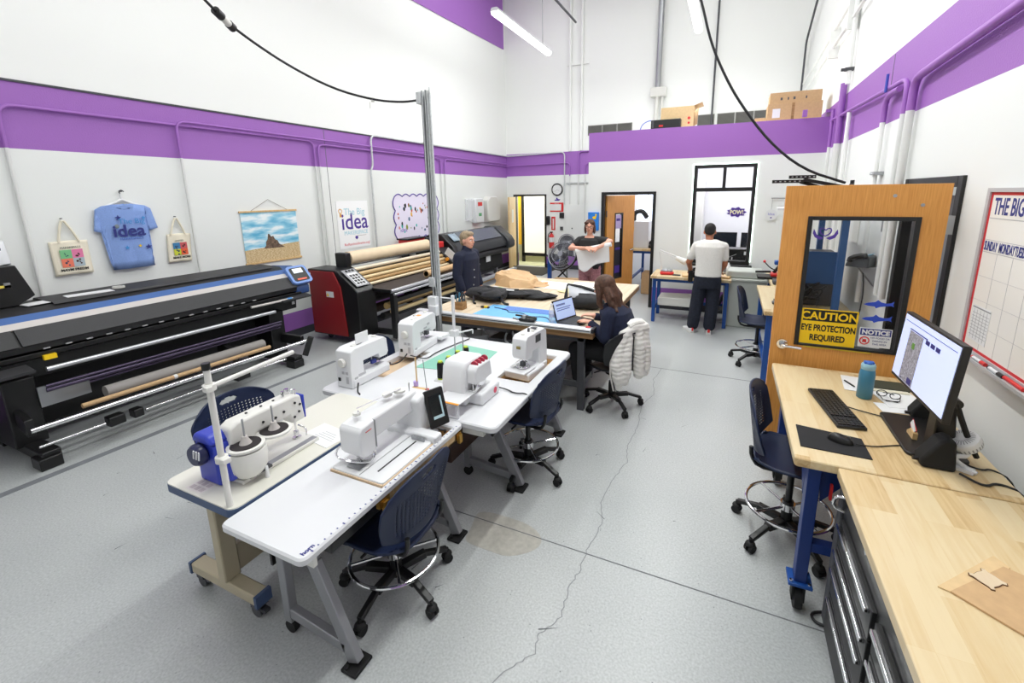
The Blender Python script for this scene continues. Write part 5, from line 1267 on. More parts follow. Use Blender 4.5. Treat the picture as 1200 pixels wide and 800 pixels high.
# ================================================================== CUTTING TABLE
CT = thing('cutting_table', 'big plywood cutting table with worn board edge on grey steel legs', 'table', (-2.1, 5.1, 0))
CX0, CX1, CY0, CY1, CZ = -3.08, -1.09, 3.88, 6.28, .86
obj('tabletop', MB().box(CX0, CX1, CY0, CY1, CZ - .018, CZ), M_ply, CT, bev=.002)
obj('board_edge', MB().box(CX0 + .002, CX1 - .002, CY0 + .002, CY1 - .002, CZ - .07, CZ - .018), M_edge, CT)
for x in (CX0 + .08, CX1 - .14):
    for y in (CY0 + .10, CY1 - .12):
        obj('leg', MB().box(x - .035, x + .035, y - .03, y + .03, 0, CZ - .07), M_dsteel, CT, bev=.004)
obj('leg_frame', MB().box(CX0 + .08, CX1 - .14, CY0 + .08, CY0 + .12, .24, .30).box(CX0 + .06, CX0 + .10, CY0 + .1, CY1 - .12, .24, .30).box(CX1 - .16, CX1 - .12, CY0 + .1, CY1 - .12, .24, .30).box(CX0 + .05, CX1 - .1, CY0 + .07, CY0 + .13, CZ - .13, CZ - .07), M_dsteel, CT)
obj('under_shelf', MB().box(CX0 + .1, CX1 - .4, CY0 + .14, CY1 - .2, .27, .29), M_black2, CT)
t = thing('cutting_rail', 'silver cutting rail along the near edge of the plywood table', 'rail', (-2.1, 3.87, CZ))
obj('rail', MB().prism([(3.84, .862), (3.84, .895), (3.865, .905), (3.93, .895), (3.95, .862)], 'x', -3.12, -1.10), mat('rail_aluminium', 'd6d8da', .35, .6), t, bev=.003)
obj('rail_groove', MB().box(-3.11, -1.11, 3.837, 3.842, .872, .882), M_dsteel, t)
obj('end_cap', MB().box(-1.10, -1.075, 3.84, 3.95, .862, .90), M_black, t)
obj('red_tab', MB().box(-1.16, -1.12, 3.87, 3.91, .902, .908), M_bred, t)
t = thing('rail_cutter', 'black sliding cutter head on the silver rail', 'cutter', (-1.78, 3.87, .90))
obj('carriage', MB().box(-1.85, -1.68, 3.84, 3.93, .905, .93), M_black, t, bev=.008)
obj('silver_knob', MB().cyl((-1.79, 3.86, .93), (-1.79, 3.86, .965), .022, n=14).cyl((-1.85, 3.84, .92), (-1.91, 3.84, .93), .010, n=8), M_steel, t)
obj('lever', MB().beam((-1.89, 3.87, .955), (-1.66, 3.86, .945), .02, .014), M_black, t)
# ---- shelf contents under the table
tag(obj('storage_bin', MB().lathe([(.14, .291), (.17, .6), (.165, .6), (.14, .31)], (-2.55, 4.15, 0), 4, 'z'), mat('pale_grey_bin', 'c8cacc', .5)), 'pale grey box under the cutting table behind the cone stand', 'box')
tag(obj('metal_box', MB().box(-2.30, -1.95, 4.02, 4.3, .291, .62), M_dsteel, bev=.01), 'dark grey metal box on the shelf under the cutting table', 'box')
t = thing('clamp_lamp', 'coiled silver lamp arm hanging under the cutting table edge', 'lamp', (-1.98, 3.98, .55))
obj('arm', MB().tube([(-2.0, 3.93, .78), (-2.06, 3.92, .66), (-1.99, 3.92, .60), (-1.94, 3.92, .66), (-1.96, 3.92, .76)], .012, 8, 2), M_steel, t)
obj('clip', MB().box(-2.02, -1.96, 3.90, 3.95, .74, .80), M_black, t)

# ---- galvanised strut post with cable
t = thing('strut_post', 'tall galvanised strut post at the near left corner of the cutting table', 'post', (-2.80, 3.80, 0))
px, py = -2.80, 3.80
mb = MB().box(px - .03, px - .024, py - .03, py + .03, 0, 3.15).box(px + .024, px + .03, py - .03, py + .03, 0, 3.15).box(px - .03, px + .03, py + .024, py + .03, 0, 3.15).box(px - .03, px - .012, py - .03, py - .024, 0, 3.15).box(px + .012, px + .03, py - .03, py - .024, 0, 3.15)
obj('channel', mb, M_galv, t)
mb = MB()
for k in range(40): mb.box(px - .008, px + .008, py + .020, py + .0238, .1 + k * .076, .145 + k * .076)
obj('slots', mb, M_dsteel, t)
obj('top_box', MB().box(px - .085, px - .03, py - .04, py + .03, 3.03, 3.14).cyl((px + .05, py, 3.12), (px + .05, py, 3.18), .010, n=8), M_galv, t, bev=.004)
obj('side_conduit', MB().cyl((px + .045, py + .01, .9), (px + .045, py + .01, 3.13), .011, n=10).cyl((px - .03, py - .035, 2.66), (px - .06, py - .035, 2.66), .006, n=6), M_galv, t)
obj('outlet_box', MB().box(px - .05, px + .05, py - .10, py - .03, .98, 1.10).box(px - .03, px + .07, py - .12, py - .06, .90, 1.01), M_white, t, bev=.006)
obj('joint_box', MB().box(px - .05, px + .02, py - .06, py - .03, 1.20, 1.30), M_galv, t, bev=.004)
obj('drop_cable', MB().tube([(px + .02, py - .08, .90), (px - .0, py - .12, .72), (px - .04, py - .08, .62), (px - .06, py - .02, .60)], .010, 8, 2), M_white, t)
obj('base_plate', MB().box(px - .07, px + .07, py - .07, py + .07, 0, .012), M_galv, t)
# hanging cable from post to ceiling
t = thing('overhead_cable', 'black power cable with twist connector sagging from the post top', 'cable', (-2.8, 3.8, 3.1))
pts = [(-2.86, 3.79, 3.07), (-3.06, 3.75, 3.058), (-3.327, 3.65, 3.089), (-3.64, 3.45, 3.186), (-3.893, 3.2, 3.359), (-3.989, 2.95, 3.497), (-3.956, 2.70, 3.582), (-3.879, 2.55, 3.623), (-3.831, 2.45, 3.654), (-3.70, 2.2, 3.74)]
CABLE_PTS = pts
obj('cable', MB().tube(pts, .011, 8, 2), M_cablem, t)
a, b_ = Vector(pts[6]), Vector(pts[7])
obj('connector', MB().cyl(a + (a - b_) * .35, a + (a - b_) * .0, .034, n=14).cyl(a + (b_ - a) * .55, b_, .034, n=14), M_black, t)
obj('connector_sleeve', MB().cyl(a, a + (b_ - a) * .55, .028, n=14), M_white2, t)
obj('cable_tie', MB().cyl((-3.33, 3.65, 3.07), (-3.33, 3.65, 3.11), .018, n=8).cyl((-3.36, 3.64, 3.01), (-3.36, 3.64, 3.07), .004, n=6), M_white2, t)
tag(cable('overhead_cable', [(-.50, 4.6, 4.6), (-.444, 4.6, 4.03), (-.359, 4.6, 3.81), (-.258, 4.6, 3.45), (-.117, 4.6, 3.15), (.026, 4.6, 2.91), (.27, 4.6, 2.583), (.556, 4.6, 2.33), (.90, 4.7, 2.21)], .011, smooth=2), 'black cable sweeping down from the roof to the bracket over the open door', 'cable')

# ---- things on the cutting table
zt = CZ + .001
tag(obj('cutting_mat', MB().prism([(-2.50, 4.02), (-1.50, 3.985), (-1.56, 4.48), (-2.49, 4.49)], 'z', zt, zt + .003), mat('sky_blue_mat', '6fb2e4', .5, noise=.03, nscale=50)), 'sky blue cutting mat at the near edge of the plywood table', 'mat')
t = thing('fabric_ruler', 'blue dotted fabric strip lying on the sky blue mat', 'fabric', (-2.0, 4.35, zt))
mb = MB().box(-2.28, -1.60, 4.30, 4.46, zt + .003, zt + .006)
obj('strip', mb, mat('denim_blue_print', '5a7fc4', .7, noise=.3, nscale=120), t)
tag(cable('usb_cable', [(-2.4, 4.35, zt + .01), (-2.2, 4.3, zt + .01), (-2.15, 4.2, zt + .01), (-2.0, 4.25, zt + .01), (-1.85, 4.12, zt + .01), (-1.7, 4.2, zt + .01), (-1.58, 4.05, zt + .01)], .004), 'thin dark cable wandering over the sky blue mat', 'cable')
# pen pot
t = thing('tool_holder', 'wooden box full of scissors and pens beside the post', 'tool holder', (-2.74, 4.16, zt))
obj('box', MB().box(-2.79, -2.69, 4.12, 4.22, zt, zt + .09), M_edge, t, bev=.003)
rs = random.Random(2); mb = MB(); m2 = MB()
for k in range(9):
    x, y = -2.74 + rs.uniform(-.035, .035), 4.17 + rs.uniform(-.035, .035)
    (mb if k % 2 else m2).cyl((x, y, zt + .09), (x + rs.uniform(-.06, .06), y + rs.uniform(-.03, .03), zt + rs.uniform(.16, .2)), .007, n=8)
obj('pens', mb, M_dsteel, t); obj('pens', m2, mat('teal_pen', '3a6f8a', .4), t)
obj('scissor_loops', MB().ring((-2.70, 4.15, zt + .18), .022, .006, (.3, 1, 0), 18, 6).ring((-2.77, 4.15, zt + .185), .022, .006, (.3, 1, .2), 18, 6), M_black, t)
t = thing('utility_knife', 'yellow and black utility knife on the plywood table', 'knife', (-2.5, 4.32, zt))
obj('grip', MB().obox((-2.50, 4.31, zt + .012), (.11, .03, .022), (0, 0, -.1)), M_black, t, bev=.004)
obj('yellow_band', MB().obox((-2.485, 4.309, zt + .013), (.045, .032, .024), (0, 0, -.1)), M_yel, t)
obj('blade', MB().obox((-2.59, 4.32, zt + .008), (.08, .008, .003), (0, 0, -.1)), M_steel, t)
# black bag / backpack
def blob(name, m, parent, c, r, seed, amp=.25, n=26, mm=16, flat=.0):
    rs = random.Random(seed); ph = [rs.uniform(0, 6.28) for _ in range(8)]
    def f(u, v):
        t_, p_ = 2 * PI * u, PI * v
        q = 1 + amp * (math.sin(2 * t_ + ph[0]) * .35 + math.sin(3 * t_ + 2 * p_ + ph[1]) * .3 + math.sin(5 * t_ + ph[2] + 3 * p_) * .2 + math.sin(7 * p_ + ph[3] + 2 * t_) * .15)
        x, y, z = math.sin(p_) * math.cos(t_), math.sin(p_) * math.sin(t_), math.cos(p_)
        x = math.copysign(abs(x) ** .8, x); y = math.copysign(abs(y) ** .8, y)
        return (c[0] + r[0] * x * q, c[1] + r[1] * y * q, max(c[2] - r[2] * (1 - flat), c[2] + r[2] * z * q))
    return obj(name, MB().grid(f, n, mm), m, parent, ang=180)
M_bagm = mat('black_nylon', '16161a', .7, noise=.3, nscale=30, bump=.4)
t = thing('backpack', 'black backpack lying flat in front of the man in the navy coat', 'bag', (-2.66, 4.72, zt))
blob('bag_body', M_bagm, t, (-2.70, 4.72, zt + .075), (.26, .20, .08), 4, .2)
blob('front_pocket', M_bagm, t, (-2.58, 4.62, zt + .09), (.18, .14, .06), 9, .3)
obj('strap', MB().tube([(-2.80, 4.55, zt + .06), (-2.75, 4.46, zt + .01), (-2.70, 4.42, zt + .012)], .014, 8, 2).tube([(-2.45, 4.58, zt + .08), (-2.36, 4.5, zt + .02), (-2.30, 4.52, zt + .012)], .014, 8, 2), M_bagm, t)
t = thing('jacket', 'folded black jacket beside the rolled white paper', 'jacket', (-2.35, 4.95, zt))
blob('cloth', M_bagm, t, (-2.36, 4.93, zt + .045), (.30, .15, .05), 21, .45)
blob('sleeve', M_bagm, t, (-2.08, 5.02, zt + .03), (.20, .07, .032), 31, .4)
obj('white_tag', MB().obox((-2.46, 4.86, zt + .105), (.12, .03, .004), (.2, .1, .5)), M_paper, t)
t = thing('paper_roll', 'rolled white paper in front of the brown paper bag', 'paper', (-2.68, 5.15, zt))
obj('roll', MB().cyl((-2.84, 5.16, zt + .035), (-2.48, 5.05, zt + .035), .035, n=18), M_paper, t)
obj('green_print', MB().cyl((-2.76, 5.136, zt + .036), (-2.68, 5.111, zt + .036), .0356, n=18), mat('pale_green_print', 'cfe0a8', .6), t)
# crumpled paper bag
t = thing('paper_bag', 'crumpled brown paper bag on the far left of the plywood table', 'bag', (-2.82, 5.65, zt))
rs = random.Random(8)
B0 = [(-3.10, 5.80), (-3.02, 5.50), (-2.72, 5.42), (-2.42, 5.50), (-2.38, 5.78), (-2.62, 5.94), (-2.92, 5.95)]
B1 = [(-3.08, 5.78, .15), (-3.03, 5.56, .17), (-2.78, 5.50, .12), (-2.48, 5.56, .09), (-2.44, 5.74, .10), (-2.62, 5.88, .15), (-2.90, 5.90, .18)]
B2 = [(-3.03, 5.76, .17), (-2.98, 5.62, .185), (-2.80, 5.60, .17), (-2.60, 5.63, .11), (-2.55, 5.72, .13), (-2.66, 5.80, .175), (-2.88, 5.82, .19)]
mb = MB()
vs = [(x, y, zt) for x, y in B0] + [(x, y, zt + z_) for x, y, z_ in B1] + [(x, y, zt + z_) for x, y, z_ in B2] + [(-2.80, 5.70, zt + .14)]
fs = []
for r_ in (0, 7):
    for k in range(7): fs.append((r_ + k, r_ + (k + 1) % 7, r_ + 7 + (k + 1) % 7, r_ + 7 + k))
for k in range(7): fs.append((14 + k, 14 + (k + 1) % 7, 21))
fs.append(tuple(range(6, -1, -1)))
bmx = bmesh.new(); bv = [bmx.verts.new(v) for v in vs]
for f in fs: bmx.faces.new([bv[i] for i in f])
bmesh.ops.triangulate(bmx, faces=bmx.faces[:])
bmesh.ops.subdivide_edges(bmx, edges=bmx.edges[:], cuts=2, use_grid_fill=True)
bmesh.ops.triangulate(bmx, faces=bmx.faces[:])
for v in bmx.verts:
    if v.co.z > zt + .01:
        v.co += Vector((rs.uniform(-.016, .016), rs.uniform(-.016, .016), rs.uniform(-.010, .012)))
bmx.verts.index_update()
mb.add([v.co[:] for v in bmx.verts], [[v.index for v in f.verts] for f in bmx.faces]); bmx.free()
obj('bag_body', mb, M_kraft, t, ang=24)
obj('folded_end', MB().add([(-2.44, 5.52, zt + .02), (-2.28, 5.60, zt + .006), (-2.26, 5.76, zt + .008), (-2.42, 5.78, zt + .05), (-2.42, 5.62, zt + .075), (-2.30, 5.68, zt + .03)], [(0, 1, 5, 4), (1, 2, 5), (2, 3, 4, 5), (3, 0, 4), (0, 3, 2, 1)]), M_kraft, t, ang=10)
# papers
t = thing('pattern_paper', 'white tissue pattern sheets spread over the far side of the table', 'paper', (-2.0, 5.75, zt))
mb = MB().obox((-2.15, 5.78, zt + .003), (.75, .48, .003), (0, 0, -.1)).obox((-1.68, 5.9, zt + .006), (.6, .5, .003), (0, 0, .12))
obj('sheet', mb, mat('tissue_paper', 'efece6', .7), t)
obj('yellow_sheet', MB().obox((-1.72, 5.45, zt + .010), (.55, .28, .003), (0, 0, -.35)), mat('pale_yellow_tissue', 'efe6a6', .7), t)
obj('orange_tab', MB().box(-2.42, -2.34, 5.86, 5.90, zt + .008, zt + .016), M_orange, t)
# laptop bag
t = thing('laptop_bag', 'open black laptop bag with pale grey lining behind the laptop', 'bag', (-1.42, 4.78, zt))
blob('bag_body', M_bagm, t, (-1.42, 4.72, zt + .08), (.21, .13, .085), 14, .15)
obj('lining', MB().add([(-1.64, 4.76, zt + .24), (-1.58, 4.62, zt + .14), (-1.30, 4.66, zt + .11), (-1.22, 4.80, zt + .15), (-1.40, 4.84, zt + .19)], [(0, 1, 2, 3, 4)]), mat('grey_lining', 'c9cbd0', .7), t, solid=.02)
obj('flap', MB().add([(-1.66, 4.78, zt + .25), (-1.63, 4.60, zt + .14), (-1.63, 4.62, zt + .02), (-1.66, 4.80, zt + .04)], [(0, 1, 2, 3)]).tube([(-1.65, 4.77, zt + .25), (-1.45, 4.82, zt + .22), (-1.25, 4.80, zt + .16)], .012, 6, 1), M_bagm, t, solid=.012)
# laptop
t = thing('laptop', 'open black laptop in front of the seated woman', 'laptop', (-1.36, 4.14, zt))
LR = -.35
M_lap = mat('laptop_black', '1d1d20', .45)
def lap(mb): return mb.xf(Matrix.Translation((-1.35, 4.14, zt)) @ Matrix.Rotation(LR, 4, 'Z'))
obj('base', lap(MB().box(-.11, .12, -.16, .16, .002, .018)), M_lap, t, bev=.004)
obj('keyboard', lap(MB().box(-.08, .03, -.14, .14, .0182, .020)), M_char, t)
obj('touchpad', lap(MB().box(.045, .105, -.05, .05, .0182, .0188)), M_dsteel, t)
lid = MB().box(-.006, .006, -.16, .16, 0, .215)
L2 = Matrix.Translation((-.115, 0, .015)) @ Matrix.Rotation(-.30, 4, 'Y')
obj('lid', lap(lid.xf(L2)), M_lap, t, bev=.003)
mscr = mat('laptop_display', 'aebfe6', .3, emit=.55)
obj('display', lap(MB().box(.006, .0075, -.148, .148, .015, .20).xf(L2)), mscr, t)
obj('display_text', lap(MB().box(.0075, .008, -.12, .02, .15, .17).box(.0075, .008, -.12, .10, .12, .13).box(.0075, .008, -.12, .08, .10, .11).xf(L2)), mat('display_ink', '6c7ba6', .4, emit=.2), t)
t = thing('water_bottle', 'clear plastic water bottle standing left of the laptop', 'bottle', (-1.56, 4.08, zt))
obj('bottle', MB().lathe([(.028, zt + .001), (.032, zt + .02), (.032, zt + .13), (.016, zt + .17), (.014, zt + .185)], (-1.57, 4.05, 0), 18), M_clear, t)
obj('cap', MB().cyl((-1.57, 4.05, zt + .185), (-1.57, 4.05, zt + .20), .016, n=14), M_white, t)
obj('label', MB().cyl((-1.57, 4.05, zt + .06), (-1.57, 4.05, zt + .10), .0325, n=18), mat('bottle_label', 'b8c4e6', .5), t)
tag(obj('paper_sheet', MB().obox((-1.30, 3.98, zt + .002), (.30, .05, .003), (0, 0, .03)), M_paper), 'narrow white paper strip under the laptop edge', 'paper')

# ================================================================== PEOPLE
def caps(mb, a, b_, r1, r2, n=14, fl=1.0):
    """tapered limb with rounded ends; fl flattens across y"""
    a = Vector(a); b_ = Vector(b_); d = b_ - a; L = d.length; d.normalize()
    u = Vector((0, 0, 1)) if abs(d.z) < .9 else Vector((0, 1, 0))
    x = d.cross(u).normalized(); y = d.cross(x).normalized()
    rings = []
    for k in range(0, 5):
        t_ = PI / 2 * k / 4; rings.append((a - d * r1 * math.cos(t_), r1 * math.sin(t_)))
    for k in range(4, -1, -1):
        t_ = PI / 2 * k / 4; rings.append((b_ + d * r2 * math.cos(t_), r2 * math.sin(t_)))
    vs = []
    for c_, r in rings:
        for k in range(n):
            q = 2 * PI * k / n; vs.append(c_ + x * math.cos(q) * max(r, .0005) + y * math.sin(q) * max(r, .0005) * fl)
    fs = [(i * n + k, i * n + (k + 1) % n, (i + 1) * n + (k + 1) % n, (i + 1) * n + k) for i in range(len(rings) - 1) for k in range(n)]
    fs += [tuple(range(n - 1, -1, -1)), tuple(range((len(rings) - 1) * n, len(rings) * n))]
    return mb.add(vs, fs)
def chain(mb, pts, fl=1.0):
    for (p, r), (q, s_) in zip(pts, pts[1:]): caps(mb, p, q, r, s_, fl=fl)
    return mb
def remesh(o, vox=.008, it=3, fac=.5):
    m_ = o.modifiers.new('merge', 'REMESH'); m_.mode = 'VOXEL'; m_.voxel_size = vox; m_.use_smooth_shade = True
    s_ = o.modifiers.new('relax', 'SMOOTH'); s_.iterations = it; s_.factor = fac
    return o
def torso(mb, c, prof, sy=.7, yaw=0, n=28):
    """smooth closed trunk: (z, half width, x shift, y shift) rings"""
    Rz = Matrix.Rotation(yaw, 3, 'Z'); vs = []
    for z_, r_, dx_, dy_ in prof:
        for k in range(n):
            q = 2 * PI * k / n; cx_, sn_ = math.cos(q), math.sin(q)
            p = Rz @ Vector((r_ * math.copysign(abs(cx_) ** .85, cx_) + dx_, r_ * sy * math.copysign(abs(sn_) ** .85, sn_) + dy_, 0))
            vs.append((c[0] + p.x, c[1] + p.y, z_))
    m_ = len(prof)
    fs = [(i * n + k, i * n + (k + 1) % n, (i + 1) * n + (k + 1) % n, (i + 1) * n + k) for i in range(m_ - 1) for k in range(n)]
    fs += [tuple(range(n - 1, -1, -1)), tuple(range((m_ - 1) * n, m_ * n))]
    return mb.add(vs, fs)
def head(mb, c, yaw, s=1.0, pitch=0):
    """skull, jaw, nose, ears, brow and lips; faces local -y turned by yaw"""
    R = Matrix.Rotation(yaw, 3, 'Z') @ Matrix.Rotation(pitch, 3, 'X')
    c = Vector(c)
    def P(x, y, z): return c + R @ Vector((x * s, y * s, z * s))
    def E(p, r): mb.ell(P(*p), [q * s for q in r], 16, 12, R)
    E((0, .012, .02), (.076, .095, .098)); E((0, -.018, -.045), (.058, .068, .068)); E((0, -.05, -.085), (.03, .028, .024))
    caps(mb, P(0, -.083, .012), P(0, -.104, -.018), .008 * s, .013 * s)
    E((0, -.092, -.024), (.017, .012, .010)); E((0, -.078, .028), (.05, .018, .012)); E((0, -.078, -.052), (.022, .012, .007)); E((0, -.076, -.062), (.018, .012, .006))
    for q in (-1, 1):
        E((q * .077, .012, -.005), (.010, .020, .030)); E((q * .035, -.062, -.018), (.022, .02, .02))
    return P
def face_bits(P, par, iris='3a2a22', glasses=False, lip='b5655a'):
    for q in (-1, 1):
        e = obj('eye', MB().ell(P(q * .031, -.079, .008), (.011, .009, .008), 12, 8), mat('eye_white', 'ecebe8', .3), par)
        obj('iris', MB().ell(P(q * .031, -.0868, .008), (.005, .003, .005), 10, 6), mat('iris_' + iris, iris, .2), e)
        obj('eyebrow', MB().tube([P(q * .016, -.092, .028), P(q * .032, -.092, .034), P(q * .05, -.080, .028)], .0035, 6, 1), mat('brow', '5a4030', .8), par)
    obj('lips', MB().tube([P(-.022, -.083, -.056), P(-.008, -.091, -.054), P(.008, -.091, -.054), P(.022, -.083, -.056)], .0045, 6, 1), mat('lip_' + lip, lip, .5), par)
    if glasses:
        mb = MB()
        for q in (-1, 1):
            pts = [P(q * .033 + .024 * math.cos(a), -.100 + .006 * abs(math.cos(a)), .006 + .019 * math.sin(a)) for a in [2 * PI * k / 16 for k in range(17)]]
            mb.tube(pts, .0022, 5); mb.tube([P(q * .056, -.094, .010), P(q * .078, -.03, .008), P(q * .080, .02, .0)], .002, 5)
        mb.tube([P(-.009, -.102, .008), P(.009, -.102, .008)], .0022, 5)
        obj('glasses', mb, mat('dark_frames', '3b2c2c', .3), par)
def hand(mb, w_, d, up, s=1.0, side=1, curl=.6):
    """palm from wrist w_ along d, palm normal -up; five bent fingers"""
    w_ = Vector(w_); d = Vector(d).normalized(); up = Vector(up); up = (up - d * up.dot(d)).normalized(); sd = d.cross(up) * side
    for k in range(4):
        q = (k - 1.5) * .019 * s
        caps(mb, w_ + sd * q * .7, w_ + d * .085 * s + sd * q, .015 * s, .0125 * s)
        b0 = w_ + d * .088 * s + sd * q
        ln = (.036, .042, .039, .030)[k] * s; v = (d - up * curl * .7).normalized(); v2 = (d * .4 - up * (curl + .3)).normalized()
        b1 = b0 + v * ln; b2 = b1 + v2 * ln * .75
        caps(mb, b0, b1, .0095 * s, .0085 * s); caps(mb, b1, b2, .0085 * s, .0075 * s)
    t0 = w_ + d * .025 * s - sd * .026 * s; t1 = t0 + (d * .75 - sd * .8).normalized() * .042 * s; t2 = t1 + (d * .9 - up * curl * .6 - sd * .1).normalized() * .034 * s
    caps(mb, t0, t1, .014 * s, .0105 * s); caps(mb, t1, t2, .0105 * s, .0085 * s)
    return mb
def shoe(par, heel, toe, m, name='shoe', sole=None):
    h = Vector(heel); t_ = Vector(toe); d = (t_ - h).normalized(); sd = Vector((-d.y, d.x, 0))
    mb = MB(); n = 14
    prof = [(0, .030, .075), (.05, .036, .085), (.11, .038, .075), (.17, .044, .055), (.23, .046, .045), (.27, .034, .032)]
    L = (t_ - h).length; vs = []
    for q, w_, hh in prof:
        for k in range(n):
            a = 2 * PI * k / n; zz = hh * (.5 + .5 * math.sin(a)); ww = w_ * math.cos(a)
            vs.append(h + d * (q / .27 * L) + sd * ww + Vector((0, 0, max(.002, zz))))
    fs = [(i * n + k, i * n + (k + 1) % n, (i + 1) * n + (k + 1) % n, (i + 1) * n + k) for i in range(len(prof) - 1) for k in range(n)]
    fs += [tuple(range(n - 1, -1, -1)), tuple(range((len(prof) - 1) * n, len(prof) * n))]
    o = obj(name, mb.add(vs, fs), m, par, ang=60)
    if sole: obj('sole', MB().prism([(h + d * L * a + sd * b_)[:2] for a, b_ in ((-.02, .034), (.5, .040), (.85, .050), (1.0, .032), (1.02, 0), (1.0, -.032), (.85, -.05), (.5, -.04), (-.02, -.034))], 'z', .001, .026), sole, o)
    return o
VB = .0075
# ---------- man in navy coat, standing at the left of the cutting table, facing +x
M1 = thing('person', 'standing man in a navy button coat with grey blond hair', 'person', (-3.30, 5.25, 0))
bx, by = -3.30, 5.22
yw = PI / 2 - .12
mb = MB()
P = head(mb, (bx + .03, by + .0, 1.53), yw, 1.0, .04)
caps(mb, (bx, by, 1.38), (bx + .02, by, 1.48), .055, .052)
mb.ell((bx, by, 1.20), (.10, .16, .17)); mb.ell((bx, by, .98), (.12, .16, .16))
for s_ in (-1, 1):
    chain(mb, [((bx + .01, by + s_ * .20, 1.33), .055), ((bx - .0, by + s_ * .24, 1.08), .042), ((bx + .07, by + s_ * .23, .86), .030)])
    hand(mb, (bx + .08, by + s_ * .23, .84), (.25, 0, -1), (0, s_ * 1, .1), 1, -s_)
    chain(mb, [((bx, by + s_ * .09, .92), .085), ((bx + .01, by + s_ * .10, .48), .058), ((bx - .01, by + s_ * .10, .09), .038)])
remesh(obj('body', mb, M_skin, M1), VB)
mb = MB(); chain(mb, [((bx, by - .17, 1.325), .078), ((bx, by + .17, 1.325), .078)])
torso(mb, (bx, by), [(.70, .20, 0, 0), (.85, .205, 0, 0), (1.0, .195, 0, 0), (1.15, .20, 0, 0), (1.28, .205, 0, 0), (1.36, .16, 0, 0), (1.39, .09, 0, 0)], .72, PI / 2); caps(mb, (bx, by, 1.34), (bx + .012, by, 1.425), .095, .066)
for s_ in (-1, 1): chain(mb, [((bx, by + s_ * .20, 1.32), .075), ((bx - .01, by + s_ * .25, 1.08), .062), ((bx + .06, by + s_ * .235, .89), .05)])
remesh(obj('coat', mb, M_navy, M1), VB)
for k in range(5):
    obj('button', MB().ell((bx + .150 - .01 * abs(k - 2), by - .035 - .012 * k, 1.24 - k * .105), (.012, .012, .012), 10, 6), M_steel, M1)
mb = MB()
for s_ in (-1, 1): chain(mb, [((bx, by + s_ * .09, .86), .10), ((bx + .01, by + s_ * .10, .48), .075), ((bx - .01, by + s_ * .10, .08), .062)])
remesh(obj('trousers', mb, mat('dark_trousers', '1c1d24', .8), M1), .01)
for s_ in (-1, 1): shoe(M1, (bx - .08, by + s_ * .10, 0), (bx + .18, by + s_ * .11, 0), M_black)
mb = MB()
Rh = Matrix.Rotation(yw, 3, 'Z')
mb.ell(P(0, .028, .045), (.083, .100, .088), 20, 14, Rh); mb.ell(P(0, .065, -.01), (.074, .052, .075), 16, 12, Rh); mb.ell(P(0, -.035, .095), (.062, .05, .035), 16, 12, Rh)
remesh(obj('hair', mb, mat('grey_blond_hair', '9d8a70', .8, noise=.35, nscale=70), M1), .006)
face_bits(P, M1)
# ---------- woman holding a paper roll, facing the camera
W1 = thing('person', 'standing woman in a dark grey T-shirt and glasses holding a roll of white paper', 'person', (-2.1, 7.15, 0))
bx, by = -2.10, 7.20
yw = .16
mb = MB()
P = head(mb, (bx + .005, by - .04, 1.60), yw, .98, .08)
caps(mb, (bx, by, 1.42), (bx, by - .02, 1.53), .048, .045)
mb.ell((bx, by, 1.28), (.17, .11, .19)); mb.ell((bx, by, 1.05), (.15, .11, .16)); mb.ell((bx, by, .92), (.18, .13, .13))
LA = [((bx - .18, by, 1.37), .050), ((bx - .31, by - .10, 1.24), .042), ((bx + .03, by - .33, 1.275), .030)]
RA = [((bx + .18, by, 1.38), .050), ((bx + .37, by - .10, 1.375), .042), ((bx + .24, by - .33, 1.30), .030)]
chain(mb, LA); chain(mb, RA)
hand(mb, (bx + .035, by - .335, 1.28), (1, .0, .0), (0, -.8, .7), .95, -1, .8); hand(mb, (bx + .235, by - .335, 1.295), (-1, .0, -.35), (0, -.8, .7), .95, 1, .8)
for s_ in (-1, 1): chain(mb, [((bx + s_ * .09, by, .88), .088), ((bx + s_ * .10, by, .48), .056), ((bx + s_ * .10, by + .02, .08), .036)])
remesh(obj('body', mb, M_skin, W1), VB)
mb = MB(); chain(mb, [((bx - .13, by, 1.385), .062), ((bx + .13, by, 1.385), .062)]); torso(mb, (bx, by), [(.90, .19, 0, 0), (1.02, .175, 0, 0), (1.15, .17, 0, 0), (1.28, .185, 0, 0), (1.38, .17, 0, 0), (1.42, .10, 0, 0)], .72)
chain(mb, [(LA[0][0], .066), ((bx - .235, by - .04, 1.315), .062)]); chain(mb, [(RA[0][0], .066), ((bx + .29, by - .055, 1.38), .060)])
remesh(obj('t_shirt', mb, mat('charcoal_jersey', '2b2b2c', .85, noise=.1, nscale=80), W1), VB)
text('lettering', 'ROCK', .05, (bx - .04, by - .145, 1.25), '-y', mat('faded_print', '9a8f70', .8), W1, align='CENTER', bold=.003)
mb = MB(); mb.ell((bx, by, .90), (.20, .145, .14))
for s_ in (-1, 1): chain(mb, [((bx + s_ * .09, by, .86), .105), ((bx + s_ * .105, by, .48), .08), ((bx + s_ * .105, by + .01, .12), .065)])
remesh(obj('trousers', mb, mat('dusty_pink_print', 'b07a80', .85, noise=.25, nscale=40), W1), .01)
for s_ in (-1, 1): shoe(W1, (bx + s_ * .1, by + .08, 0), (bx + s_ * .11, by - .17, 0), M_black)
mb = MB()
Rh = Matrix.Rotation(yw, 3, 'Z')
mb.ell(P(0, .03, .045), (.086, .098, .085), 20, 14, Rh)
for s_ in (-1, 1): mb.ell(P(s_ * .075, .012, -.035), (.024, .055, .085), 14, 12, Rh); mb.ell(P(s_ * .05, -.058, .075), (.038, .03, .028), 14, 12, Rh)
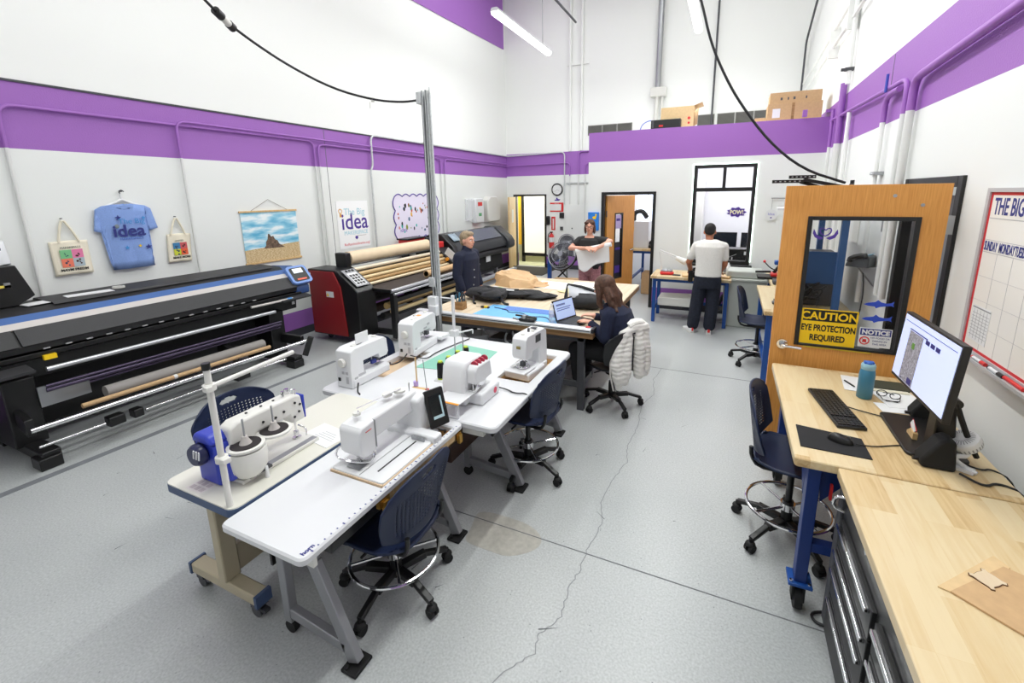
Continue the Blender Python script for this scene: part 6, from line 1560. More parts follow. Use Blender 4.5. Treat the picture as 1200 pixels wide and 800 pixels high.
mb.ell(P(0, .075, -.04), (.078, .045, .085), 16, 12, Rh)
remesh(obj('hair', mb, mat('brown_hair', '4a2c20', .7, noise=.3, nscale=60), W1), .006)
face_bits(P, W1, glasses=True)
t = thing('paper_roll', 'white roll of paper hanging open in the standing woman\'s hands', 'paper', (-2.0, 6.9, .85))
ra, rb = Vector((-2.275, 6.965, 1.21)), Vector((-1.68, 6.965, 1.345))
mb = MB().cyl(ra, rb, .034, n=20)
obj('roll', mb, M_paper, t)
obj('core_hole', MB().cyl(ra - (rb - ra) * .004, ra, .018, n=14), M_dsteel, t)
def shf(u, v):
    p = ra.lerp(rb, .02 + .93 * u)
    dz = v * (.25 + .11 * math.exp(-((u - .22) / .22) ** 2) - .0 * u + .03 * u)
    return (p.x + .04 * v * (1 - 2 * u) * .6 + .03 * v, p.y - .034 + .03 * math.sin(2.2 * v) - .03 * math.sin(3 * u + 1) * v, p.z - dz)
obj('sheet', MB().grid(shf, 18, 14), mat('draft_paper', 'e9e9ea', .7), t, solid=.002, ang=180)
# ---------- seated woman, facing -x, on the stool with the coat
W2 = thing('person', 'seated woman with long brown hair in a navy sweater at the laptop', 'person', (-.98, 4.22, 0))
bx, by = -.93, 4.18
yw = -PI / 2 - .25
mb = MB()
P = head(mb, (bx - .14, by - .02, 1.235), yw, .97, .30)
caps(mb, (bx - .05, by, 1.06), (bx - .11, by - .01, 1.16), .048, .045)
chain(mb, [((bx + .02, by, .62), .125), ((bx + .02, by, .80), .115), ((bx - .03, by, .98), .125)])
chain(mb, [((bx - .04, by - .15, 1.02), .06), ((bx - .04, by + .15, 1.02), .06)])
A1 = [((bx - .04, by - .18, 1.01), .052), ((bx - .06, by - .23, .80), .040), ((bx - .24, by - .13, .905), .028)]
A2 = [((bx - .04, by + .18, 1.01), .052), ((bx - .08, by + .24, .82), .040), ((bx - .27, by + .12, .905), .028)]
chain(mb, A1); chain(mb, A2)
hand(mb, (bx - .245, by - .13, .91), (-1, .25, .05), (0, 0, 1), .92, 1, .45); hand(mb, (bx - .275, by + .12, .91), (-1, -.15, .02), (0, 0, 1), .92, -1, .45)
for s_ in (-1, 1): chain(mb, [((bx + .02, by + s_ * .10, .60), .095), ((bx - .38, by + s_ * .12, .60), .062), ((bx - .34, by + s_ * .13, .24), .045)])
remesh(obj('body', mb, M_skin, W2), VB)
mb = MB(); torso(mb, (bx, by), [(.53, .21, 0, -.03), (.64, .225, 0, -.03), (.78, .205, 0, -.035), (.92, .21, 0, -.01), (1.02, .20, 0, .02), (1.08, .12, 0, .04)], .75, PI / 2); chain(mb, [((bx - .035, by - .14, 1.01), .078), ((bx - .035, by + .14, 1.01), .078)]); caps(mb, (bx - .03, by, 1.03), (bx - .06, by, 1.09), .075, .062)
for A in (A1, A2): chain(mb, [(A[0][0], .075), (A[1][0], .062), (tuple(Vector(A[1][0]).lerp(Vector(A[2][0]), .85)), .042)])
remesh(obj('sweater', mb, mat('navy_knit', '141b35', .9, noise=.2, nscale=60), W2), VB)
mb = MB(); mb.ell((bx + .03, by, .58), (.17, .20, .09))
for s_ in (-1, 1): chain(mb, [((bx + .02, by + s_ * .10, .60), .11), ((bx - .38, by + s_ * .12, .61), .08), ((bx - .34, by + s_ * .13, .26), .065)])
remesh(obj('trousers', mb, mat('black_trousers', '0f0f13', .9), W2), .01)
for s_ in (-1, 1):
    o = shoe(W2, (bx - .28, by + s_ * .13, 0), (bx - .50, by + s_ * .14, 0), M_black); o.location.z += .21
mb = MB()
Rh = Matrix.Rotation(yw, 3, 'Z') @ Matrix.Rotation(.30, 3, 'X')
mb.ell(P(0, .03, .04), (.093, .108, .095), 20, 14, Rh)
for s_ in (-1, 1):
    chain(mb, [(P(s_ * .072, -.015, .045), .034), (P(s_ * .085, -.01, -.04), .034), (P(s_ * .088, -.035, -.13), .028), (P(s_ * .08, -.02, -.20), .016)])
    chain(mb, [(P(s_ * .05, .07, -.02), .045), (P(s_ * .065, .085, -.12), .042), (P(s_ * .07, .09, -.21), .026)])
chain(mb, [(P(0, .085, -.0), .06), (P(0, .10, -.12), .055), (P(0, .11, -.22), .032)])
rs = random.Random(4)
for k in range(22):
    a = rs.uniform(-1, 1); e_ = rs.uniform(-.03, .03); chain(mb, [(P(a * .075, .10, -.02), .016), (P(a * .08 + e_, .13, -.10), .015), (P(a * .09 - e_, .115, -.18), .013), (P(a * .11 + e_, .13 + rs.uniform(-.03, .03), -.27 + rs.uniform(-.04, .03)), .006)])
remesh(obj('hair', mb, mat('warm_brown_hair', '4d3122', .65, noise=.45, nscale=45), W2), .006)
face_bits(P, W2)
# her chair and coat
s7 = make_stool('black based stool the seated woman is sitting on', None, .50, chrome_ring=False, name='office_stool')
for c_ in s7.children:
    if c_.name.startswith(('seat', 'backrest')) and not c_.name.startswith('seat_mech'):
        c_.data = c_.data.copy(); c_.data.materials.clear(); c_.data.materials.append(mat('dark_chair_shell', '13151b', .5))
seat_height(s7, -.05)
s7.location = (-.97, 4.20, 0); s7.rotation_euler = (0, 0, PI - .60)
t = thing('coat', 'white quilted puffer coat hung over the seated woman\'s chair back', 'coat', (-.68, 4.22, .4))
M_coat = mat('white_quilted_nylon', 'e6e3de', .6)
nt, b = nodes(M_coat)
tc = nt.nodes.new('ShaderNodeTexCoord'); wv = nt.nodes.new('ShaderNodeTexWave'); wv.bands_direction = 'Z'; wv.inputs['Scale'].default_value = 7; wv.inputs['Distortion'].default_value = 5; wv.inputs['Detail'].default_value = 2
nt.links.new(tc.outputs['Object'], wv.inputs['Vector']); bp = nt.nodes.new('ShaderNodeBump'); bp.inputs['Strength'].default_value = .35; bp.inputs['Distance'].default_value = .012
nt.links.new(wv.outputs['Fac'], bp.inputs['Height']); nt.links.new(bp.outputs[0], b.inputs['Normal'])
mb = MB()
chain(mb, [((-.80, 4.02, .85), .045), ((-.86, 3.985, .70), .062), ((-.875, 3.945, .54), .066), ((-.85, 3.94, .40), .055), ((-.85, 3.935, .31), .022)])
chain(mb, [((-.79, 4.04, .80), .05), ((-.80, 4.0, .62), .062), ((-.79, 3.985, .46), .058), ((-.80, 3.97, .38), .045)])
chain(mb, [((-.72, 4.13, .86), .05), ((-.69, 4.12, .70), .06), ((-.69, 4.12, .54), .06), ((-.69, 4.12, .42), .055)])
chain(mb, [((-.67, 4.20, .84), .045), ((-.65, 4.19, .68), .055), ((-.645, 4.19, .52), .058), ((-.65, 4.19, .42), .05)])
chain(mb, [((-.83, 4.0, .84), .045), ((-.76, 4.09, .885), .05), ((-.67, 4.20, .87), .055)])
remesh(obj('quilted_shell', mb, M_coat, t), .009)
obj('fur_collar', MB().tube([(-.80, 4.05, .90), (-.75, 4.12, .93), (-.69, 4.20, .91), (-.655, 4.23, .82)], .045, 12, 1), mat('white_fur', 'f0eee9', .95, noise=.1, nscale=90, bump=.6), t)
obj('zip_edge', MB().tube([(-.90, 3.93, .66), (-.93, 3.90, .5), (-.88, 3.89, .30)], .008, 6, 1), M_silver, t)
# ---------- man bending over the back bench, back to the camera
M2 = thing('person', 'man in a white T-shirt and dark jeans bending over the blue-legged bench', 'person', (-.22, 7.15, 0))
bx, by = -.22, 7.12
mb = MB()
P = head(mb, (bx - .02, by + .16, 1.545), PI, 1.06, .35)
caps(mb, (bx - .01, by + .08, 1.38), (bx - .02, by + .13, 1.48), .058, .054)
chain(mb, [((bx, by, .95), .12), ((bx, by + .03, 1.1), .12), ((bx, by + .05, 1.28), .13)]); chain(mb, [((bx - .15, by + .06, 1.34), .065), ((bx + .15, by + .06, 1.34), .065)])
B1 = [((bx - .19, by + .07, 1.34), .058), ((bx - .29, by + .10, 1.08), .044), ((bx - .27, by + .32, .90), .030)]
B2 = [((bx + .19, by + .07, 1.34), .058), ((bx + .22, by + .10, 1.07), .044), ((bx + .16, by + .34, .90), .030)]
chain(mb, B1); chain(mb, B2)
hand(mb, (bx - .27, by + .33, .895), (.15, 1, -.3), (0, .3, 1), 1, 1, .9); hand(mb, (bx + .16, by + .35, .895), (-.15, 1, -.3), (0, .3, 1), 1, -1, .9)
for s_ in (-1, 1): chain(mb, [((bx + s_ * .09, by, .90), .095), ((bx + s_ * .11 - .02, by + .01, .49), .062), ((bx + s_ * .12 - .05, by - .01, .09), .040)])
remesh(obj('body', mb, M_skin2, M2), VB)
mb = MB(); torso(mb, (bx, by), [(.90, .19, 0, -.01), (1.0, .185, 0, 0), (1.1, .185, 0, .01), (1.22, .20, 0, .03), (1.34, .21, 0, .05), (1.41, .17, 0, .07), (1.44, .10, 0, .08)], .74)
chain(mb, [((bx - .15, by + .06, 1.355), .070), ((bx + .15, by + .06, 1.355), .070)])
chain(mb, [(B1[0][0], .070), ((bx - .265, by + .085, 1.17), .062)]); chain(mb, [(B2[0][0], .070), ((bx + .212, by + .085, 1.17), .062)])
remesh(obj('t_shirt', mb, mat('white_jersey', 'dcdad5', .85, noise=.04, nscale=50), M2), VB)
mb = MB(); torso(mb, (bx, by), [(.72, .18, 0, 0), (.82, .19, 0, 0), (.92, .18, 0, 0), (.97, .165, 0, 0)], .78)
for s_ in (-1, 1): chain(mb, [((bx + s_ * .09, by, .84), .108), ((bx + s_ * .11 - .02, by + .01, .49), .098), ((bx + s_ * .12 - .05, by - .01, .12), .088)])
remesh(obj('jeans', mb, mat('dark_denim', '171c2b', .85, noise=.3, nscale=30), M2), .009)
for s_ in (-1, 1):
    o = shoe(M2, (bx + s_ * .12 - .05, by - .085, 0), (bx + s_ * .15 - .10 - (.05 if s_ < 0 else 0), by + .17, 0), M_paper, 'sneaker', M_white2)
    obj('heel_patch', MB().obox((bx + s_ * .12 - .05, by - .078, .055), (.035, .02, .05)), M_bred, o)
mb = MB(); Rh = Matrix.Rotation(PI, 3, 'Z') @ Matrix.Rotation(.35, 3, 'X')
mb.ell(P(0, .032, .042), (.084, .10, .088), 20, 14, Rh); mb.ell(P(0, .07, -.005), (.075, .045, .06), 16, 12, Rh); mb.ell(P(0, -.03, .09), (.065, .05, .035), 16, 12, Rh)
remesh(obj('hair', mb, mat('black_hair', '15110f', .7, noise=.2, nscale=70), M2), .006)
face_bits(P, M2)
obj('wristwatch', MB().ring((bx - .274, by + .285, .925), .034, .008, (.05, .8, -.6), 20, 6).box(bx - .30, bx - .27, by + .275, by + .305, .955, .967), M_black, M2)

# ================================================================== RIGHT: DESK, TOOL CHEST, DOOR, WHITEBOARD
DZ = .90
DK = thing('computer_desk', 'butcher block computer desk on deep blue steel legs and casters', 'desk', (.78, 2.9, 0))
obj('desktop', MB().prism(rrect(.375, 1.20, 2.245, 3.56, .02), 'z', DZ - .045, DZ), M_butch, DK, bev=.006)
def bench_leg(x, y, par, m, zt_, w_=.07, wheel=True):
    l = obj('leg', MB().beam((x, y, .17 if wheel else .0), (x, y, zt_), w_, .055, (1, 0, 0)), m, par, bev=.003)
    mb = MB()
    for k in range(7): mb.cyl((x, y - .0285, .24 + k * .05), (x, y - .0272, .24 + k * .05), .007, n=8)
    obj('bolt_holes', mb, M_black, l)
    if wheel:
        obj('caster_plate', MB().box(x - .055, x + .055, y - .055, y + .055, .155, .172), M_bluest, l, bev=.003)
        obj('caster_bolts', MB().cyl((x - .04, y - .04, .172), (x - .04, y - .04, .182), .009, n=8).cyl((x + .04, y - .04, .172), (x + .04, y - .04, .182), .009, n=8).cyl((x + .04, y + .04, .172), (x + .04, y + .04, .182), .009, n=8), M_chrome, l)
        cs = obj('caster', MB().cyl((x - .018, y, .062), (x + .018, y, .062), .062, n=24).box(x - .03, x - .022, y - .03, y + .03, .05, .155).box(x + .022, x + .03, y - .03, y + .03, .05, .155), M_rub, l)
    return l
for x in (.475, 1.10):
    for y in (2.34, 3.44): bench_leg(x, y, DK, M_bluest2, DZ - .045)
obj('gusset', MB().prism([(.50, .855), (.72, .855), (.66, .80), (.52, .62)], 'y', 2.36, 2.366), M_bluest2, DK)
obj('gusset', MB().prism([(2.38, .855), (2.60, .855), (2.54, .80), (2.40, .62)], 'x', .45, .456), M_bluest2, DK)
obj('rail', MB().box(.45, .50, 2.34, 3.44, .80, .85).box(.475, 1.1, 2.315, 2.365, .36, .41).box(.475, 1.1, 3.42, 3.46, .36, .41).box(1.08, 1.12, 2.34, 3.44, .36, .41), M_bluest2, DK)
obj('red_strap', MB().box(.545, .555, 2.30, 2.32, .68, .76), M_bred, DK)
# tool chest workbench
TC = thing('tool_chest', 'black tool chest workbench with chrome drawer pulls and butcher block top', 'tool chest', (.95, 1.35, 0))
obj('worktop', MB().prism(rrect(.545, 1.29, .35, 2.238, .012), 'z', DZ - .048, DZ - .003), M_butch, TC, bev=.004)
obj('carcass', MB().box(.585, 1.27, .40, 2.20, .12, DZ - .048), M_black2, TC, bev=.004)
obj('front_frame', MB().box(.572, .588, .40, 2.20, .10, DZ - .048), M_black, TC)
obj('corner_post', MB().box(.56, .60, 2.16, 2.215, .10, DZ - .05), M_dsteel, TC, bev=.004)
obj('lock', MB().cyl((.571, 1.80, .82), (.560, 1.80, .82), .012, n=14), M_chrome, TC)
zz = DZ - .075
for k, (y0, y1, rows) in enumerate(((1.64, 2.13, (.13, .10, .16, .22)), (1.02, 1.60, (.13, .10, .16, .22)))):
    z = DZ - .19
    for h in rows:
        d = obj('drawer', MB().box(.556, .575, y0, y1, z - h + .008, z), M_black2, TC, bev=.003)
        obj('pull', MB().box(.538, .558, y0 + .02, y1 - .02, z - .030, z - .010), M_chrome, d, bev=.004)
        z -= h
obj('side_handle', MB().tube([(.575, 2.16, .80), (.535, 2.17, .79), (.53, 2.17, .74), (.575, 2.16, .73)], .008, 8, 1), M_chrome, TC)
for x in (.66, 1.2):
    for y in (.5, 2.1): obj('caster', MB().cyl((x - .02, y, .05), (x + .02, y, .05), .05, n=20).box(x - .03, x + .03, y - .04, y + .04, .09, .122), M_rub, TC)
obj('badge_sticker', MB().box(.570, .572, 1.15, 1.33, .80, .84), M_dsteel, TC)
tag(cable('power_cable', [(.70, 2.27, .02), (.56, 2.24, .012), (.53, 2.30, .012), (.60, 2.34, .012), (.58, 2.26, .06), (.60, 2.23, .3)], .007), 'black cable coiled on the floor beside the tool chest', 'cable')

Z1 = DZ + .0005
# keyboard
KB = thing('keyboard', 'slim black keyboard lying slantwise on the computer desk', 'keyboard', (.65, 2.88, Z1))
KM = Matrix.Translation((.645, 2.885, Z1)) @ Matrix.Rotation(.15, 4, 'Z')
obj('base', MB().box(-.068, .072, -.24, .24, .002, .018).xf(KM), M_black, KB, bev=.004)
mb = MB()
for r in range(6):
    for c_ in range(18):
        if c_ in (14,): continue
        mb.box(-.060 + r * .021, -.0425 + r * .021, .228 - c_ * .0255 - .022, .228 - c_ * .0255, .018, .0235)
obj('keys', mb.xf(KM), mat('key_black', '1e1e20', .35), KB)
tag(cable('keyboard_cable', [(.70, 2.93, Z1 + .01), (.78, 2.90, Z1 + .006), (.90, 2.86, Z1 + .006), (1.0, 2.86, Z1 + .006)], .0035), 'thin black cable from the keyboard to the monitor foot', 'cable')
tag(obj('mouse_pad', MB().prism([(.418, 2.595), (.703, 2.555), (.705, 2.36), (.412, 2.365)], 'z', Z1, Z1 + .004), mat('mouse_pad_cloth', '17171a', .85)), 'black mouse pad at the front corner of the computer desk', 'mouse pad')
MO = thing('mouse', 'black corded mouse on the black mouse pad', 'mouse', (.60, 2.49, Z1 + .004))
MM = Matrix.Translation((.60, 2.485, Z1 + .0045)) @ Matrix.Rotation(-.3, 4, 'Z')
def mf_(u, v):
    a = 2 * PI * u; return (.055 * math.cos(a) * (1 - v * .0) * math.cos(v * PI / 2) ** .6, .030 * math.sin(a) * math.cos(v * PI / 2) ** .6, .036 * math.sin(v * PI / 2) * (1 - .15 * math.cos(a)))
obj('shell', MB().grid(mf_, 24, 8).xf(MM), M_black, MO, ang=180)
obj('wheel', MB().cyl((.03, -.004, .03), (.03, .004, .03), .009, n=12).xf(MM), M_dsteel, MO)
tag(cable('mouse_cable', [(.66, 2.47, Z1 + .012), (.74, 2.49, Z1 + .004), (.84, 2.55, Z1 + .004), (.93, 2.58, Z1 + .004)], .003), 'thin black mouse cable running under the monitor', 'cable')
# bottle
WB = thing('water_bottle', 'insulated teal blue bottle with a bright blue lid on the desk', 'bottle', (.84, 3.13, Z1))
M_teal = mat('teal_bottle_paint', '3f7f9e', .4)
obj('bottle_body', MB().lathe([(.034, Z1), (.040, Z1 + .004), (.041, Z1 + .15), (.038, Z1 + .175), (.034, Z1 + .185)], (.84, 3.13, 0), 28), M_teal, WB, ang=60)
obj('collar', MB().lathe([(.035, Z1 + .185), (.037, Z1 + .19), (.037, Z1 + .21), (.033, Z1 + .22), (0, Z1 + .22)], (.84, 3.13, 0), 28), mat('pale_teal', '9cc4d2', .4), WB)
obj('lid', MB().box(.815, .865, 3.115, 3.145, Z1 + .205, Z1 + .235).lathe([(.024, Z1 + .22), (.022, Z1 + .232), (0, Z1 + .234)], (.84, 3.13, 0), 20), mat('royal_blue_lid', '2f5fb4', .4), WB, bev=.004)
# papers, note, pen, glasses
t = thing('papers', 'white papers and a notebook on the desk behind the bottle', 'paper', (.95, 3.35, Z1))
obj('sheet', MB().obox((.92, 3.33, Z1 + .002), (.30, .26, .002), (0, 0, -.1)), M_paper, t)
obj('sheet', MB().obox((1.02, 3.18, Z1 + .004), (.22, .28, .002), (0, 0, .2)), M_paper, t)
obj('notebook', MB().obox((1.0, 3.36, Z1 + .010), (.22, .14, .010), (0, 0, .05)), mat('dark_olive_cover', '34382b', .6), t)
obj('notepad', MB().obox((1.0, 3.28, Z1 + .007), (.20, .06, .006), (0, 0, .05)), mat('cream_pad', 'd8d4c0', .7), t)
tag(obj('note_sheet', MB().obox((.955, 3.02, Z1 + .002), (.15, .12, .002), (0, 0, .15)), M_paper), 'small blank white sheet in front of the eyeglasses', 'paper')
tag(obj('pen', MB().cyl((.785, 3.36, Z1 + .009), (.82, 3.27, Z1 + .009), .005, n=10).cyl((.82, 3.27, Z1 + .009), (.823, 3.262, Z1 + .009), .004, .001, 10), M_black), 'black pen on the white paper left of the bottle', 'pen')
t = thing('eyeglasses', 'black framed eyeglasses lying folded on the papers', 'glasses', (.98, 3.17, Z1))
mb = MB()
for q in (-1, 1):
    mb.tube([(.97 + q * .030 + .026 * math.cos(a), 3.17 - q * .012, Z1 + .024 + .019 * math.sin(a)) for a in [2 * PI * k / 18 for k in range(19)]], .0026, 6)
    mb.tube([(.97 + q * .056, 3.17 - q * .012, Z1 + .030), (.97 + q * .04, 3.11, Z1 + .012), (.97 - q * .03, 3.10, Z1 + .010)], .0024, 6)
mb.tube([(.944 + .0, 3.18, Z1 + .03), (.97, 3.172, Z1 + .032), (.996, 3.16, Z1 + .03)], .0026, 6)
obj('frame', mb, M_black, t)
# monitor
MN = thing('monitor', 'black computer monitor on a tilting stand showing a pale web page', 'monitor', (1.0, 2.80, Z1))
MT = Matrix.Translation((.895, 2.56, 1.35)) @ Matrix.Rotation(.03, 4, 'Z') @ Matrix.Diagonal((1, .95, 1, 1)) @ Matrix.Rotation(.07, 4, 'Y')   # screen faces -x
obj('bezel', MB().box(-.006, .022, -.31, .31, -.175, .175).xf(MT), M_black, MN, bev=.003)
obj('back_shell', MB().box(.022, .05, -.25, .25, -.14, .13).xf(MT), M_black2, MN, bev=.012)
obj('display', MB().box(-.008, -.006, -.298, .298, -.158, .163).xf(MT), mat('web_page_display', 'c3cdf0', .3, emit=.72), MN)
# local y axis: +y is the viewer's left
obj('page_photo', MB().box(-.0095, -.008, .04, .20, -.155, .10).xf(MT), mat('page_photo', '8f8e99', .4, emit=.3, noise=.7, nscale=90), MN)
obj('page_rule', MB().box(-.0095, -.008, -.0, .205, .104, .109).box(-.0095, -.008, -.28, .28, .135, .137).xf(MT), mat('page_ink', '2a2a78', .4, emit=.1), MN)
mb = MB()
for k in range(3): mb.box(-.0095, -.008, -.03 - k * .055, .01 - k * .055, .083, .103)
obj('page_title', mb.xf(MT), MATS['page_ink'], MN)
obj('page_green', MB().box(-.0105, -.0095, .11, .14, .02, .05).xf(MT), mat('page_green', '5b8a3c', .4, emit=.2), MN)
obj('page_buttons', MB().box(-.0105, -.0095, .17, .18, -.15, -.145).box(-.0105, -.0095, .05, .10, -.150, -.12).xf(MT), MATS['page_ink'], MN)
obj('stand_column', MB().prism([(.955, .915), (.965, 1.40), (1.0, 1.40), (1.05, .915)], 'y', 2.50, 2.59), M_black, MN, bev=.008)
obj('stand_foot', MB().prism(rrect(.86, 1.10, 2.47, 2.92, .03), 'z', Z1, Z1 + .016), M_black, MN, bev=.004)
obj('mount_knob', MB().cyl((1.0, 2.49, 1.20), (1.0, 2.45, 1.20), .022, n=14), M_black, MN)
obj('cable_strap', MB().tube([(1.0, 2.46, 1.20), (1.03, 2.46, 1.12), (1.09, 2.50, 1.0), (1.13, 2.52, .93)], .012, 6, 1), M_rub, MN)
def speaker(x, y, lb, s=1):
    t = thing('desktop_speaker', lb, 'speaker', (x, y, Z1), 'desktop speakers')
    obj('cabinet', MB().prism([(-.07 + x, Z1 + .001), (x - .075, Z1 + .04), (x - .02, Z1 + .135), (x + .005, Z1 + .155), (x + .04, Z1 + .145), (x + .055, Z1 + .001)], 'y', y - .05 * s, y + .05 * s), mat('speaker_cloth', '131314', .85), t, bev=.012, seg=3)
    obj('volume_knob', MB().cyl((x - .07, y - .01, Z1 + .025), (x - .095, y - .01, Z1 + .025), .009, n=12), M_black, t)
    return t
speaker(.960, 2.425, 'black wedge speaker in front of the monitor beside the white fan', .88)
speaker(1.08, 2.95, 'black wedge speaker half hidden behind the monitor', .8)
t = thing('card_holder', 'small wooden card holder with a red and white card at the monitor foot', 'card holder', (.94, 2.66, Z1 + .016))
obj('wood_block', MB().prism([(2.62, Z1 + .017), (2.70, Z1 + .017), (2.70, Z1 + .03), (2.66, Z1 + .06), (2.62, Z1 + .05)], 'x', .925, .945), M_oakl, t)
obj('red_card', MB().obox((.938, 2.665, Z1 + .062), (.004, .07, .045), (.5, 0, 0)), M_bred, t)
obj('white_card', MB().obox((.932, 2.655, Z1 + .07), (.004, .06, .035), (.7, 0, 0)), M_paper, t)
# little fan
t = thing('desk_fan', 'small white clip-on desk fan behind the black speaker', 'fan', (1.09, 2.42, Z1))
fc = Vector((1.07, 2.50, Z1 + .105)); ax = Vector((-.55, -.15, .80)).normalized()
QF = Matrix.Translation(fc) @ ax.to_track_quat('Z', 'Y').to_matrix().to_4x4()
obj('cage', MB().lathe([(.030, -.035), (.058, -.022), (.062, .0), (.060, .018), (.05, .026), (.02, .030), (0, .030)], (0, 0, 0), 32).xf(QF), M_white, t)
mb = MB()
for k in range(26):
    q = 2 * PI * k / 26
    mb.add([tuple(v) for v in ((.0605 * math.cos(q), .0605 * math.sin(q), -.018), (.0632 * math.cos(q), .0632 * math.sin(q), .0), (.0632 * math.cos(q + .09), .0632 * math.sin(q + .09), .0), (.0605 * math.cos(q + .09), .0605 * math.sin(q + .09), -.018))], [(0, 1, 2, 3)])
    mb.add([(.024 * math.cos(q), .024 * math.sin(q), .0310), (.050 * math.cos(q), .050 * math.sin(q), .0275), (.050 * math.cos(q + .06), .050 * math.sin(q + .06), .0275), (.024 * math.cos(q + .1), .024 * math.sin(q + .1), .0310)], [(0, 1, 2, 3)])
obj('grille_slots', mb.xf(QF), mat('grille_shadow_grey', '8f9094', .6), t)
obj('stand', MB().tube([fc - ax * .03, (1.075, 2.46, Z1 + .055), (1.03, 2.455, Z1 + .05), (1.02, 2.45, Z1 + .012)], .011, 8, 1).obox((1.045, 2.43, Z1 + .008), (.09, .05, .013), (0, 0, -.5)).tube([(1.09, 2.40, Z1 + .008), (1.05, 2.43, Z1 + .02), (1.02, 2.46, Z1 + .04)], .010, 8, 1), M_white, t)
tag(cable('power_cable', [(1.02, 2.37, Z1 + .01), (1.08, 2.30, Z1 + .006), (1.14, 2.36, Z1 + .006), (1.22, 2.32, Z1 + .0), (1.25, 2.24, .7)], .005), 'black cable leaving the speaker towards the wall behind the desk', 'cable')
tag(cable('power_cable', [(1.04, 2.50, Z1 + .01), (1.12, 2.44, Z1 + .006), (1.17, 2.48, Z1 + .006), (1.23, 2.42, Z1 - .01), (1.25, 2.36, .7)], .004), 'second black cable trailing past the white fan over the desk edge', 'cable')
tag(cable('power_cable', [(1.05, 2.76, Z1 + .02), (1.12, 2.74, Z1 + .006), (1.18, 2.70, Z1 + .006), (1.23, 2.64, .86), (1.25, 2.6, .7)], .005), 'black cable dropping behind the desk next to the monitor stand', 'cable')
# cardboard on the chest
t = thing('cardboard_sheet', 'brown corrugated cardboard sheet lying on the butcher block worktop', 'cardboard', (.95, 1.68, DZ))
P4 = [(.70, 1.575), (.80, 1.71), (.955, 1.83), (1.20, 1.60), (1.02, 1.38)]
obj('sheet', MB().prism([(.728, 1.605), (.93, 1.795), (1.28, 1.62), (1.12, 1.30)], 'z', DZ - .002, DZ + .004), M_card, t)
obj('torn_top_ply', MB().prism([(.70, 1.615), (.745, 1.60), (.80, 1.655), (.86, 1.72), (.95, 1.80), (.925, 1.845)], 'z', DZ - .0021, DZ + .0015), M_card2, t)
t = thing('wooden_cutout', 'small laser-cut wooden piece resting on the cardboard sheet', 'wood piece', (.855, 1.70, DZ + .004))
cx, cy = .855, 1.705; a = .7
pp = [(-.032, -.02), (-.036, -.028), (-.028, -.034), (-.02, -.026), (.0, -.028), (.02, -.026), (.028, -.034), (.036, -.028), (.032, -.018), (.034, 0), (.032, .018), (.036, .028), (.028, .034), (.02, .026), (0, .028), (-.02, .026), (-.028, .034), (-.036, .028), (-.032, .02), (-.034, 0)]
obj('piece', MB().prism([(cx + x * math.cos(a) - y * math.sin(a), cy + x * math.sin(a) + y * math.cos(a)) for x, y in pp], 'z', DZ + .0042, DZ + .0082), M_ply, t)
obj('burnt_edge', MB().prism([(cx + 1.06 * (x * math.cos(a) - y * math.sin(a)), cy + 1.06 * (x * math.sin(a) + y * math.cos(a))) for x, y in pp], 'z', DZ + .0041, DZ + .007), mat('burnt_wood', '5e3b20', .7), t)

# ---- open door leaf with big window
DY = 3.66
dr = st(thing('door_3', None, None, (.82, DY, 0)))
leaf = obj('leaf', MB().box(.362, 1.270, DY, DY + .045, .012, 2.182), M_oak, dr, bev=.002)
carve(leaf, [(.536, 1.112, DY - .1, DY + .15, 1.044, 1.948)])
obj('window_frame', MB().box(.512, .540, DY - .012, DY + .057, 1.03, 1.972).box(1.108, 1.138, DY - .012, DY + .057, 1.03, 1.972).box(.540, 1.108, DY - .012, DY + .057, 1.945, 1.972).box(.540, 1.108, DY - .012, DY + .057, 1.03, 1.046), M_black, dr, bev=.003)
obj('pane', MB().box(.538, 1.110, DY + .004, DY + .010, 1.046, 1.946), M_glass, dr)
hdl = obj('door_handle', MB().cyl((.437, DY, 1.025), (.437, DY - .012, 1.025), .036, n=24).cyl((.437, DY - .012, 1.025), (.437, DY - .06, 1.025), .013, n=14).tube([(.437, DY - .056, 1.025), (.46, DY - .062, 1.024), (.555, DY - .058, 1.018)], .011, 10, 1), M_chrome, dr)
obj('lock_cylinder', MB().cyl((.437, DY - .012, 1.025), (.437, DY - .03, 1.025), .02, n=16), M_steel, hdl)
obj('edge_plate', MB().box(.3605, .3625, DY + .01, DY + .035, .97, 1.08), M_steel, dr)
obj('closer_plug', MB().cyl((.982, DY, 2.108), (.982, DY - .004, 2.108), .011, n=14), M_steel, dr)
obj('closer_plug', MB().cyl((1.132, DY, 2.048), (1.132, DY - .004, 2.048), .011, n=14), M_steel, dr)
for z in (.25, 1.1, 1.92):
    obj('hinge', MB().box(1.268, 1.34, DY + .045, DY + .049, z - .06, z + .06).cyl((1.30, DY + .06, z - .06), (1.30, DY + .06, z + .06), .010, n=10), M_steel, dr)
obj('kick_strip', MB().box(.57, .98, DY - .0125, DY - .012, 1.022, 1.029).box(.60, .97, DY - .0132, DY - .0125, 1.0225, 1.0285), mat('faded_yellow_strip', 'cdb52e', .6), dr)
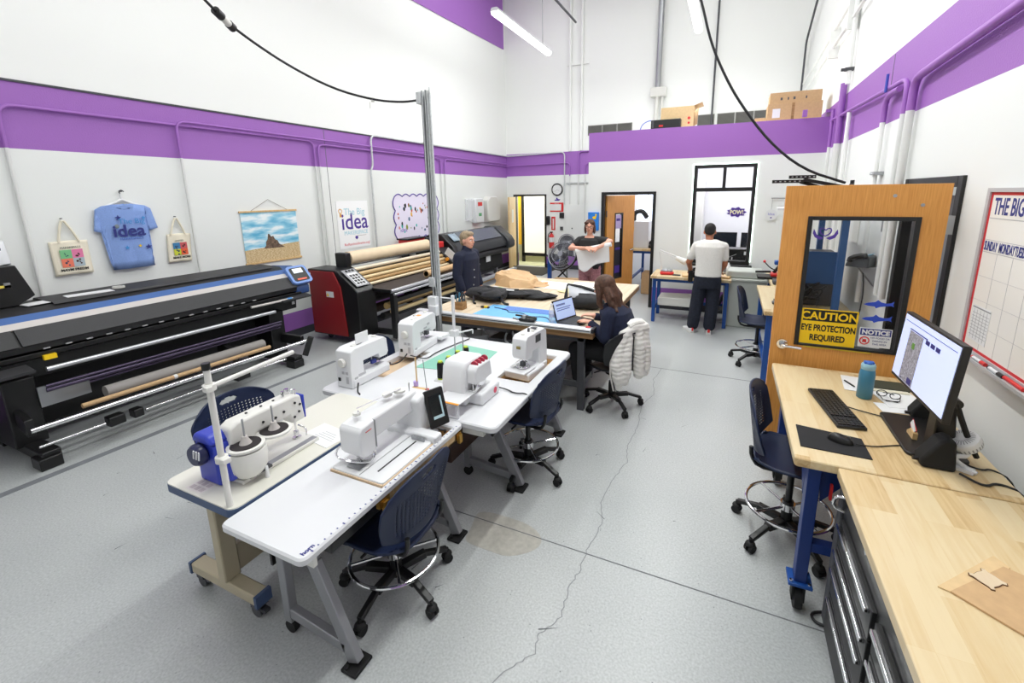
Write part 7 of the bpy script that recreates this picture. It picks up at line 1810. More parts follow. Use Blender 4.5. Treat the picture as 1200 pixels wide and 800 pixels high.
# caution sign
gy = DY + .003
t = thing('caution_sign', 'yellow CAUTION eye protection required sign on the door window', 'sign', (.71, gy, 1.06))
obj('sign_plate', MB().box(.542, .882, gy - .003, gy, 1.048, 1.312), M_yel, t)
obj('black_header', MB().box(.553, .874, gy - .004, gy - .003, 1.222, 1.305), M_black, t)
text('lettering', 'CAUTION', .078, (.7135, gy - .0045, 1.236), '-y', M_yel, t, align='CENTER', bold=.0022, sx=.98)
text('lettering', 'EYE PROTECTION', .064, (.7125, gy - .0035, 1.150), '-y', M_black, t, align='CENTER', bold=.0022, sx=.64)
text('lettering', 'REQUIRED', .062, (.7135, gy - .0035, 1.078), '-y', M_black, t, align='CENTER', bold=.0022, sx=.74)
t = thing('notice_sign', 'white and blue NOTICE sign beside the yellow caution sign', 'sign', (.99, gy, 1.07))
obj('sign_plate', MB().box(.90, 1.085, gy - .003, gy, 1.068, 1.205), M_paper, t)
obj('header', MB().box(.905, 1.08, gy - .004, gy - .003, 1.152, 1.200), M_inkb, t)
text('lettering', 'NOTICE', .043, (.9925, gy - .0045, 1.161), '-y', M_paper, t, align='CENTER', bold=.002)
for k, s_ in enumerate(('NO FOOD OR', 'DRINKS IN', 'THIS AREA')):
    text('lettering', s_, .017, (1.022, gy - .0035, 1.130 - k * .022), '-y', M_inkb, t, align='CENTER')
obj('prohibition_symbol', MB().ring((.935, gy - .0035, 1.112), .026, .004, (0, 1, 0), 24, 5).beam((.918, gy - .0035, 1.128), (.952, gy - .0035, 1.094), .006, .003).prism([(.922, 1.10), (.948, 1.10), (.944, 1.122), (.926, 1.122)], 'y', gy - .0045, gy - .003), M_bred, t)
def fish(cx, cz, lb, flip=0):
    p = [(-.085, .0), (-.06, .012), (-.02, .020), (-.005, .036), (.012, .021), (.045, .014), (.07, .018), (.085, .032), (.08, .006), (.088, -.008), (.07, -.0), (.04, -.006), (.01, -.012), (-.012, -.024), (-.02, -.012), (-.06, -.009)]
    return tag(obj('fish_sticker', MB().prism([(cx + x, cz + z) for x, z in p], 'y', gy - .002, gy), mat('cobalt_sticker', '2747b8', .4)), lb, 'sticker')
fish(.985, 1.372, 'upper blue shark sticker on the door window'); fish(.985, 1.268, 'lower blue shark sticker on the door window')
t = thing('heart_sticker', 'purple sticker of two hands forming a heart, top of the door window', 'sticker', (.62, gy, 1.84))
mb = MB()
for q in (-1, 1):
    mb.tube([(.625, gy - .001, 1.835), (.625 + q * .03, gy - .001, 1.855), (.625 + q * .035, gy - .001, 1.885), (.625 + q * .015, gy - .001, 1.892), (.625, gy - .001, 1.875)], .0045, 5, 1)
    mb.prism([(.625 + q * .005, 1.822), (.625 + q * .05, 1.845), (.625 + q * .07, 1.885), (.625 + q * .075, 1.855), (.625 + q * .06, 1.825), (.625 + q * .03, 1.810)], 'y', gy - .0015, gy - .0005)
obj('hands', mb, M_ink, t)

# ---- whiteboard on the right wall
WX = XR - .002
t = thing('whiteboard', 'large whiteboard calendar with red tape border on the right wall', 'whiteboard', (WX, 2.45, 1.22))
obj('surface', MB().box(WX - .012, WX, 1.55, 3.34, 1.245, 2.13), mat('whiteboard_enamel', 'f3f0ea', .2), t)
obj('frame', MB().box(WX - .022, WX, 3.335, 3.365, 1.225, 2.15).box(WX - .022, WX, 1.52, 1.55, 1.225, 2.15).box(WX - .022, WX, 1.55, 3.335, 2.128, 2.15).box(WX - .022, WX, 1.55, 3.335, 1.225, 1.247), mat('aluminium_trim', 'bfc0c3', .4, .1), t)
obj('red_border', MB().box(WX - .0135, WX - .012, 3.315, 3.334, 1.247, 2.128).box(WX - .0135, WX - .012, 1.55, 3.315, 2.112, 2.128).box(WX - .0135, WX - .012, 1.55, 3.315, 1.247, 1.262), mat('red_tape', 'cf2a33', .5), t)
M_rule = mat('pale_rule', 'b4b2b4', .6)
mb = MB().box(WX - .0128, WX - .012, 1.56, 3.31, 1.985, 1.990).box(WX - .0128, WX - .012, 1.56, 3.31, 1.868, 1.871).box(WX - .0128, WX - .012, 1.56, 3.31, 1.800, 1.804)
for k in range(1, 8): mb.box(WX - .0128, WX - .012, 3.31 - k * .15, 3.312 - k * .15, 1.262, 1.80)
for k in range(1, 4): mb.box(WX - .0128, WX - .012, 1.56, 3.31, 1.80 - k * .135, 1.8015 - k * .135)
obj('ruled_lines', mb, M_rule, t)
text('lettering', 'THE BIG IDEA', .125, (WX - .0125, 3.285, 2.01), '-x', M_inkb, t, bold=.0022, sx=.62)
for k, s_ in enumerate(('SUNDAY', 'MONDAY', 'TUESDAY', 'WEDNESDAY', 'THURSDAY', 'FRIDAY', 'SATURDAY')):
    text('lettering', s_, .072, (WX - .0125, 3.308 - k * .15, 1.812), '-x', M_inkb, t, bold=.0012, sx=.142 / (.051 * len(s_)))
obj('taped_schedule', MB().box(WX - .0140, WX - .0125, 3.10, 3.29, 1.30, 1.50), M_paper, t)
mb = MB().box(WX - .0145, WX - .014, 3.10, 3.29, 1.485, 1.492)
for k in range(8): mb.box(WX - .0145, WX - .014, 3.105, 3.285, 1.33 + k * .018, 1.332 + k * .018)
for k in range(5): mb.box(WX - .0145, WX - .014, 3.13 + k * .035, 3.132 + k * .035, 1.31, 1.48)
obj('schedule_lines', mb, mat('schedule_ink', '8c8c92', .6), t)
obj('marker_tray', MB().prism([(WX - .065, 1.215), (WX - .065, 1.232), (WX - .060, 1.222), (WX, 1.226), (WX, 1.21)], 'y', 1.56, 3.34), MATS['aluminium_trim'], t)
def marker(y, m, lb):
    k = tag(thing('marker', lb, 'marker', (WX - .04, y, 1.225)), None, None, 'markers on the whiteboard tray')
    obj('barrel', MB().cyl((WX - .04, y, 1.233), (WX - .04, y - .085, 1.233), .0085, n=14), M_white, k)
    obj('cap', MB().cyl((WX - .04, y - .085, 1.233), (WX - .04, y - .13, 1.233), .0105, n=14).cyl((WX - .04, y + .01, 1.233), (WX - .04, y, 1.233), .009, n=12), m, k)
marker(3.12, M_bred, 'white marker with a red cap, farther along the tray'); marker(2.95, M_black, 'white marker with a black cap beside the red capped one')
tag(obj('marker', MB().cyl((WX - .035, 2.82, 1.233), (WX - .035, 2.66, 1.233), .010, n=14), M_bred), 'all red marker lying nearest the camera on the tray', 'marker')
tag(cable('string', [(WX - .05, 3.28, 1.236), (WX - .045, 3.22, 1.236), (WX - .05, 3.19, 1.236), (WX - .04, 3.16, 1.236)], .003), 'little black loop of string on the whiteboard tray', 'string')
# inside the doorway: grey cabinet side seen through the gap
t = st(thing('door_5', None, None, (XR + .15, 4.3, 0)))
obj('inner_panel', MB().box(XR + .16, XR + .20, 3.79, 4.62, 0, 2.1), M_gsteel, t)
obj('jamb_plate', MB().box(XR + .05, XR + .055, 3.772, 3.79, 1.0, 2.1), M_steel, t)

# ================================================================== WORKBENCHES BEHIND THE OPEN DOOR
def blue_bench(name, lb, x0, x1, y0, y1, z, cat='workbench'):
    t = thing(name, lb, cat, ((x0 + x1) / 2, (y0 + y1) / 2, 0))
    obj('worktop', MB().prism(rrect(x0, x1, y0, y1, .015), 'z', z - .045, z), M_butch, t, bev=.004)
    for x in (x0 + .06, x1 - .06):
        for y in (y0 + .08, y1 - .08): bench_leg(x, y, t, M_bluest, z - .045, .06, False)
    obj('rail', MB().box(x0 + .03, x1 - .03, y0 + .06, y0 + .10, z - .10, z - .045).box(x0 + .04, x0 + .08, y0 + .08, y1 - .08, z - .10, z - .045).box(x0 + .04, x0 + .08, y0 + .08, y1 - .08, .25, .30).box(x1 - .08, x1 - .04, y0 + .08, y1 - .08, .25, .30), M_bluest, t)
    return t
B2 = blue_bench('workbench', 'blue-legged workbench behind the open door with an overhead frame', .42, 1.25, 5.15, 6.62, .90)
obj('upright', MB().box(1.02, 1.08, 5.20, 5.26, .90, 2.16).box(.66, .71, 6.4, 6.45, .90, 2.05).box(1.02, 1.08, 6.4, 6.46, .90, 2.16), mat('muted_blue_steel', '3c6296', .45, .1), B2)
obj('top_beam', MB().box(.55, 1.10, 5.20, 5.25, 1.86, 1.93).box(1.03, 1.07, 5.2, 6.46, 1.88, 1.93).box(.66, .70, 5.2, 6.46, 1.88, 1.93), MATS['muted_blue_steel'], B2)
obj('shelf', MB().box(.55, 1.1, 5.15, 6.5, 1.93, 1.95), M_white2, B2)
obj('light_bar', MB().box(.45, .62, 5.17, 5.23, 1.955, 1.975), M_white, B2)
B3 = blue_bench('workbench', 'far blue-legged workbench carrying the red and blue vise', .60, 1.28, 6.64, 7.75, .90)
t = thing('monitor', 'dark grey monitor on the bench seen through the door window', 'monitor', (.62, 5.5, .901))
obj('screen_back', MB().box(.60, .64, 5.35, 5.85, 1.33, 1.68), M_char, t, bev=.01)
obj('stand', MB().box(.63, .66, 5.55, 5.65, .92, 1.4).box(.55, .78, 5.45, 5.75, .901, .915), M_black, t)
t = thing('computer_tower', 'blue computer case on the bench seen through the door window', 'computer', (.6, 5.3, .901))
obj('case', MB().box(.55, .72, 5.22, 5.34, .901, 1.32), MATS['muted_blue_steel'], t, bev=.008)
obj('front', MB().box(.545, .55, 5.225, 5.335, .91, 1.31).box(.72, .76, 5.24, 5.32, .905, 1.30), M_black, t)
mb = MB(); rs = random.Random(12)
for k in range(7):
    p = [(rs.uniform(.68, 1.0), rs.uniform(5.25, 5.6), rs.uniform(.92, 1.25)) for _ in range(6)]; mb.tube(p, .008, 6, 2)
tag(obj('cable_bundle', mb, M_cablem), 'tangle of dark cables on the bench seen through the door window', 'cables', kind='stuff')
t = thing('laser_cutter', 'dark framed machine with blue panels on the bench behind the door', 'machine', (.9, 6.0, .901))
obj('housing', MB().box(.78, 1.16, 5.62, 6.3, .901, 1.45), M_dsteel, t, bev=.01)
obj('front_panel', MB().box(.80, 1.14, 5.60, 5.62, 1.15, 1.5), MATS['muted_blue_steel'], t)
t = thing('wall_phone', 'grey desk phone on a wall bracket seen through the door window', 'phone', (XR, 5.15, 1.3))
PM = Matrix.Translation((XR - .13, 5.20, 1.42)) @ Matrix.Rotation(-.5, 4, 'Z') @ Matrix.Rotation(.0, 4, 'X')
obj('body', MB().prism([(-.10, .0), (.09, .0), (.09, .10), (.05, .115), (-.09, .04)], 'y', -.11, .11).xf(PM), mat('phone_grey', '4b4e52', .4), t, bev=.01)
obj('handset', MB().tube([(-.06, -.13, .05), (-.06, -.12, .09), (.06, -.12, .13), (.07, -.13, .10)], .022, 8, 1).xf(PM), M_black, t)
obj('display', MB().obox((.045, .03, .112), (.07, .09, .006), (0, -.35, 0)).xf(PM), mat('phone_lcd', '8fc0d4', .3, emit=.3), t)
obj('bracket', MB().prism([(XR - .16, 1.42), (XR, 1.42), (XR, 1.22)], 'y', 5.12, 5.28), M_gsteel, t)
obj('cord', MB().tube([(XR - .12, 5.15, 1.40), (XR - .10, 5.1, 1.2), (XR - .12, 5.05, 1.0), (XR - .15, 5.0, .85)], .006, 6, 2), M_cablem, t)
tag(obj('wall_switch', MB().box(XR - .03, XR, 5.02, 5.14, 1.76, 1.93), M_steel, bev=.005), 'steel switch box on the right wall seen through the door window', 'switch')
tag(obj('wall_notice', MB().box(XR - .01, XR, 6.0, 6.25, 1.55, 1.85), M_white2, bev=.004), 'small pale notice on the wall beyond the bench frame', 'notice')
t = thing('arm_bracket', 'black slotted steel arms reaching out above the open door', 'bracket', (1.05, 5.19, 1.90))
mb = MB().beam((.36, 4.95, 2.235), (.62, 4.95, 2.235), .03, .03).beam((.50, 4.98, 2.275), (.72, 4.98, 2.275), .03, .03).beam((.62, 4.96, 2.25), (1.2, 5.02, 2.12), .035, .03).beam((.60, 5.0, 2.23), (.95, 5.05, 2.12), .035, .03)
obj('arms', mb, M_black, t)
mb = MB()
for k in range(6): mb.box(.38 + k * .04, .395 + k * .04, 4.931, 4.9345, 2.23, 2.24).box(.52 + k * .035, .535 + k * .035, 4.961, 4.9645, 2.27, 2.28)
obj('slots', mb, M_steel, t)
obj('pole', MB().cyl((1.05, 5.19, 1.90), (1.05, 5.19, 2.24), .018, n=12).beam((1.0, 5.0, 2.17), (1.05, 5.19, 2.2), .03, .03), M_black, t)
# vise on the far bench
t = thing('bench_vise', 'red and blue bench tool with a red ball handle beside the grey bin', 'vise', (.70, 7.3, .901))
obj('base', MB().box(.62, .80, 7.15, 7.35, .935, .98), M_bred, t, bev=.01)
obj('black_plate', MB().box(.45, .82, 7.1, 7.4, .901, .935).beam((.42, 7.2, .99), (.62, 7.2, 1.0), .03, .03), M_black, t, bev=.004)
obj('arm', MB().beam((.66, 7.25, .98), (.74, 7.25, 1.10), .05, .04), M_black, t)
obj('blue_head', MB().box(.66, .82, 7.2, 7.32, 1.10, 1.16), M_bluest, t, bev=.01)
obj('lever', MB().tube([(.68, 7.22, 1.02), (.60, 7.2, 1.06), (.53, 7.18, 1.14)], .008, 8, 1), M_black, t)
obj('red_ball', MB().ell((.525, 7.178, 1.15), (.02, .02, .02)), M_bred, t)
tag(obj('grey_box', MB().box(.62, .80, 6.7, 6.9, .901, .96), M_dsteel, bev=.01), 'small dark box on the corner of the far workbench', 'box')
tag(obj('tape_dispenser', MB().box(.52, .60, 5.5, 5.58, .901, .93), M_dsteel, bev=.008), 'small grey object on the bench corner beside the open door', 'tool')
# grey waste bin
t = thing('waste_bin', 'tall grey plastic bin with a lid in front of the partition', 'bin', (.32, 7.8, 0))
obj('bin_body', MB().add([(.03, 7.60, .002), (.60, 7.60, .002), (.60, 8.0, .002), (.03, 8.0, .002), (-.0, 7.56, .78), (.62, 7.56, .78), (.62, 8.04, .78), (-.0, 8.04, .78)], BX), mat('bin_grey', 'b3b7b1', .5), t, bev=.015)
obj('rim', MB().box(-.02, .64, 7.54, 8.06, .76, .80), MATS['bin_grey'], t, bev=.01)
obj('lid', MB().prism([(.03, .80), (.59, .80), (.57, .92), (.05, .92)], 'y', 7.60, 8.02), MATS['bin_grey'], t, bev=.02)
# ================================================================== BACK BENCH
BB = thing('workbench', 'blue-legged maple bench the man leans over, under the interior window', 'workbench', (-.5, 7.75, 0))
obj('worktop', MB().prism(rrect(-1.11, .115, 7.38, 8.10, .012), 'z', .755, .80), M_butch, BB, bev=.004)
for x in (-1.05, .055):
    for y in (7.47, 8.02): bench_leg(x, y, BB, M_bluest, .755, .06, False)
obj('lower_rail', MB().box(-1.05, .05, 7.99, 8.03, .22, .27).box(-1.07, -1.03, 7.47, 8.02, .22, .27).box(.035, .075, 7.47, 8.02, .22, .27).box(-1.05, .055, 7.45, 7.49, .70, .755), M_bluest, BB)
tag(obj('storage_tray', MB().prism([(-1.0, .27), (-.45, .27), (-.43, .30), (-.45, .42), (-1.0, .40)], 'y', 7.55, 7.98), M_white2, bev=.01), 'white folded panels stored on the lower rail of the maple bench', 'panels')
tag(obj('metal_bracket', MB().beam((-.05, 7.8, .3), (.02, 7.7, .5), .05, .03).box(-.2, .03, 7.6, 7.9, .23, .26), M_dsteel), 'bent metal piece under the right side of the maple bench', 'metal piece')
t = thing('glue_gun', 'red handled tool lying on the left end of the maple bench', 'tool', (-.85, 7.55, .801))
obj('body', MB().obox((-.87, 7.56, .83), (.22, .10, .05), (0, 0, .1)), M_bred, t, bev=.015)
obj('grey_top', MB().ell((-.90, 7.57, .865), (.07, .05, .03)).ell((-.82, 7.57, .865), (.04, .04, .03)), M_gsteel, t)
obj('nozzle', MB().obox((-.71, 7.52, .812), (.12, .04, .02), (0, 0, -.15)), M_dsteel, t)
tag(obj('wood_offcut', MB().obox((-.58, 7.6, .812), (.10, .32, .022), (0, 0, .1)), M_oakl), 'pale wooden offcut on the maple bench left of the man', 'wood piece')
tag(obj('wood_offcut', MB().obox((.0, 7.62, .815), (.22, .25, .028), (0, 0, -.2)), M_oakl), 'stack of wooden offcuts on the maple bench right of the man', 'wood piece')
t = thing('clamp_vise', 'black clamp tool under the man\'s left hand', 'tool', (-.45, 7.45, .801))
obj('body', MB().box(-.50, -.40, 7.40, 7.58, .801, .90).box(-.52, -.45, 7.36, 7.42, .74, .93).box(-.46, -.34, 7.48, 7.6, .88, .96), M_black, t, bev=.012)
obj('white_lever', MB().beam((-.48, 7.5, .95), (-.22, 7.6, .97), .04, .02), M_white, t)
t = thing('desk_lamp', 'white folding arm lamp clamped to the maple bench', 'lamp', (-1.0, 7.9, .801))
obj('base', MB().cyl((-1.02, 7.95, .801), (-1.02, 7.95, .90), .02, n=12), M_white, t)
obj('arm', MB().cyl((-1.02, 7.95, .90), (-1.05, 7.9, 1.15), .009, n=8).cyl((-1.05, 7.9, 1.17), (-.72, 7.85, 1.06), .009, n=8).cyl((-1.05, 7.9, 1.14), (-.74, 7.85, 1.03), .006, n=8), M_white, t)
obj('head', MB().cyl((-.76, 7.84, 1.05), (-.60, 7.8, .99), .035, .06, 16), M_white2, t)
tag(obj('bottle', MB().lathe([(.03, .801), (.03, .95), (.012, .98), (.012, 1.0)], (.06, 7.9, 0), 14), M_white), 'white bottle at the right end of the maple bench', 'bottle')
tag(cable('power_cable', [(.08, 8.3, .90), (.16, 8.2, .75), (.20, 8.1, .62), (.26, 8.08, .70)], .012), 'black cable dropping from the window sill to the grey bin', 'cable')
t = thing('hanging_sign', 'small round white tag hanging from a rod right of the window', 'sign', (.66, 8.36, 1.65))
obj('rod', MB().cyl((.62, 8.36, 2.03), (.86, 8.36, 2.03), .010, n=8), M_steel, t)
obj('string', MB().cyl((.64, 8.36, 2.02), (.635, 8.36, 1.84), .003, n=6), M_steel, t)
obj('tag_disc', MB().cyl((.64, 8.365, 1.76), (.64, 8.355, 1.76), .09, n=26), M_paper, t)
text('lettering', 'Idea', .06, (.64, 8.353, 1.755), '-y', mat('soft_violet_ink', '8a86c8', .6), t, align='CENTER')
obj('mark', MB().cyl((.64, 8.354, 1.715), (.64, 8.352, 1.715), .012, n=10), M_ink, t)

# ================================================================== DOORS AND WALL FITTINGS AT THE BACK
d2 = st(thing('door_2', None, None, (-2.15, 8.45, 0)))
DM = Matrix.Translation((-2.165, YP + .10, 0)) @ Matrix.Rotation(math.radians(66), 4, 'Z')
lf = MB().box(0, .26, -.022, .022, .01, 2.10).box(.50, .90, -.022, .022, .01, 2.10).box(.26, .50, -.022, .022, .01, .45).box(.26, .50, -.022, .022, 1.75, 2.10)
obj('leaf', lf.xf(DM), M_oak, d2)
obj('light_frame', MB().box(.245, .27, -.03, .03, .44, 1.76).box(.49, .515, -.03, .03, .44, 1.76).box(.27, .49, -.03, .03, .44, .465).box(.27, .49, -.03, .03, 1.735, 1.76).xf(DM), M_black, d2)
obj('pane', MB().box(.27, .49, -.003, .003, .465, 1.735).xf(DM), M_glass, d2)
obj('paper_notice', MB().box(.275, .485, -.007, -.004, 1.45, 1.72).xf(DM), mat('lilac_notice', 'c9b9e6', .6), d2)
obj('dark_film', MB().box(.272, .488, -.006, -.0045, .47, 1.18).xf(DM), mat('dark_film', '17141f', .3), d2)
obj('purple_mark', MB().box(.30, .46, -.009, -.006, 1.02, 1.07).box(.30, .46, -.009, -.006, .55, .70).box(.32, .44, -.009, -.0065, 1.60, 1.65).xf(DM), M_ink, d2)
obj('door_handle', MB().cyl((.83, -.022, 1.0), (.83, -.06, 1.0), .03, n=16).tube([(.83, -.055, 1.0), (.80, -.06, 1.0), (.72, -.055, .99)], .012, 8, 1).xf(DM), M_chrome, d2)
for z in (.3, 1.75): obj('hinge', MB().cyl((-.01, -.02, z - .06), (-.01, -.02, z + .06), .012, n=8).xf(DM), M_dsteel, d2)
d1 = st(thing('door_1', None, None, (-5.83, 11.9, 0)))
DM = Matrix.Translation((-5.815, YB - .03, 0)) @ Matrix.Rotation(math.radians(-75), 4, 'Z')
obj('leaf', MB().box(0, .90, -.022, .022, .01, 2.07).xf(DM), M_oakl, d1)
obj('paper_notice', MB().box(.35, .58, -.028, -.0225, 1.35, 1.72).box(.35, .58, .0225, .028, 1.35, 1.72).xf(DM), M_paper, d1)
obj('door_handle', MB().cyl((.83, -.022, 1.0), (.83, -.07, 1.0), .02, n=12).cyl((.83, .022, 1.0), (.83, .07, 1.0), .02, n=12).xf(DM), M_chrome, d1)
tag(obj('floor_mat', MB().box(-5.95, -4.45, 10.75, 11.98, .0005, .014), mat('dark_entry_mat', '3d3d38', .9, noise=.2, nscale=120)), 'dark entrance mat in front of the far door', 'mat')
YF = YB - .002
t = thing('wall_clock', 'round white wall clock with a black rim', 'clock', (-4.48, YF, 2.26))
obj('rim', MB().ring((-4.48, YF - .02, 2.262), .155, .018, (0, 1, 0), 40, 8), M_black, t)
obj('face', MB().cyl((-4.48, YF, 2.262), (-4.48, YF - .022, 2.262), .152, n=40), M_paper, t)
mb = MB()
for k in range(12):
    a = 2 * PI * k / 12; mb.beam((-4.48 + .12 * math.sin(a), YF - .0235, 2.262 + .12 * math.cos(a)), (-4.48 + .138 * math.sin(a), YF - .0235, 2.262 + .138 * math.cos(a)), .006, .003)
obj('hour_marks', mb, M_black, t)
obj('hands', MB().beam((-4.48, YF - .026, 2.262), (-4.42, YF - .026, 2.225), .009, .003).beam((-4.48, YF - .026, 2.262), (-4.56, YF - .026, 2.20), .007, .003), M_black, t)
tag(obj('wall_emblem', MB().prism([(-4.56, 1.95), (-4.42, 1.95), (-4.39, 1.99), (-4.46, 2.0), (-4.48, 2.04), (-4.52, 2.03), (-4.50, 1.985), (-4.56, 1.98)], 'y', YF - .006, YF), M_ink), 'small dark purple emblem under the wall clock', 'emblem')
t = thing('fire_sign', 'white sign with a red border under the wall clock', 'sign', (-4.5, YF, 1.65))
obj('plate', MB().box(-4.70, -4.29, YF - .006, YF, 1.64, 1.90), M_paper, t)
obj('red_border', MB().box(-4.70, -4.29, YF - .008, YF - .006, 1.855, 1.90).box(-4.70, -4.29, YF - .008, YF - .006, 1.64, 1.675).box(-4.36, -4.29, YF - .008, YF - .006, 1.675, 1.855), M_bred, t)
text('lettering', 'NOTICE', .035, (-4.50, YF - .0085, 1.862), '-y', M_paper, t, align='CENTER')
tag(obj('card_reader', MB().box(-4.40, -4.27, YF - .05, YF, 1.46, 1.62), M_black2, bev=.01), 'black card reader box right of the fire extinguisher sign', 'box')
tag(obj('soap_dispenser', MB().box(-4.80, -4.69, YF - .1, YF, 1.27, 1.52), M_black, bev=.03), 'black rounded dispenser beside the far door frame', 'dispenser')
tag(obj('wall_outlet', MB().box(-4.39, -4.30, YF - .02, YF, 1.12, 1.22), M_dsteel, bev=.005), 'dark wall outlet below the black card reader', 'outlet')
t = thing('extinguisher_sign', 'narrow red vertical fire extinguisher sign on the far wall', 'sign', (-4.6, YF, 1.1))
obj('plate', MB().box(-4.66, -4.54, YF - .006, YF, 1.12, 1.50), M_bred, t)
obj('arrow', MB().prism([(-4.62, 1.15), (-4.58, 1.15), (-4.58, 1.45), (-4.62, 1.45)], 'y', YF - .008, YF - .006), M_paper, t)
t = thing('fire_extinguisher', 'red fire extinguisher with a white label on the far wall', 'fire extinguisher', (-4.62, YF - .1, .55))
obj('cylinder', MB().lathe([(.055, .60), (.075, .62), (.075, .95), (.05, 1.0), (.025, 1.02), (.025, 1.05)], (-4.62, YF - .10, 0), 20), M_bred, t)
obj('label', MB().cyl((-4.62, YF - .10, .78), (-4.62, YF - .10, .92), .0765, n=20), M_paper, t)
obj('valve_and_hose', MB().box(-4.66, -4.58, YF - .13, YF - .07, 1.05, 1.08).tube([(-4.64, YF - .12, 1.06), (-4.72, YF - .12, 1.0), (-4.72, YF - .12, .75)], .012, 8, 2), M_black, t)
t = thing('electrical_panel', 'flush light grey cabinet door under the conduits', 'panel', (-3.88, YF, .7))
obj('door_panel', MB().box(-4.22, -3.55, YF - .03, YF, .55, 1.83), M_low, t, bev=.004)
obj('latch', MB().cyl((-4.02, YF - .03, 1.18), (-4.02, YF - .045, 1.18), .02, n=12), M_dsteel, t)
t = thing('blue_wall_box', 'bright blue box with a yellow arrow sign beside the doorway', 'box', (-2.38, YP, 1.45))
obj('box', MB().box(-2.485, -2.275, YP - .05, YP, 1.44, 1.79), mat('bright_blue_enamel', '2680dc', .4), t, bev=.006)
obj('yellow_mark', MB().prism([(-2.38, 1.66), (-2.33, 1.66), (-2.31, 1.75), (-2.34, 1.76), (-2.34, 1.72), (-2.40, 1.70)], 'y', YP - .053, YP - .05).box(-2.43, -2.34, YP - .053, YP - .05, 1.465, 1.485), M_yel, t)
obj('black_key', MB().box(-2.47, -2.42, YP - .056, YP - .05, 1.62, 1.645), M_black, t)
# floor fan and what stands round it
FX, FY, FZ = -3.24, 9.0, .84
t = thing('drum_fan', 'big black wire-caged drum fan behind the standing woman', 'fan', (FX, FY, 0))
ax = Vector((-.12, -.85, .50)).normalized(); u_ = ax.cross(Vector((0, 0, 1))).normalized(); v_ = ax.cross(u_); fc = Vector((FX, FY, FZ - .02))
mb = MB().ring(fc, .31, .012, ax, 44, 6).ring(fc + ax * .10, .295, .008, ax, 44, 5).ring(fc + ax * .12, .20, .006, ax, 36, 5).cyl(fc + ax * .12, fc + ax * .13, .06, n=20).ring(fc - ax * .08, .305, .010, ax, 44, 5)
for k in range(44):
    a = 2 * PI * k / 44; d = u_ * math.cos(a) + v_ * math.sin(a); mb.tube([fc - ax * .08 + d * .305, fc + ax * .10 + d * .295, fc + ax * .125 + d * .06], .003, 4)
obj('cage', mb, mat('fan_wire', '8e9096', .35, .8), t)
mb = MB()
for k in range(4):
    a = 2 * PI * k / 4 + .4; d = u_ * math.cos(a) + v_ * math.sin(a); e = ax.cross(d)
    mb.add([fc + d * .05 + ax * .05 - e * .03, fc + d * .27 + ax * .05 - e * .14, fc + d * .275 + ax * .0 + e * .10, fc + d * .06 + ax * .0 + e * .05], [(0, 1, 2, 3)])
obj('blades', mb, mat('dark_fan_blade', '33333a', .4, .3), t, solid=.006)
obj('motor', MB().cyl(fc - ax * .14, fc + ax * .04, .08, n=20), M_black, t)
obj('drum_shroud', MB().lathe([(.385, -.09), (.39, .0), (.385, .06)], (0, 0, 0), 44).xf(Matrix.Translation(fc) @ ax.to_track_quat('Z', 'Y').to_matrix().to_4x4()) if False else MB().ring(fc - ax * .03, .315, .02, ax, 44, 6), M_black, t)
obj('stand', MB().tube([fc + u_ * .40, (FX + .40, FY, .05), (FX + .40, FY - .3, .03)], .018, 8).tube([fc - u_ * .40, (FX - .40, FY, .05), (FX - .40, FY - .3, .03)], .018, 8).tube([(FX - .4, FY + .2, .03), (FX + .4, FY + .2, .03)], .018, 8).tube([(FX + .4, FY, .05), (FX + .4, FY + .22, .03)], .018, 8).tube([(FX - .4, FY, .05), (FX - .4, FY + .22, .03)], .018, 8), M_black, t)
t = thing('pedestal_fan', 'grey round fan head just above the big drum fan', 'fan', (-2.95, 9.45, 0))
fc = Vector((-3.30, 9.45, 1.06)); ax = Vector((.2, -1, .1)).normalized(); u_ = ax.cross(Vector((0, 0, 1))).normalized(); v_ = ax.cross(u_)
mb = MB().ring(fc, .19, .008, ax, 36, 6).cyl(fc + ax * .05, fc + ax * .06, .05, n=18)
for k in range(40):
    a = 2 * PI * k / 40; d = u_ * math.cos(a) + v_ * math.sin(a); mb.tube([fc + d * .19, fc + ax * .05 + d * .14, fc + ax * .06 + d * .04], .0028, 4)
obj('cage', mb, mat('fan_wire', '8e9096', .35, .8), t)
obj('back_disc', MB().cyl(fc - ax * .04, fc - ax * .01, .17, n=30), M_dsteel, t)
obj('pole', MB().cyl((-3.30, 9.47, .02), (-3.30, 9.47, 1.0), .02, n=12).cyl((-3.30, 9.47, 0), (-3.30, 9.47, .03), .18, n=24), M_steel, t)
t = thing('steel_stand', 'blue steel leg stand beside the drum fan', 'stand', (-3.75, 9.6, 0))
obj('post', MB().box(-3.80, -3.72, 9.52, 9.60, 0, .66), M_bluest, t)
obj('foot', MB().box(-3.86, -3.66, 9.45, 9.68, 0, .03).box(-3.80, -3.3, 9.54, 9.6, .60, .66), M_bluest, t)
for k, (x, y, w_, h, lb) in enumerate(((-3.10, 8.55, .34, .40, 'brown cardboard box on the floor left of the woman, nearer the fan'), (-2.72, 8.3, .30, .46, 'brown cardboard box directly behind the woman in the grey T-shirt'))):
    t = thing('cardboard_box', lb, 'box', (x, y, 0), 'boxes by the drum fan')
    obj('box', MB().box(x - w_ / 2, x + w_ / 2, y - .16, y + .16, 0, h), M_card, t, bev=.003)
    obj('tape', MB().box(x - w_ / 2, x + w_ / 2, y - .03, y + .03, h, h + .002).box(x - .02, x + .02, y - .1625, y - .16, h - .2, h), M_edge, t)
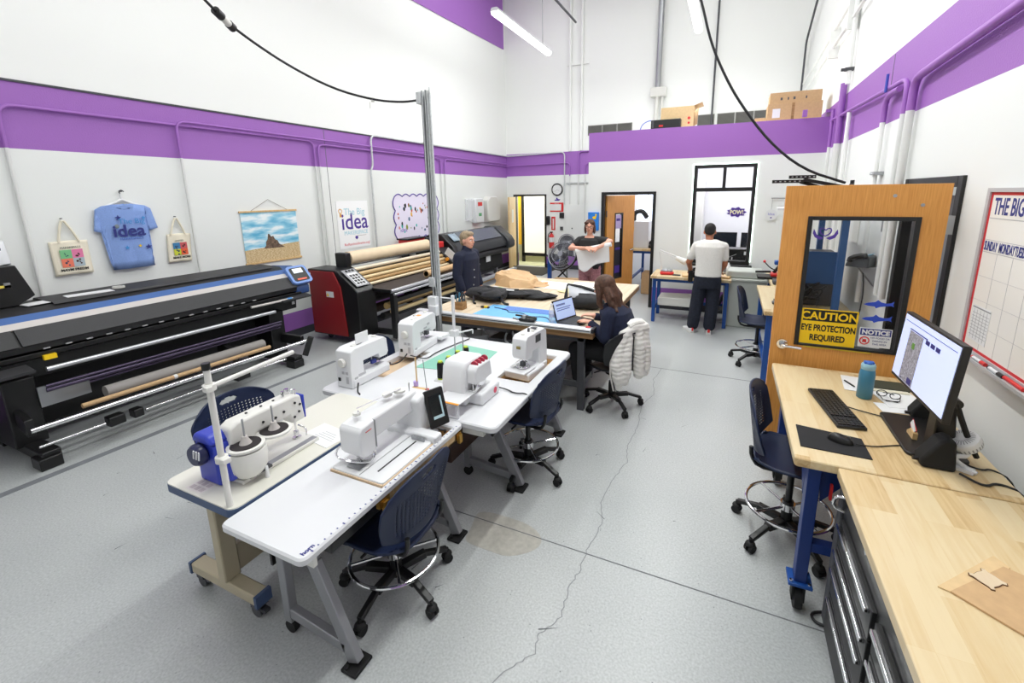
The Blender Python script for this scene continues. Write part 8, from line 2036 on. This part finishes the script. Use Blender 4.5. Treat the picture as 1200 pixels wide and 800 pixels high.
# ---- storage on top of the partition
ZL = 3.251
t = thing('cardboard_box', 'open tan cardboard box with raised flap on the storage ledge', 'box', (-.95, 8.75, ZL))
obj('box', MB().box(-1.24, -.68, 8.62, 8.66, ZL, 3.62).box(-1.24, -.68, 8.96, 9.0, ZL, 3.62).box(-1.24, -1.20, 8.66, 8.96, ZL, 3.62).box(-.72, -.68, 8.66, 8.96, ZL, 3.62), M_card2, t)
obj('flap', MB().add([(-.68, 8.62, 3.62), (-.68, 9.0, 3.62), (-.55, 9.02, 3.66), (-.55, 8.6, 3.66)], [(0, 1, 2, 3)]).add([(-.68, 8.62, 3.50), (-.60, 8.55, 3.57), (-.62, 8.6, 3.3), (-.68, 8.62, 3.28)], [(0, 1, 2, 3)]), M_card, t, solid=.006)
obj('red_mark', MB().cyl((-.76, 8.617, 3.42), (-.76, 8.62, 3.42), .025, n=12).cyl((-.76, 8.617, 3.34), (-.76, 8.62, 3.34), .02, n=12), M_bred, t)
t = thing('stereo_receiver', 'black electronics unit in front of the open cardboard box', 'electronics', (-1.12, 8.55, ZL))
obj('case', MB().box(-1.38, -.88, 8.44, 8.60, ZL, 3.40), M_black, t, bev=.006)
obj('red_light', MB().box(-1.24, -1.17, 8.436, 8.44, 3.28, 3.31), M_bred, t)
obj('feet', MB().box(-1.36, -1.33, 8.435, 8.44, 3.27, 3.39), M_dsteel, t)
tag(cable('blue_cable', [(-1.35, 8.6, 3.40), (-1.45, 8.7, 3.44), (-1.58, 8.7, 3.38), (-1.62, 8.7, 3.26)], .008, m=mat('blue_wire', '3f5fc0', .5)), 'thin blue cable curling left of the black electronics unit', 'cable')
for (x0, x1, y0, z0, z1, lb) in ((.46, 1.22, 8.60, ZL, 3.53, 'lower cardboard box with a white label beside the right wall'), (.48, 1.20, 8.62, 3.531, 3.70, 'long flat cardboard box stacked on the labelled box'), (.28, .44, 8.62, ZL, 3.33, 'small low cardboard piece left of the stacked boxes')):
    t = thing('cardboard_box', lb, 'box', ((x0 + x1) / 2, y0 + .2, z0), 'boxes at the right end of the ledge')
    obj('box', MB().box(x0, x1, y0, y0 + .42, z0, z1), M_card, t, bev=.003)
    if z1 - z0 > .2:
        obj('label', MB().box(x0 + .07, x0 + .18, y0 - .003, y0, z0 + .06, z0 + .2), M_paper, t); obj('tape', MB().box(x0 + .34, x0 + .38, y0 - .002, y0, z0, z1), M_edge, t)
    elif z1 - z0 > .1:
        obj('print', MB().box(x0 + .15, x0 + .18, y0 - .002, y0, z0 + .05, z0 + .09).box(x0 + .25, x0 + .27, y0 - .002, y0, z0 + .05, z0 + .09).box(x0 + .33, x0 + .36, y0 - .002, y0, z0 + .05, z0 + .09).box(x0 + .5, x0 + .52, y0 - .002, y0, z0 + .05, z0 + .09), M_dsteel, t)
# ---- room seen through the second doorway
blue_bench('workbench', 'blue-legged bench in the bright room beyond the doorway', -1.95, -1.12, 9.45, 11.3, .98)
t = thing('grey_machine', 'pale grey cabinet machine on the bench beyond the doorway', 'machine', (-1.72, 9.9, .981))
obj('cabinet', MB().box(-1.90, -1.52, 9.6, 10.1, .981, 1.55), mat('pale_machine_grey', 'd3d6da', .4), t, bev=.01)
obj('hood', MB().tube([(-1.86, 9.7, 1.56), (-1.86, 9.7, 1.72), (-1.70, 9.75, 1.78), (-1.60, 9.8, 1.62)], .05, 12, 2).box(-1.95, -1.84, 9.62, 9.8, 1.5, 1.66), M_black, t)
obj('yellow_sticker', MB().box(-1.88, -1.83, 9.597, 9.60, 1.34, 1.44), M_yel, t)
t = thing('office_phone', 'black desk phone on the bench beyond the doorway', 'phone', (-1.42, 9.75, .981))
obj('base', MB().obox((-1.42, 9.72, 1.02), (.20, .16, .06), (.3, 0, 0)), M_black, t, bev=.01)
obj('handset', MB().tube([(-1.50, 9.70, 1.06), (-1.50, 9.72, 1.12), (-1.40, 9.75, 1.13), (-1.34, 9.72, 1.08)], .02, 8, 1), M_black, t)
tag(obj('plastic_tub', MB().box(-1.62, -1.42, 9.5, 9.9, .001, .46), M_card, bev=.01), 'brown box on the floor beyond the doorway', 'box')
M_day = mat('bright_window_daylight', 'dfeaff', .5, emit=1.6)
wn2 = st(thing('window_2', None, None, (-1.9, YB - .16, 1.2)))
obj('lit_glass', MB().box(-2.2, -1.1, YB - .17, YB - .155, 1.15, 2.2), M_day, wn2)
mb = MB()
for k in range(5): mb.box(-2.22 + k * .28, -2.19 + k * .28, YB - .19, YB - .16, 1.12, 2.23)
mb.box(-2.22, -1.08, YB - .19, YB - .16, 2.2, 2.23).box(-2.22, -1.08, YB - .19, YB - .16, 1.12, 1.15)
obj('window_frame', mb, M_white2, wn2)
# ---- office seen through the interior window
t = thing('office_desk', 'dark desk in the office behind the interior window', 'desk', (.1, 10.6, 0))
obj('desktop', MB().box(-.85, 1.2, 10.2, 11.0, .70, .74), M_black2, t)
obj('front_panel', MB().box(-.8, 1.15, 10.25, 10.28, .05, .70), M_black2, t)
for k, (x, lb) in enumerate(((-.05, 'dark monitor in the office behind the bending man'), (.56, 'second dark monitor in the office at the window right side'))):
    t = thing('monitor', lb, 'monitor', (x, 10.6, .741))
    obj('bezel', MB().box(x - .28, x + .25, 10.55, 10.60, .92, 1.28), M_black, t, bev=.004)
    obj('display', MB().box(x - .26, x + .23, 10.545, 10.55, .94, 1.26), mat('dark_display', '1f242c', .15), t)
    obj('stand', MB().box(x - .04, x + .02, 10.57, 10.62, .741, .95).box(x - .12, x + .1, 10.5, 10.68, .741, .755), M_black, t)
t = thing('office_equipment', 'black equipment stack just inside the interior window', 'equipment', (.15, 8.9, .74))
obj('unit', MB().box(-.12, .40, 8.75, 9.1, .70, 1.13).box(-.50, -.2, 8.75, 9.0, .70, 1.0), M_black, t, bev=.01)
obj('stand', MB().box(-.5, .40, 8.72, 9.12, .0, .70), M_black2, t)
obj('white_mark', MB().beam((.06, 8.745, .98), (.18, 8.745, 1.04), .02, .004).box(.10, .12, 8.742, 8.75, .90, .98).box(.30, .34, 8.742, 8.75, 1.03, 1.09), M_paper, t)
tag(obj('storage_cabinet', MB().box(-.85, -.55, 10.9, 11.7, 0, 2.45), M_white2, bev=.006), 'tall pale cabinet in the office behind the window', 'cabinet')
